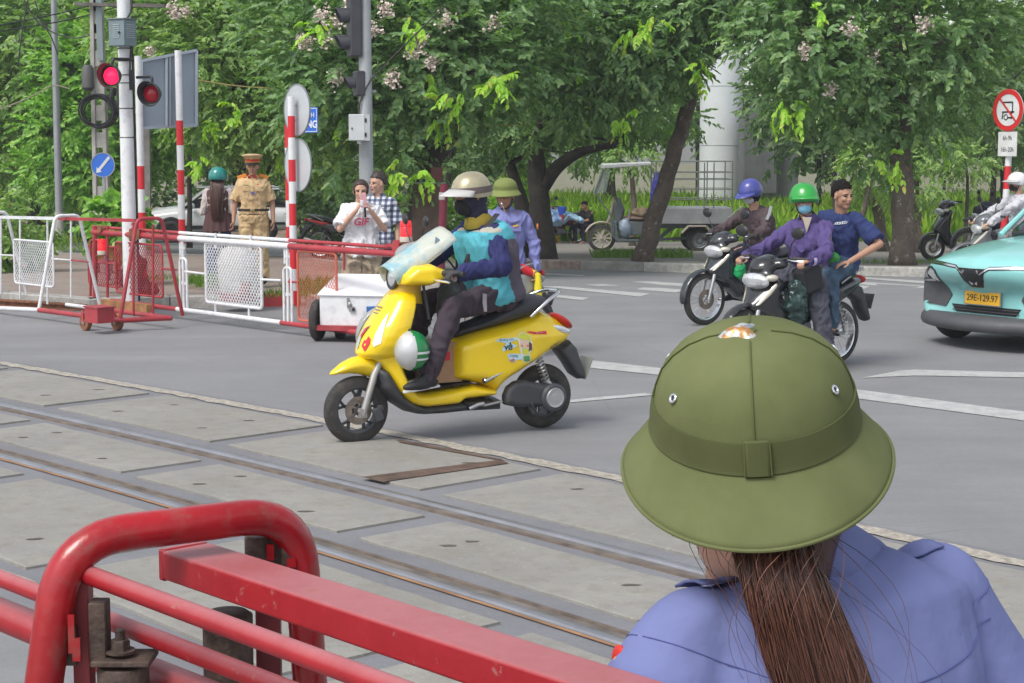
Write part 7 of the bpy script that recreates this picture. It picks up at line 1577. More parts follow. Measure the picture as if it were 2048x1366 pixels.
# ---- traffic officer
M_SAND = cloth('sand_uniform', (.56, .40, .22), vscale=5); g = G(507, 586); h = 1.68
J = stand(h, el=V(-.03, .25, 1.07), er=V(-.03, -.25, 1.07), wl=V(.03, .265, .83), wr=V(.03, -.265, .83), al=V(-.01, .13, .09), ar=V(-.01, -.13, .09), hf=V(1, -.05, -.08))
t, M = human('traffic officer in a sand uniform and peaked cap with a red band', J, V(g.x, g.y + .12, IZ * 0 + .13), R(-90 + 4), SK1, M_SAND, 'short', M_SAND, (mat('black_shoe', (.015, .015, .017), .6), mat('dark_sole', (.05, .05, .05), .7)), girth=1.06, loose=.018, shirt_g=.020, wr_amp=.008, sl_r=.010, hem=.03, curl=(.6, .6))
hair(t, J['head'], M, rough=.004); c = J['head'] + M @ V(-.008, 0, .066)
cap = MB(); n = 32
rings = [[c + M @ V(r * math.cos(a) * 1.12 + tl, r * math.sin(a), z_ + up * math.cos(a)) for a in [2 * math.pi * j / n for j in range(n)]] for r, z_, tl, up in ((.098, .045, 0, .0), (.125, .068, .0, .012), (.140, .080, .0, .02), (.138, .090, .0, .022), (.10, .100, .0, .02), (.03, .104, 0, .0))]
cap.loft(rings); ch = cap.build('peaked_cap', M_SAND, t)
MB().lathe([(.1, -.0), (.1005, .047)], c, M @ V(0, 0, 1), 32, closed=False).build('cap_band', mat('cap_red', (.55, .03, .02), .6), ch); MB().lathe([(.1015, .0), (.102, .012)], c, M @ V(0, 0, 1), 32, closed=False).build('cap_cord', mat('gold', (.75, .45, .04), .4, .4), ch)
vs = []; k = 12
for i in range(k + 1):
 a = -1.1 + 2.2 * i / k
 for q in (0, 1): vs.append(c + M @ V(.100 * math.cos(a) * 1.05 + q * .055 * math.cos(a), .100 * math.sin(a), .004 - .028 * q))
MB().add(vs, [(i * 2, i * 2 + 2, i * 2 + 3, i * 2 + 1) for i in range(k)]).build('peak', M_BLACK, ch); MB().lathe([(.018, 0), (.014, .006), (0, .008)], c + M @ V(.118, 0, .06), M @ V(1, 0, .2), 16).build('badge', MATS['gold'], ch)
collar(t, J, M_SAND, .060, h=.03); mb = MB(); mb.lathe([(.172, -.016), (.174, .016)], (0, 0, 0), (0, 0, 1), 32, closed=False); mb.v = [(p[1] * .86, p[0] * 1.24, p[2] + .585 * h) for p in mb.v]; mb.build('belt', mat('belt_brown', (.03, .02, .018), .5), t); MB().box((.152, 0, .585 * h), (.01, .06, .034)).build('buckle', mat('brass', (.35, .27, .12), .35, .8), t, bevel=.004)
for s in (1, -1):
 MB().beam(V(-.0, s * .085, .862 * h), V(-.01, s * .205, .838 * h), .05, .012, V(1, 0, 0)).build('epaulette', mat('epaulette_orange', (.70, .24, .03), .6), t, smooth=False, bevel=.003); MB().box((.146, s * .085, .745 * h), (.008, .105, .035)).build('pocket_flap', M_SAND, t, smooth=False, bevel=.003)
 MB().box((.085, s * .045, .848 * h), (.02, .03, .035), Matrix.Rotation(R(25), 3, 'Y')).build('collar_tab', mat('cap_red', (.55, .03, .02), .6), t, smooth=False)
MB().box((.150, -.075, .782 * h), (.006, .075, .016)).build('name_tag', mat('tag_olive', (.25, .24, .12), .5), t, smooth=False); MB().box((.152, .075, .788 * h), (.006, .03, .012)).build('pin', mat('cap_red', (.55, .03, .02), .6), t, smooth=False); MB().box((.155, .01, .72 * h), (.01, .05, .035)).build('badge', mat('id_badge', (.12, .10, .28), .4), t, smooth=False)
MB().ell((.0, .246, .75 * h), (.03, .008, .035)).build('sleeve_patch', mat('patch_navy', (.05, .05, .18), .7), t)
# ---- woman with the teal helmet seen from behind
g = G(440, 575); h = 1.50; J = stand(h, wl=V(.12, .13, .95), wr=V(.12, -.13, .95), el=V(-.04, .215, .92), er=V(-.04, -.215, .92)); 
t, M = human('woman with long brown hair and a teal helmet seen from behind beside the officer', J, V(g.x, g.y, .13), R(90), SK2, cloth('sheer_blouse', (.50, .44, .42)), 'long', cloth('blue_jeans', (.035, .06, .16)), (mat('white_shoe', (.55, .55, .55), .6), mat('white_sole', (.6, .6, .6), .6)), girth=.9, flare=.035, shirt_g=.016, vox=.008)
mb = MB(); torso(mb, J, .020, lo=.0, k=.90, hi=.95); o = mb.build('dress', cloth('dark_brown_dress', (.095, .05, .052)), t); soft(o, .010, 3); rings = [[V(r * .8 * math.cos(a) * (1 + .05 * math.sin(a * 14)), r * math.sin(a) * (1 + .05 * math.sin(a * 14)), z_) for a in [2 * math.pi * j / 72 for j in range(72)]] for r, z_ in ((.145, .93), (.175, .90), (.20, .78), (.225, .66))]; MB().loft(rings).build('skirt', MATS['dark_brown_dress'], t)
half_helmet(t, J['head'], M, mat('teal_helmet', (.01, .22, .20), .25, coat=.6), .03, None, 1.05); strands(t, [J['head'] + V(-.06, 0, -.02), J['head'] + V(-.12, 0, -.12), V(-.15, 0, 1.12), V(-.17, 0, .93), V(-.16, 0, .80)], [.075, .085, .095, .06], 420, island_hair('brown_hair', (.05, .022, .018), (.14, .06, .045)), r=.004, flat=.35, jit=.01)
for o in t.children:
 if o.name.startswith('hair'): o.rotation_euler = (0, 0, 0)
MB().ell(J['head'] + M @ V(-.09, .04, .10), (.012, .02, .02)).ell(J['head'] + M @ V(-.115, -.01, .02), (.012, .018, .012)).build('helmet_sticker', M_WHT, t)
# ---- woman filming
h = 1.60; Yw = 18.6; J = stand(h, sl=V(0, .17, 1.30), sr=V(0, -.17, 1.30), el=V(.12, .24, 1.07), er=V(.12, -.24, 1.07), wl=V(.24, .08, 1.27), wr=V(.24, -.08, 1.27), dl=V(.05, -.45, .8), dr=V(.05, .45, .8), nl=V(.2, -1, 0), nr=V(.2, 1, 0), tl=V(-1, 0, .3), tr=V(-1, 0, .3), hf=V(1, -.15, -.12), head=V(.04, 0, 1.475))
t, M = human('woman in a white T-shirt and beige shorts filming with both hands raised', J, V(P(722, 500, Yw).x, Yw, 0), R(-90 + 12), SK2, cloth('white_tshirt', (.74, .73, .75), var=.03), 'short', cloth('beige_shorts', (.36, .29, .21)), (mat('white_shoe', (.55, .55, .55), .6), mat('white_sole', (.6, .6, .6), .6)), legs='short', loose=.03, shirt_g=.034, wr_amp=.014, sl_r=.016, curl=(.7, .7), hem=-.10)
hair(t, J['head'], M, mat('dark_brown_hair', (.045, .025, .02), .5, var=.3, vscale=30), g=1.0, side=-.04, front=.078, back=-.12, rough=.006)
text('GIF', .11, face_M((.168, -.02, 1.145), (0, 1, 0), (-.12, 0, 1)), mat('print_pink', (.62, .08, .16), .7), 'shirt_print', t, .003, bold=.003, shear=.2)
t2 = thing('camera_phone', 'pink phone on a black hand grip held up by the woman filming', 'phone', t.location.copy(), t.rotation_euler.z); MB().box((.27, -.0, 1.38), (.012, .075, .15), Matrix.Rotation(R(8), 3, 'X')).build('phone_body', mat('phone_pink', (.62, .34, .36), .35), t2, smooth=False, bevel=.008); MB().box((.276, -.02, 1.355), (.008, .035, .06)).build('phone_case', M_WHT, t2, smooth=False, bevel=.004); MB().cyl((.26, .015, 1.32), (.25, .02, 1.20), .012).build('grip', M_BLACK, t2)
# ---- man in plaid
def plaid(name):
 m, n, l, tc, b = node_mat(name, .85); sp = n.new('ShaderNodeSeparateXYZ'); l.new(tc.outputs['Object'], sp.inputs[0])
 def band(ax_, per, du):
  a = n.new('ShaderNodeMath'); a.operation = 'ADD'; a.inputs[1].default_value = 50; l.new(sp.outputs[ax_], a.inputs[0]); q = n.new('ShaderNodeMath'); q.operation = 'MODULO'; q.inputs[1].default_value = per; l.new(a.outputs[0], q.inputs[0]); r_ = n.new('ShaderNodeMath'); r_.operation = 'LESS_THAN'; r_.inputs[1].default_value = per * du; l.new(q.outputs[0], r_.inputs[0]); return r_.outputs[0]
 c = nmix(n, l, band('Y', .062, .48), (.62, .64, .68), (.16, .18, .26)); c = nmix(n, l, band('Z', .062, .48), c, (.30, .32, .40), 'MULTIPLY'); l.new(c, b.inputs['Base Color']); return m
h = 1.66; Yw = 19.5; J = stand(h, hf=V(.8, -.75, -.05)); t, M = human('dark-haired man in a blue and white plaid shirt behind the woman filming', J, V(P(757, 500, Yw).x, Yw, 0), R(-90 - 8), SK2, plaid('plaid_shirt'), 'short', cloth('black_trousers', (.02, .02, .022)), (mat('black_shoe', (.015, .015, .017), .6), mat('white_sole', (.6, .6, .6), .6)), loose=.01, shirt_g=.026, sl_r=.016, hem=-.10)
hair(t, J['head'], M, mat('brown_black_hair', (.03, .02, .017), .5, var=.3, vscale=40, bump=.4), tall=.022, rough=.014, side=.042, front=.072, back=-.015); collar(t, J, MATS['plaid_shirt'], .060, h=.03)
# ---- guard with green pith helmet, whistle and flags
M_LAV = cloth('lavender_blue_shirt', (.20, .215, .45), vscale=5); h = 1.64; Yw = 15.8; J = stand(h, hf=V(1, -.22, -.05), el=V(-.02, .27, 1.07), wl=V(.03, .29, .83), er=V(-.02, -.24, 1.05), head=V(.018, 0, 1.50))
t, M = human('railway guard with a green pith helmet blowing a whistle and holding furled flags', J, V(P(1010, 500, Yw).x, Yw, 0), R(-90), SK3, M_LAV, 'long', cloth('navy_trousers', (.02, .022, .04)), (mat('black_shoe', (.015, .015, .017), .6), mat('dark_sole', (.05, .05, .05), .7)), girth=1.02, shirt_g=.024, wr_amp=.010, hem=-.08, curl=(.9, .5))
M_OLV = cloth('olive_felt', (.20, .235, .075), vscale=4); M_OLB = cloth('olive_band', (.135, .165, .05), vscale=6); pith(t, J['head'] + M @ V(-.012, 0, .068), M, M_OLV, M_OLB, 1.0); collar(t, J, M_LAV, .062, h=.03)
MB().cyl(J['head'] + M @ V(.095, 0, -.056), J['head'] + M @ V(.13, 0, -.058), .009).ell(J['head'] + M @ V(.135, 0, -.060), .012).tube([J['head'] + M @ V(.12, 0, -.065), J['head'] + M @ V(.10, .02, -.14), V(.13, .05, 1.28)], .003, 5).build('whistle', M_CHR, t); MB().tube([J['head'] + M @ V(.0, .075, -.02), J['head'] + M @ V(.03, .045, -.10), J['head'] + M @ V(.05, 0, -.115), J['head'] + M @ V(.03, -.045, -.10), J['head'] + M @ V(0, -.075, -.02)], .008, 6).build('chin_strap', M_BLACK, t)
MB().box((.145, .09, .735 * h), (.012, .12, .05)).box((.145, -.09, .735 * h), (.012, .12, .05)).build('pocket_flap', M_LAV, t, smooth=False, bevel=.004); MB().box((.155, .10, .752 * h), (.006, .05, .016), Matrix.Rotation(R(12), 3, 'X')).build('badge', MATS['gold'], t, smooth=False)
MB().ell((.03, .30, 1.22), (.035, .01, .03)).build('sleeve_patch', mat('patch_orange', (.6, .2, .05), .7), t)
fl = thing('signal_flags', 'furled red and yellow signal flags in the guard\'s left hand', 'flag', t.location.copy(), t.rotation_euler.z)
o = MB().tube([(.05, .22, .83), (.06, .30, .77), (.06, .31, .62), (.06, .30, .50)], [.02, .035, .04, .025], 10).build('yellow_flag', mat('flag_yellow', (.75, .62, .02), .8), fl); wrinkle(o, .012, 20); o = MB().tube([(.06, .14, .86), (.06, .20, .82), (.06, .28, .77)], [.045, .04, .02], 10).build('red_flag', mat('flag_red', (.60, .02, .03), .8), fl); wrinkle(o, .012, 20)
# ---- rider in white by the teal car
Yw = 24.; x = P(2044, 400, Yw).x; J = stand(1.6, hl=V(0, .09, .80), pelvis=V(0, 0, .82), hr=V(0, -.09, .80), chest=V(.03, 0, 1.10), neck=V(.06, 0, 1.31), head=V(.09, 0, 1.44), sl=V(.05, .18, 1.25), sr=V(.05, -.18, 1.25), el=V(.32, .22, 1.06), er=V(.32, -.22, 1.06), wl=V(.56, .24, .90), wr=V(.56, -.24, .90), kl=V(.35, .2, .70), kr=V(.35, -.2, .70), al=V(.35, .2, .3), ar=V(.35, -.2, .3), hf=V(1, .3, -.05), dl=V(1, 0, -.3), dr=V(1, 0, -.3), tl=V(0, -1, 0), tr=V(0, 1, 0))
t, M = human('motorbike rider in pale grey clothes and black mask at the right edge', J, V(x, Yw, 0), R(188), SK2, cloth('pale_grey_jacket', (.50, .50, .53)), 'long', cloth('grey_trousers', (.2, .2, .21)), None, vox=.010, shirt_g=.03, curl=(1, 1), wr_amp=.012)
half_helmet(t, J['head'], M, mat('white_helmet', (.68, .68, .69), .3), .10, None, 1.05); face_mask(t, J['head'], M, mat('black_cloth', (.01, .01, .011), .8), 1.1)
bike('motorbike', 'grey motorbike of the rider in pale clothes, mostly hidden by the teal car', 'motorbike', V(x - .15, Yw, 0), R(188), body=(.12, .13, .14))
MB().tube([(.1, -.10, 1.28), (.14, .0, 1.12), (.12, .14, .95)], .02, 6, rb=.01).build('bag_strap', mat('cream_strap', (.55, .50, .38), .8), t)
# ---- delivery rider with a tan basket, far; squatting man under the trees
Yw = 31.; x = P(790, 420, Yw).x; J = stand(1.5); 
for k in J:
 if k not in ('hf',): J[k] = J[k] + V(0, 0, .0)
t, M = human('person in a dark green helmet and grey jacket behind the plaid man', J, V(x, Yw, gz(Yw) + .15), R(80), SK2, cloth('grey_jacket', (.10, .095, .09)), 'long', cloth('dark_trousers', (.03, .03, .05)), None, vox=.012)
half_helmet(t, J['head'], M, mat('bottle_green_helmet', (.01, .09, .04), .25, coat=.5), 0, M_WHT, 1.05)
q = P(787, 425, Yw - .5); t = thing('basket', 'large tan delivery basket behind the man in the plaid shirt', 'basket', q); MB().box((.02, 0, -.08), (.34, .36, .62)).build('basket_body', mat('wicker', (.33, .21, .11), .9, var=.25, vscale=14, bump=.5), t, smooth=False, bevel=.04)
for z_ in (-.32, -.18, -.04, .12): MB().box((.02, 0, z_), (.36, .38, .025)).build('hoop', mat('wicker_dark', (.2, .12, .06), .9), t, smooth=False, bevel=.01)
Yw = 45.; q = P(1178, 480, Yw); J = stand(1.6, pelvis=V(0, 0, .45), hl=V(0, .09, .43), hr=V(0, -.09, .43), chest=V(.08, 0, .70), neck=V(.14, 0, .88), head=V(.19, 0, 1.0), kl=V(.42, .14, .50), kr=V(.42, -.14, .50), al=V(.38, .14, .09), ar=V(.38, -.14, .09), sl=V(.11, .18, .84), sr=V(.11, -.18, .84), el=V(.28, .2, .62), er=V(.28, -.2, .62), wl=V(.46, .06, .58), wr=V(.46, -.06, .58), hf=V(1, 0, -.3))
t, M = human('man in dark clothes sitting in the shade left of the cargo tricycle', J, V(q.x, Yw, gz(Yw) + .14), R(225), SK3, cloth('black_tshirt', (.02, .02, .02)), 'short', cloth('dark_trousers', (.03, .03, .05)), None, vox=.012); hair(t, J['head'], M)
ct = thing('stool', 'small grey stool under the man sitting in the shade', 'stool', V(q.x, Yw, gz(Yw) + .14), R(225)); MB().box((-.02, 0, .33), (.34, .34, .04)).build('seat', M_GREY, ct, smooth=False)
for a, b_ in ((1, 1), (1, -1), (-1, 1), (-1, -1)): MB().box((-.02 + a * .14, b_ * .14, .155), (.03, .03, .31)).build('leg', M_GREY, ct, smooth=False)
# ---- foreground: woman in green pith helmet from behind
FW = V(.335, 1.88, 0); fdir = V(-.50, .865, 0); faz = math.atan2(fdir.y, fdir.x)
rt_ = Matrix.Rotation(-faz, 3, 'Z')
def L(px, py, Y): return rt_ @ (P(px, py, Y) - FW)
sl_, sr_ = L(1345, 1262, 1.80), L(1900, 1135, 1.98)
nk = L(1580, 1078, 1.895); hdc = L(1512, 985, 1.86)
J = dict(pelvis=V(-.02, -.01, .93), chest=V(-.035, -.0, 1.22), neck=nk, head=hdc, hl=V(0, .085, .90), hr=V(0, -.085, .90), kl=V(.02, .09, .50), kr=V(.02, -.09, .50), al=V(0, .10, .09), ar=V(0, -.10, .09), sl=sl_, sr=sr_, el=L(1250, 1560, 1.74), er=L(2010, 1500, 2.0), wl=V(.28, .08, 1.12), wr=V(.28, -.05, 1.12), hf=V(1, .12, -.16), dl=V(.5, -.7, .3), dr=V(.5, .7, .3), tl=V(0, 0, 1), tr=V(0, 0, 1))
M_BSH = mat('periwinkle_shirt', (.165, .19, .38), .9, var=.09, vscale=5, bump=.55, bscale=17, spec=.15)
t, M = human('foreground woman in a periwinkle shirt and green pith helmet with a long ponytail', J, FW, faz, SK2, M_BSH, 'short', cloth('navy_trousers', (.02, .022, .04)), (mat('black_shoe', (.015, .015, .017), .6), mat('dark_sole', (.05, .05, .05), .7)), girth=1.04, vox=.006, shirt_g=.020, wr_amp=.0, sl_r=.010, curl=(.8, .8))
sh_ = [o for o in t.children if o.name.startswith('shirt')][0]
def folds(c):
 p = V(c); v = 0
 for (ax_, sc_, am) in ((V(1, .2, .3), 7, .009), (V(.2, 1, -.6), 9, .008), (V(.3, .6, .8), 17, .003)):
  q = p.dot(ax_) * sc_ + 2.2 * noise.noise(p * 5); v += am * (1 - abs(math.sin(q)) * 1.6) * (0.35 + noise.noise(p * 3 + V(7, 1, 3)))
 return v
displace(sh_, folds)
_bs = BVHTree.FromPolygons([v.co.copy() for v in sh_.data.vertices], [tuple(p.vertices) for p in sh_.data.polygons])
def on_shirt(p, d=V(0, 0, -1), off=.002):
 h_ = _bs.ray_cast(p - d * .3, d); return (h_[0] + h_[1] * off) if h_[0] is not None else p
M_STI = mat('stitch_blue', (.09, .105, .30), .9)
mb = MB(); pts = []
for k in range(25):
 u_ = k / 24; q = sl_.lerp(sr_, u_) + V(-.10, 0, .0 + .0); pts.append(on_shirt(V(-.3, q.y, q.z - .045 - .02 * math.sin(u_ * math.pi)), V(1, 0, 0), .001))
MB().tube(pts, .0007, 5).build('seam', M_STI, sh_)
for S_, sg in (('l', 1), ('r', -1)):
 s_ = J['s' + S_]; e_ = J['e' + S_]; d = (e_ - s_).normalized(); x_, y_, _ = frame_of(d, V(1, 0, 0)); c0 = s_ + d * .02; ring = []
 for k in range(30):
  a = 2 * math.pi * k / 30; e = x_ * math.cos(a) + y_ * math.sin(a); hh_ = _bs.ray_cast(c0 + e * .16, -e); 
  if hh_[0] is not None: ring.append(hh_[0] + e * .0008)
 if len(ring) > 5: MB().tube(ring, .0007, 5).build('seam', M_STI, sh_)
 a_ = nk.lerp(s_, .56); b_ = nk.lerp(s_, .86); vs = []
 for k in range(9):
  c_ = a_.lerp(b_, k / 8)
  for w in (-.024, -.008, .008, .024): vs.append(on_shirt(c_ + V(w + .0, 0, 0), V(0, 0, -1), .0055 if k else .003))
 o = MB().add(vs, [(k * 4 + j, k * 4 + 4 + j, k * 4 + 5 + j, k * 4 + 1 + j) for k in range(8) for j in range(3)]).build('shoulder_strap', M_BSH, sh_); so = o.modifiers.new('s', 'SOLIDIFY'); so.thickness = .003
 c_ = s_ + d * .205; mb = MB(); rr = .062 * 1.04 + .026
 mb.lathe([(rr - .006, -.028), (rr + .004, -.026), (rr + .006, .0), (rr + .002, .004), (rr - .008, .004)], c_, d, 36, closed=False).build('cuff', M_BSH, sh_)
collar(t, J, M_BSH, .068, h=.075, open_=True)
mb = MB(); c_ = L(1240, 1322, 1.785); mb.ell(c_, (.014, .006, .018)).build('sleeve_badge', mat('cap_red', (.55, .03, .02), .6), t); MB().ell(c_ + V(-.001, .003, -.003), (.007, .006, .010)).build('badge_centre', MATS['gold'], t)
Mh = hmat(rt_ @ V(.12, 1, .31), rt_ @ V(-.08, -.1, 1)); pc = L(1508, 828, 1.86); hat_c = pc
M_FELT = mat('olive_felt_close', (.118, .136, .056), .95, var=.10, vscale=9, bump=.14, bscale=900, spec=.12, col2=(.152, .168, .074), detail=9.); M_BANDC = mat('olive_band_close', (.092, .104, .042), .95, var=.16, vscale=9, bump=.12, bscale=900, spec=.2)
pith(t, hat_c, Mh, M_FELT, M_BANDC, 1.0, True, big=True)
hat = [o for o in t.children if o.name.startswith('pith_helmet')][0]
q = hat_c + Mh @ V(0, .010, .0985); mb = MB(); up_ = Mh @ V(0, 0, 1)
pz_ = [(0, .010), (.006, .0095), (.010, .008), (.015, .004), (.020, -.001)]
mb = MB(); n = 26; rings = []
for r_, h_ in pz_:
 rings.append([q + Mh @ V(max(r_, .0004) * math.cos(a) * (1 + .28 * math.cos(3 * a + 1)), max(r_, .0004) * math.sin(a) * (1 + .28 * math.cos(3 * a + 1)), h_ - .002) for a in [2 * math.pi * j / n for j in range(n)]])
mb.loft(rings, caps=False); m_, n_, l_, tc_, b_ = node_mat('worn_vent_cap', .35); f_ = nmap(n_, l_, nnoise(n_, l_, tc_, 70, 4, .6), .5, .54); l_.new(nmix(n_, l_, f_, (.42, .20, .06), (.50, .51, .53)), b_.inputs['Base Color']); b_.inputs['Metallic'].default_value = .3
o = mb.build('vent_cap', m_, hat)
LH = island_hair('auburn_hair', (.028, .013, .010), (.23, .098, .062))
W0 = lambda px, py, Y: L(px, py, Y)
hp_ = [W0(1535, 1040, 1.80), W0(1545, 1100, 1.755), W0(1575, 1180, 1.735), W0(1612, 1280, 1.73), W0(1655, 1400, 1.72), W0(1690, 1560, 1.72)]
o = strands(t, hp_, [.036, .034, .042, .050], 6500, LH, 'hair', r=.0007, seed=3, flat=.5, jit=.009, thick_dir=rt_ @ V(0, 1, 0), side_dir=rt_ @ V(1, .1, 0), ends=.02)
me = o.data
o2 = strands(t, hp_, [.05, .075, .085, .09], 60, LH, 'stray_hair', r=.0005, seed=9, flat=.5, jit=.05, thick_dir=rt_ @ V(0, 1, 0), side_dir=rt_ @ V(1, 0, 0), ends=.1)
hb = MB(); hb.ell(hdc + M @ V(-.012, 0, .02), (.098, .078, .10), M); hb.cap(hdc + M @ V(-.05, 0, -.02), .062, hdc + M @ V(-.05, 0, -.10), .035); o = hb.build('scalp_hair', island_hair('auburn_under', (.05, .022, .016), (.07, .03, .02)), t); soft(o, .008, 2)
ph = thing('handset', 'black handset held in front of the foreground woman\'s left shoulder', 'phone', FW, faz); c_ = L(1385, 1215, 2.02); MB().box(c_ + V(0, 0, -.05), (.018, .026, .12), Matrix.Rotation(R(18), 3, 'Y')).build('handset_body', mat('dark_grey_plastic2', (.05, .048, .05), .5), ph, smooth=False, bevel=.004)
# ================================================================ vegetation
def leaf_mat(name, dark, mid, light, hot=None, hp=.05):
 m = bpy.data.materials.new(name); m.use_nodes = True; n = m.node_tree.nodes; l = m.node_tree.links; b = n['Principled BSDF']; g = n.new('ShaderNodeNewGeometry'); cr = n.new('ShaderNodeValToRGB')
 dark, mid, light = [tuple(x_ * 1.2 for x_ in q) for q in (dark, mid, light)]; e = cr.color_ramp.elements; e[0].color = (*dark, 1); e[1].position = 1.; e[1].color = (*(hot or light), 1); x = e.new(.5); x.color = (*mid, 1); y = e.new(1 - hp - .02); y.color = (*light, 1)
 l.new(g.outputs['Random Per Island'], cr.inputs[0]); tc = n.new('ShaderNodeTexCoord'); nz = nnoise(n, l, tc, .9, 3, .6)
 c = nmix(n, l, nmap(n, l, nz, .35, .65, .0, 1.), cr.outputs[0], tuple(x_ * 1.25 for x_ in mid)); c = nmix(n, l, .55, cr.outputs[0], c)
 l.new(c, b.inputs['Base Color']); b.inputs['Roughness'].default_value = .42; b.inputs['Specular IOR Level'].default_value = .45
 tr = n.new('ShaderNodeBsdfTranslucent'); l.new(nmix(n, l, 1., c, (1.5, 1.9, .5), 'MULTIPLY'), tr.inputs['Color']); ms = n.new('ShaderNodeMixShader'); ms.inputs[0].default_value = .34
 l.new(b.outputs[0], ms.inputs[1]); l.new(tr.outputs[0], ms.inputs[2]); l.new(ms.outputs[0], n['Material Output'].inputs['Surface']); return m
def norm(a): return a / (np.linalg.norm(a, axis=-1, keepdims=True) + 1e-9)
LEAF = np.array([(0, 0, 0), (.3, .5, .10), (.68, .42, .06), (1, 0, -.10), (.68, -.42, .06), (.3, -.5, .10)])
def leaves(cen, out, n_leaf, spray, ll, lw, droop, rg, splay=.6):
 """pinnate sprays: cen (N,3) bases, out (N,3) pointing directions"""
 N = len(cen); d = norm(out + rg.normal(0, .35, (N, 3)) + np.array([0, 0, -droop * .5])); side = norm(np.cross(d, np.array([0, 0, 1.])) + rg.normal(0, .25, (N, 3))); up = norm(np.cross(side, d))
 V_, F_ = [], []; k = np.arange(n_leaf); L = spray * rg.uniform(.7, 1.25, N)
 t = ((k // 2 + 1) / (n_leaf / 2 + .5)); sg = np.where(k % 2 == 0, 1., -1.)
 base = cen[:, None, :] + d[:, None, :] * (L[:, None] * t[None, :])[:, :, None] + np.array([0, 0, -1.]) * (droop * L[:, None] * t[None, :] ** 2 * .6)[:, :, None]
 ax = norm(d[:, None, :] * .65 + side[:, None, :] * (sg * splay)[None, :, None] + np.array([0, 0, -droop * .8]) + rg.normal(0, .16, (N, n_leaf, 3)))
 nn = norm(up[:, None, :] * .55 + norm(out)[:, None, :] * .55 + np.array([0, -.25, .1]) + rg.normal(0, .38, (N, n_leaf, 3))); wd = norm(np.cross(nn, ax)); nn = np.cross(ax, wd)
 s = rg.uniform(.75, 1.2, (N, n_leaf, 1)); pts = []
 for a, b, c in LEAF: pts.append(base + ax * (a * ll * s) + wd * (b * lw * s) + nn * (c * ll * s))
 return np.stack(pts, 2).reshape(-1, 3)
def leaf_object(name, pts, m, parent):
 n = len(pts) // 6; me = bpy.data.meshes.new(name); mi = np.array(rootm(parent).inverted()) if parent is not None else np.eye(4)
 co = (pts @ mi[:3, :3].T + mi[:3, 3]).astype(np.float32); me.vertices.add(len(co)); me.vertices.foreach_set('co', co.ravel())
 b = np.arange(n)[:, None] * 6; f = np.concatenate([b + np.array([0, 1, 2, 3]), b + np.array([0, 3, 4, 5])], 1).ravel()
 me.loops.add(len(f)); me.loops.foreach_set('vertex_index', f.astype(np.int32)); me.polygons.add(2 * n); me.polygons.foreach_set('loop_start', np.arange(2 * n, dtype=np.int32) * 4); me.polygons.foreach_set('loop_total', np.full(2 * n, 4, np.int32))
 me.update(); me.validate(); me.materials.append(m); o = bpy.data.objects.new(name, me); COL.objects.link(o)
 if parent is not None: o.parent = parent
 return o
def blob_points(blobs, N, rg, shell=.55):
 """points in the outer part of several ellipsoids with their outward directions"""
 w = np.array([r[0] * r[1] * r[2] for c, r in blobs]) ** .8; pick = rg.choice(len(blobs), N, p=w / w.sum()); C_ = np.array([tuple(c) for c, r in blobs])[pick]; R_ = np.array([tuple(r) for c, r in blobs])[pick]
 u = norm(rg.normal(0, 1, (N, 3))); rad = shell + (1 - shell) * rg.uniform(0, 1, (N, 1)) ** .7
 lump = 1 + .16 * np.sin(u[:, :1] * 7 + pick[:, None]) * np.sin(u[:, 2:] * 6 + pick[:, None] * 2)
 return C_ + u * R_ * rad * lump, norm(u / R_ + np.array([0, 0, .15]))
BARK = mat('bark', (.13, .105, .085), .95, var=.35, vscale=7, bump=.8, bscale=30, dirt=.3); BARKD = mat('dark_bark', (.045, .038, .032), .95, var=.35, vscale=7, bump=.8, bscale=30)
def spotted_bark(name):
 m, n, l, tc, b = node_mat(name, .95); c = nmix(n, l, nmap(n, l, nnoise(n, l, tc, 5, 6, .7), .35, .65), (.085, .068, .055), (.17, .135, .11)); c = nmix(n, l, nmap(n, l, nnoise(n, l, tc, 9, 5, .7), .60, .66), c, (.33, .31, .28)); c = nmix(n, l, nmap(n, l, nnoise(n, l, tc, 4, 4, .7), .62, .68), c, (.26, .16, .10))
 l.new(c, b.inputs['Base Color']); nbump(n, l, b, nnoise(n, l, tc, 28, 8, .7), .9, .03); return m
BARKS = spotted_bark('lichen_bark')
GL = leaf_mat('leaf_deep_green', (.065, .125, .055), (.14, .235, .10), (.25, .35, .15), (.34, .44, .09), .03)
GM = leaf_mat('leaf_mid_green', (.08, .15, .045), (.175, .27, .085), (.29, .39, .13), (.36, .45, .08), .05)
GB = leaf_mat('leaf_bright_green', (.08, .18, .03), (.16, .31, .055), (.27, .42, .08), (.42, .50, .09), .06)
GN = leaf_mat('leaf_new_growth', (.18, .36, .03), (.26, .44, .04), (.36, .46, .05), (.42, .30, .08), .10)
GD = leaf_mat('leaf_far_green', (.055, .10, .045), (.105, .175, .07), (.17, .25, .10), (.26, .36, .07), .05)
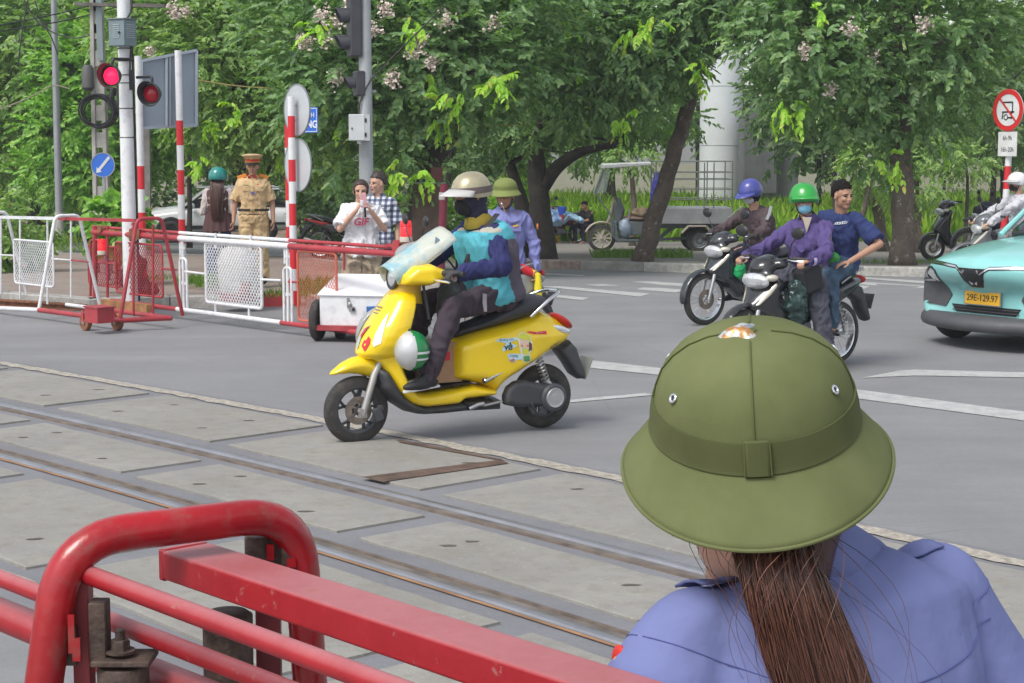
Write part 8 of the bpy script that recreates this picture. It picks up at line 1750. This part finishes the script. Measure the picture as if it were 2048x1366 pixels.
def tree(label, limbs, blobs, N, leafm, at_new=(), at_fl=(), name='tree', bark=None, group=None, spray=.36, ll=.15, lw=.06, nl=9, droop=.5, new=0, flowers=0, seed=1, shell=.5, twigs=14, cat='tree'):
 """limbs: list of (points, radii) in world space, the first being the trunk"""
 rg = np.random.default_rng(seed); base = V(limbs[0][0][0]); t = thing(name, label, cat, base, group=group); bark = bark or BARK
 mb = MB(); pts, rs = limbs[0]; P2 = []; R2 = []
 for i in range(len(pts) - 1):
  for k in range(4): P2.append(V(pts[i]).lerp(V(pts[i + 1]), k / 4) + V(noise.noise(V(pts[i]) + V(k, 0, 0)), noise.noise(V(pts[i]) + V(0, k, 3)), 0) * .05 * (0 if i + k == 0 else 1)); R2.append(lerp(rs[i], rs[i + 1], k / 4) * (1.18 if i + k == 0 else 1))
 P2.append(V(pts[-1])); R2.append(rs[-1]); mb.tube(P2, R2, 14)
 tr = mb.build('trunk', bark, t, world=True, ang=180)
 mb = MB()
 for pts, rs in limbs[1:]: mb = mb.tube(arc_pts(pts, .5, 5), np.interp(np.linspace(0, 1, len(arc_pts(pts, .5, 5))), np.linspace(0, 1, len(rs)), rs).tolist(), 9)
 top = V(limbs[0][0][-1])
 for _ in range(twigs):
  c, r = blobs[rg.integers(len(blobs))]; q = V(c) + V(*(rg.uniform(-.7, .7, 3) * np.array(tuple(r)))); s = top if rg.random() < .5 or len(limbs) < 2 else V(limbs[1 + rg.integers(len(limbs) - 1)][0][-1])
  mid = s.lerp(q, .5) + V(*(rg.normal(0, .12, 3))); mb.tube([s, mid, q], [.035, .022, .008], 6)
 if mb.v: mb.build('limb', bark, t, world=True, ang=180)
 N = int(N * 1.35); ll *= .86; lw *= .80; P_, D_ = blob_points(blobs, N, rg, shell); leaf_object('crown', leaves(P_, D_, nl, spray, ll, lw, droop, rg), leafm, t)
 if new:
  P_, D_ = blob_points(blobs, new, rg, .97); k = np.repeat(P_, 3, 0) + rg.normal(0, .05, (new * 3, 3)); leaf_object('new_leaves', leaves(k, np.repeat(D_, 3, 0) + np.array([0, -.4, 0]), 9, .26, .12, .05, .9, rg), GN, t)
 if at_new: k = np.concatenate([np.array(P(*q)) + rg.normal(0, .08, (6, 3)) for q in at_new]); leaf_object('new_leaves', leaves(k, rg.normal(0, .5, k.shape) + np.array([0, -.4, .1]), 9, .24, .12, .055, .9, rg), GN, t)
 if at_fl: k = np.concatenate([np.array(P(*q)) + rg.normal(0, .052, (60, 3)) * np.array([1, 1, 1.1]) for q in at_fl]); leaf_object('blossom', leaves(k, rg.normal(0, 1, k.shape), 3, .03, .04, .034, 0, rg), mat('blossom_pink', (.66, .56, .50), .8, var=.25, vscale=30), t)
 if flowers:
  P_, D_ = blob_points(blobs, flowers * 3, rg, 1.0); P_ = P_[(D_[:, 1] < .2) & (D_[:, 2] > -.3)][:flowers]; k = np.repeat(P_, 26, 0) + rg.normal(0, .05, (len(P_) * 26, 3)) * np.array([1, 1, 1.5]); o = leaf_object('blossom', leaves(k, rg.normal(0, 1, k.shape), 3, .03, .035, .03, 0, rg), mat('blossom_pink', (.52, .40, .36), .8, var=.25, vscale=30), t)
 return t
def pb(px, py, Y, rx, ry, rz): return (P(px, py, Y), (rx, ry, rz))     # a crown blob centred where it is seen
def base_at(px, Y, dz=0.): p = P(px, 500, Y); return V(p.x, Y, gz(Y) + dz)
Y = 28.2; b = base_at(1806, Y, .14)
tree('straight spotted trunk tree growing at the kerb beside the teal car', [([b, P(1806, 420, Y), P(1802, 300, Y), P(1800, 180, Y + .1), P(1790, 60, Y + .2), P(1800, -60, Y)], [.215, .19, .175, .15, .12, .10]), ([P(1802, 190, Y), P(1700, 100, Y - .3), P(1590, 40, Y - .6)], [.09, .06, .03]), ([P(1802, 200, Y), P(1900, 120, Y), P(1990, 60, Y)], [.09, .06, .03])],
     [pb(1800, 60, 28., 1.7, 1.4, 1.3), pb(1620, 60, 27.4, 1.3, 1.3, 1.0), pb(1560, -50, 28, 1.3, 1.4, .9), pb(1700, 190, 28.0, 1.0, 1.0, .7), pb(1830, 220, 28.3, .85, 1.0, .65), pb(1930, 20, 28.5, 1.0, 1.2, 1.0), pb(1800, -120, 28, 2.4, 1.8, 1.0), pb(1590, 170, 27.6, .6, .9, .5), pb(1680, 130, 27.2, .8, .8, .6), pb(1760, 300, 28.6, .6, .8, .4), pb(1890, 170, 28, .7, .7, .6)], 2600, GL, bark=BARKS, new=5, seed=11, at_new=[(1565, 222, 26.6), (1592, 205, 26.7), (1780, 320, 27.4)], at_fl=[(1610, 100, 26.2), (1700, 60, 26.), (1850, 50, 26.4), (1660, 180, 26.6)], droop=.18, flowers=10, lw=.072, ll=.14, spray=.30)
Y = 30.0; b = base_at(1285, Y, .14)
tree('leaning scarred tree with a reddish trunk in front of the cargo tricycle', [([b, P(1310, 430, Y), P(1345, 320, Y), P(1378, 210, Y), P(1388, 130, Y), P(1372, 20, Y)], [.18, .155, .14, .125, .11, .09]), ([P(1385, 150, Y), P(1450, 90, Y - .2), P(1560, 10, Y - .4)], [.10, .08, .05]), ([P(1380, 200, Y), P(1310, 140, Y), P(1250, 60, Y)], [.07, .05, .03])],
     [pb(1260, 90, 29.4, 1.3, 1.2, .9), pb(1160, 60, 29.3, 1.2, 1.1, .9), pb(1130, 175, 29.2, .65, .8, .7), pb(1210, 170, 29.4, .85, .8, .45), pb(1360, 10, 29.6, 1.1, 1.2, .7), pb(1300, -60, 30, 2.2, 1.4, .9), pb(1480, -30, 30, 1.3, 1.3, .6), pb(1100, 120, 29.5, .8, .8, .7), pb(1330, 120, 29.2, .6, .6, .45)], 2400, GL, bark=BARKS, new=5, seed=12, at_new=[(1246, 232, 28.0), (1396, 132, 28.3), (1262, 60, 27.8), (1125, 48, 28.0), (1300, 40, 28)], droop=.34, ll=.15, lw=.068, spray=.31)
Y = 31.5; b = base_at(1088, Y, .1)
tree('dark forked tree behind the railway guard with a limb curving right', [([b, P(1082, 430, Y), P(1076, 370, Y), P(1072, 300, Y), P(1080, 200, Y)], [.24, .20, .18, .14, .10]), ([P(1078, 385, Y), P(1110, 335, Y), P(1160, 302, Y), P(1250, 285, Y + .3)], [.15, .12, .10, .06]), ([base_at(1055, 32.2, .1), P(1048, 420, 32.2), P(1020, 330, 32.2)], [.2, .16, .1])],
     [pb(1060, 225, 31.8, .8, .9, .55), pb(1160, 220, 32.5, 1.2, 1.0, .4), pb(990, 180, 32.5, 1.0, 1.0, .8), pb(1040, 300, 32.6, .4, .6, .2), pb(1300, 230, 33, 1.0, 1, .35), pb(1100, 100, 33, 1.5, 1.2, 1.2)], 1300, GL, bark=BARKD, seed=13, droop=.22, new=3, lw=.07)
Y = 27.; b = base_at(838, Y, .1)
tree('broad flowering tree with pale pink blossom behind the signal pole', [([b, P(850, 400, Y), P(858, 320, Y), P(850, 230, Y), P(840, 120, Y)], [.30, .26, .22, .18, .12]), ([P(858, 330, Y), P(905, 260, Y), P(940, 190, Y - .2), P(990, 120, Y - .3)], [.17, .14, .10, .06]), ([P(850, 250, Y), P(780, 160, Y), P(700, 80, Y)], [.11, .08, .05])],
     [pb(800, 120, 26.6, 1.5, 1.3, 1.1), pb(680, 110, 26.4, 1.2, 1.2, 1.1), pb(900, 90, 26.3, 1.4, 1.3, 1.0), pb(1000, 120, 26.8, 1.0, 1.1, .8), pb(640, 210, 26.8, .8, .9, .6), pb(770, 270, 26.5, .75, .7, .6), pb(930, 190, 26.2, .8, .8, .55), pb(800, -60, 27, 2.6, 1.8, 1.0), pb(1000, -20, 27, 1.5, 1.4, .9), pb(620, 20, 27, 1.2, 1.2, 1.0), pb(700, 330, 26.8, .6, .6, .35), pb(810, 350, 26.7, .6, .5, .22)], 3400, GL, bark=BARKD, new=10, seed=14, at_new=[(905, 190, 25.1), (985, 165, 25.3), (820, 45, 25.0), (846, 350, 25.8), (790, 352, 25.8), (1010, 160, 25.4), (635, 60, 25.0)], at_fl=[(645, 32, 25.), (675, 42, 25.), (655, 78, 25.), (612, 84, 25.2), (672, 152, 25.2), (785, 157, 25.1), (830, 105, 25.), (865, 124, 25.), (893, 42, 25.), (986, 45, 25.2), (748, 60, 25.), (840, 80, 25.), (770, 20, 25.1), (700, 12, 25.)], droop=.15, lw=.07, ll=.135, spray=.30)
Y = 33.; 
tree('bushy green tree with yellow new leaves behind the officer', [([base_at(500, Y), P(505, 400, Y), P(480, 300, Y), P(470, 150, Y)], [.22, .18, .14, .08]), ([P(500, 390, Y), P(560, 280, Y), P(600, 180, Y)], [.12, .09, .05])],
     [pb(440, 130, 32.5, 1.2, 1.2, 1.2), pb(520, 225, 32.4, 1.3, 1.1, .9), pb(420, 235, 32.6, .8, .9, .6), pb(330, 60, 33, 1.4, 1.2, 1.2), pb(500, 30, 33, 1.7, 1.3, 1.2), pb(560, 235, 32.8, .8, 1.0, .6), pb(630, 230, 33, 1.0, 1., 1.0), pb(360, -40, 34, 2, 1.5, 1)], 3000, GM, bark=BARKD, new=14, seed=15, at_fl=[(352, 30, 31.4), (372, 22, 31.4), (344, 18, 31.5), (300, 105, 31.6)], at_new=[(425, 240, 31.4), (470, 225, 31.2), (400, 330, 31.6)], spray=.33, ll=.14, lw=.07, droop=.35)
Y = 38.5
tree('bright green tree standing behind the utility pole and blue arrow sign', [([base_at(225, Y, .3), P(222, 430, Y), P(210, 330, Y), P(200, 200, Y)], [.2, .17, .14, .08]), ([P(215, 360, Y), P(270, 280, Y), P(300, 200, Y)], [.1, .07, .04])],
     [pb(200, 330, 38., 1.15, 1., .8), pb(150, 260, 38, 1.15, 1, .9), pb(250, 240, 38, 1.1, 1, .9), pb(330, 220, 38, 1., 1, .9), pb(200, 150, 38.5, 1.5, 1.2, 1.2), pb(100, 340, 38, .8, .8, .5), pb(300, 300, 38.5, .8, .8, .5), pb(300, 100, 39, 1.3, 1.2, 1.3)], 2600, GB, bark=BARKD, seed=16, spray=.36, ll=.16, lw=.08, droop=.3)
Y = 42.
tree('dark trunked tree leaning at the far left behind the white barrier', [([base_at(85, Y, .6), P(70, 420, Y), P(40, 350, Y), P(30, 250, Y)], [.16, .13, .11, .08]), ([P(75, 480, Y), P(62, 420, Y), P(20, 370, Y)], [.14, .12, .08]), ([P(90, 490, Y), P(78, 430, Y), P(50, 370, Y)], [.09, .07, .05])],
     [pb(40, 150, 39.5, 1.6, 1.3, 1.3), pb(-40, 250, 39.5, 1.5, 1.2, 1.2), pb(80, 40, 40, 1.9, 1.5, 1.2), pb(120, 200, 39.6, 1.1, 1., 1.0), pb(20, 300, 40, 1.2, 1, .6), pb(180, 60, 40.5, 1.5, 1.2, 1.3), pb(-60, 80, 40, 1.5, 1.3, 1.5)], 2600, GM, bark=BARKD, seed=17, spray=.42, ll=.18, lw=.08, new=2, droop=.35)
rgb = random.Random(5); belt = []
for row, (Yr, step, zlo, zhi) in enumerate(((46, 2.9, 1.2, 5.6), (54, 3.2, .6, 7.4), (66, 3.8, .3, 10.0))):
 x = -(1024 / F * Yr) - 3
 while x < 1024 / F * Yr + 3:
  belt.append((x + rgb.uniform(-.6, .6), Yr + rgb.uniform(-2, 2), zlo, zhi, row)); x += step
NAMES = ['slim tree', 'bushy tree', 'tall tree']
def side_words(px):
 for lim, w in ((120, 'at the far left edge'), (260, 'behind the arrow sign'), (420, 'behind the big grey sign'), (620, 'behind the white car'), (800, 'behind the signal pole'), (950, 'behind the flowering tree'), (1150, 'behind the railway guard'), (1300, 'behind the tricycle canopy'), (1450, 'behind the leaning tree'), (1620, 'behind the metal shed'), (1780, 'behind the pillion passenger'), (1960, 'behind the straight kerb tree')):
  if px < lim: return w
 return 'at the far right edge'
for i, (x, Y, zl, zh, row) in enumerate(belt):
 g0 = gz(Y); px = 1024 + x / Y * F; s = rgb.uniform(.85, 1.15); lean = rgb.uniform(-.5, .5); open_ = 1030 < px < 2100; trunk_r = (.08, .12, .16)[row] * rgb.uniform(.7, 1.2)
 if row < 2 and 1285 < px < 1550: continue
 if 220 < px < 660 and row == 1: Y = 58. + rgb.uniform(0, 2); g0 = gz(Y); x = (px - 1024) / F * Y
 zb_ = g0 + ((2.3 if row < 2 else 1.3) if open_ else zl * .6 + .5)
 if row == 2 and open_: zb_ = g0 + 3.0
 if 220 < px < 660 and row == 0: zb_ = g0 + 3.0
 H_ = zh * s; tp = V(x + lean, Y, g0 + H_ * .7); bl = []
 nb_ = 5 + row
 for k in range(nb_):
  z = lerp(zb_ + .7, g0 + H_, (k + .5) / nb_); rr = (1.15 + .25 * row) * rgb.uniform(.8, 1.2); bl.append((V(x + lean * .5 + rgb.uniform(-1.1, 1.1), Y + rgb.uniform(-.6, .6), z), (rr, rr * .8, rr * .72)))
 m = GD if row == 2 else (GM if rgb.random() < .5 else GD)
 if px < 420 and row < 2: m = GM if rgb.random() < .6 else GB
 tree('%s %s with %s foliage, %s' % (('dark', 'green', 'bright')[(m is GM) + 2 * (m is GB)], NAMES[row], ('low dense', 'rounded', 'high')[(i + row) % 3], side_words(px)), [([V(x, Y, g0), V(x + lean * .4, Y, g0 + H_ * .35), tp], [trunk_r, trunk_r * .8, trunk_r * .4])], bl, (620, 640, 560)[row], m, bark=BARKD, group='belt of trees behind the crossing', seed=100 + i, spray=.45 + .08 * row, ll=.20 + .06 * row, lw=.085 + .025 * row, nl=8, droop=.25, twigs=4)
for (x0, x1, y1, Y, r, lb) in ((1695, 1745, 350, 36, .07, 'slanting reddish thin stem right of the pillion passenger'), (1768, 1735, 380, 37, .14, 'dark leaning stem just left of the straight kerb tree'), (1835, 1828, 400, 36, .07, 'thin upright stem right of the straight kerb tree'), (1880, 1888, 340, 40, .05, 'slender stem behind the black parked scooter'), (1925, 1935, 350, 40, .055, 'slender leaning stem left of the striped sign post'), (1265, 1262, 340, 42, .09, 'brown stem seen through the tricycle driver\'s cab')):
 b = base_at(x0, Y, .1); tree(lb, [([b, P((x0 + x1) / 2 + 6, 430, Y), P(x1, y1, Y)], [r, r * .85, r * .6])], [pb(x1, y1 - 30, Y, .5, .5, .35)], 60, GM, bark=BARKS if r > .06 else BARKD, seed=int(x0), twigs=2, name='sapling', cat='sapling')
def grass_obj(name, label, areas, m, kind='stuff', cat='grass', seed=3, lw=.012, blades=5):
 rg = np.random.default_rng(seed); P_, D_, Ls = [], [], []
 for (x0, x1, y0, y1, z, n, h) in areas:
  x = rg.uniform(x0, x1, n); y = rg.uniform(y0, y1, n); P_.append(np.stack([x, y, np.full(n, z)], 1)); Ls.append(np.full(n, h))
 P_ = np.concatenate(P_); L = np.concatenate(Ls) * rg.uniform(.5, 1.2, len(P_)); d = norm(np.stack([rg.normal(0, .35, len(P_)), rg.normal(0, .35, len(P_)), np.ones(len(P_))], 1)); s = norm(np.cross(d, rg.normal(0, 1, d.shape))); w = lw * (L / .2) ** .5
 pts = []
 bend = norm(rg.normal(0, 1, d.shape) * np.array([1, 1, 0]))
 for a, b, c in ((0, 0, 0), (.05, .5, 0), (.5, .42, .05), (1, 0, .3), (.5, -.42, .05), (.05, -.5, 0)): pts.append(P_ + d * (a * L)[:, None] + s * (b * w)[:, None] + bend * (c * L)[:, None])
 o = leaf_object(name, np.stack(pts, 1).reshape(-1, 3), m, None); return tag(o, label, cat, kind=kind)
GRB = leaf_mat('meadow_grass', (.12, .24, .02), (.22, .36, .03), (.34, .46, .05), (.40, .46, .08), .06); GRD = leaf_mat('kerb_grass', (.06, .13, .02), (.12, .22, .035), (.20, .30, .06), (.30, .28, .10), .1)
ar = []
for k in range(14):
 y0 = 47 + k * 1.7; ar.append((P(1000, 400, y0).x, P(2120, 400, y0).x, y0, y0 + 1.7, gz(y0 + .8), 2300, 1.05 + .05 * k))
grass_obj('meadow_grass', 'tall bright yellow-green grass in the open meadow behind the sidewalk trees', ar, GRB, lw=.05)
sheet('meadow', [[V(P(1000, 400, 46.5).x, 46.5, gz(46.5) + .01), V(P(2150, 400, 46.5).x, 46.5, gz(46.5) + .01), V(28, 90, gz(90) + .3), V(0, 90, gz(90) + .3)]], mat('meadow_ground', (.13, .22, .025), .95, var=.25, vscale=2))
ar = []
g_ = G(1290, 516, .14); ar.append((g_.x - 1.0, g_.x + .9, g_.y - .5, g_.y + 1.0, .0 + g_.z, 900, .17)); g_ = G(1806, 528, .14); ar.append((g_.x - .9, g_.x + .9, g_.y - .2, g_.y + .4, g_.z, 260, .10))
for (px, py, w, dp, n, h) in ((640, 575, .45, .6, 500, .14), (620, 588, .3, .3, 150, .1), (410, 565, .35, .5, 420, .13), (440, 572, .3, .3, 250, .15), (575, 592, .3, .25, 200, .1), (300, 560, .3, .3, 120, .1), (60, 520, .8, 1.2, 500, .25), (120, 525, .5, .6, 200, .12)):
 g_ = G(px, py, IZ); ar.append((g_.x - w, g_.x + w, g_.y - dp, g_.y + dp, IZ, n, h))
grass_obj('kerb_grass', 'green grass tufts along the kerb and between the island paving', ar, GRD, seed=9, lw=.014)
def shrub(label, blobs, N, m, seed, ll=.10, lw=.055, spray=.2, name='shrub', group=None):
 rg = np.random.default_rng(seed); c = V(blobs[0][0]); t = thing(name, label, 'shrub', V(c.x, c.y, gz(c.y)), group=group); P_, D_ = blob_points(blobs, N, rg, .3); leaf_object('foliage', leaves(P_, D_, 7, spray, ll, lw, .3, rg), m, t)
 mb = MB()
 for _ in range(6): mb.tube([t.location, P_[rg.integers(N)]], [.02, .006], 5)
 mb.build('stems', BARKD, t, world=True); return t
shrub('leafy shrub at the left edge behind the white barrier', [pb(10, 470, 27.5, .75, .6, .7), pb(-30, 500, 27.5, .8, .6, .6)], 500, GM, 41)
shrub('bright leafy plant beside the painted foot of the utility pole', [pb(228, 440, 23.5, .32, .3, .28), pb(245, 455, 23.5, .25, .3, .22)], 220, GB, 42, .13, .09)
shrub('dark hedge behind the lamp post foot', [pb(90, 440, 52, 1.6, .8, .5), pb(180, 450, 52, 1.6, .8, .45)], 500, GD, 43, .16, .09)
shrub('low hedge along the road left of the white car', [pb(330, 420, 58, 2.2, .8, .9), pb(230, 425, 58, 1.6, .8, .7)], 500, GD, 44, .18, .10)
shrub('dark green shrub right of the striped sign posts', [pb(650, 400, 38, .75, .8, 1.0), pb(690, 420, 39, .8, .7, .8)], 800, GD, 45, .13, .07)
shrub('bright green bush behind the railway guard\'s shoulder', [pb(1035, 390, 34, .35, .4, .35), pb(1015, 420, 34, .4, .4, .35)], 260, GN, 46, .11, .06)
shrub('fresh green bush right of the maroon post', [pb(912, 450, 30, .4, .4, .35), pb(820, 440, 30, .22, .3, .5)], 280, GB, 47, .12, .07)
g_ = G(268, 592, IZ); t = thing('stone_stump', 'black carved stump behind the red mesh panel on the island', 'stump', g_); o = MB().ell((0, 0, .22), (.16, .15, .20)).ell((.03, 0, .40), (.14, .12, .14)).ell((.12, .0, .08), (.18, .16, .10)).build('stone', mat('black_stone', (.025, .02, .025), .8, var=.5, vscale=20, bump=.8), t); soft(o, .02, 2); wrinkle(o, .03, 12)
g_ = G(468, 604, IZ); t = thing('painted_block', 'rounded concrete block painted white with a red foot behind the white mesh panel', 'block', g_ + V(0, .25, 0)); o = MB().tube([(0, 0, 0), (.02, 0, .18), (.0, 0, .52), (-.06, 0, .66)], [.20, .235, .24, .12], 24).build('block_body', [mat('block_white', (.58, .56, .55), .8, var=.1, vscale=8, dirt=.4)], t, ang=180)
MB().tube([(0, 0, -.005), (.005, 0, .10)], [.21, .228], 24).build('red_foot', mat('block_red', (.36, .10, .10), .8, dirt=.4), t); MB().tube([(.07, -.11, .08), (.10, -.12, .20), (.14, -.11, .34)], [.11, .11, .04], 14).build('red_patch', MATS['block_red'], t)
rg2 = random.Random(4); mb = MB()
for _ in range(60):
 g_ = G(rg2.uniform(1075, 1140), rg2.uniform(529, 538)); s = rg2.uniform(.02, .07); mb.ell(g_ + V(0, -.1, .012), (s, s * .6, .012), Matrix.Rotation(rg2.uniform(0, 3), 3, 'Z'), 6, 4)
tag(mb.build('dry_leaves', mat('dry_leaf', (.36, .22, .10), .9, var=.4, vscale=30)), 'small heap of dry leaves at the kerb behind the guard', 'dry leaves', kind='stuff')
mb = MB()
for _ in range(240):
 px, py = rg2.uniform(-40, 300), rg2.uniform(440, 474); g_ = G(px, py); s = rg2.uniform(.04, .22); mb.ell(g_, (s, s, s * .6), Matrix.Rotation(rg2.uniform(0, 3), 3, 'Z'), 7, 5)
tag(mb.build('rubble', mat('rubble_earth', (.27, .20, .155), .95, var=.3, vscale=6, bump=.6)), 'heaps of brown earth and rubble beyond the road on the left', 'rubble', kind='stuff')
mb = MB(); vs = []; n = 40
for i in range(n + 1):
 x = lerp(-20, -4, i / n)
 for j in range(7): y = 56 + j * .9; vs.append((x, y, gz(y) + .95 * math.sin(math.pi * j / 6) * (.7 + .5 * noise.noise(V(x * .5, j, 0)))))
mb.add(vs, [(i * 7 + j, i * 7 + 7 + j, i * 7 + 8 + j, i * 7 + 1 + j) for i in range(n) for j in range(6)]); tag(mb.build('earth_bank', mat('rubble_earth', (.27, .20, .155))), kind='structure')
q = P(1395, 515, 31); t = thing('tyre_ring', 'old dark rubber ring lying in the grass under the leaning tree', 'tyre', G(1232, 512, .14)); MB().ring((0, 0, .05), (0, 0, 1), .22, .05, 28, 8).build('rubber', M_RUB, t)
t = thing('blue_bench', 'blue painted bench behind the plant at the utility pole', 'bench', V(P(238, 450, 25).x, 25, 0)); zz = P(0, 470, 25).z; MB().box((0, 0, zz), (.42, .2, .10)).build('seat', mat('bench_blue', (.07, .13, .40), .6), t, smooth=False)
for dx in (-.18, .18): MB().box((dx, 0, zz / 2), (.04, .15, zz)).build('leg', MATS['bench_blue'], t, smooth=False)
# ---- thin volume added to lift dark gaps in the trees: one closed box
mb = MB(); mb.box((0, 40, 4.0), (160, 130, 14)); hz_ = bpy.data.materials.new('added_haze'); hz_.use_nodes = True; n = hz_.node_tree.nodes; n.remove(n['Principled BSDF']); pv = n.new('ShaderNodeVolumePrincipled'); pv.inputs['Density'].default_value = .0011; pv.inputs['Color'].default_value = (.93, .95, 1, 1); pv.inputs['Anisotropy'].default_value = .2; hz_.node_tree.links.new(pv.outputs[0], n['Material Output'].inputs['Volume'])
tag(mb.build('added_haze', hz_, smooth=False), 'thin pale veil added to lift the dark gaps under the trees', 'added_haze', kind='stuff')
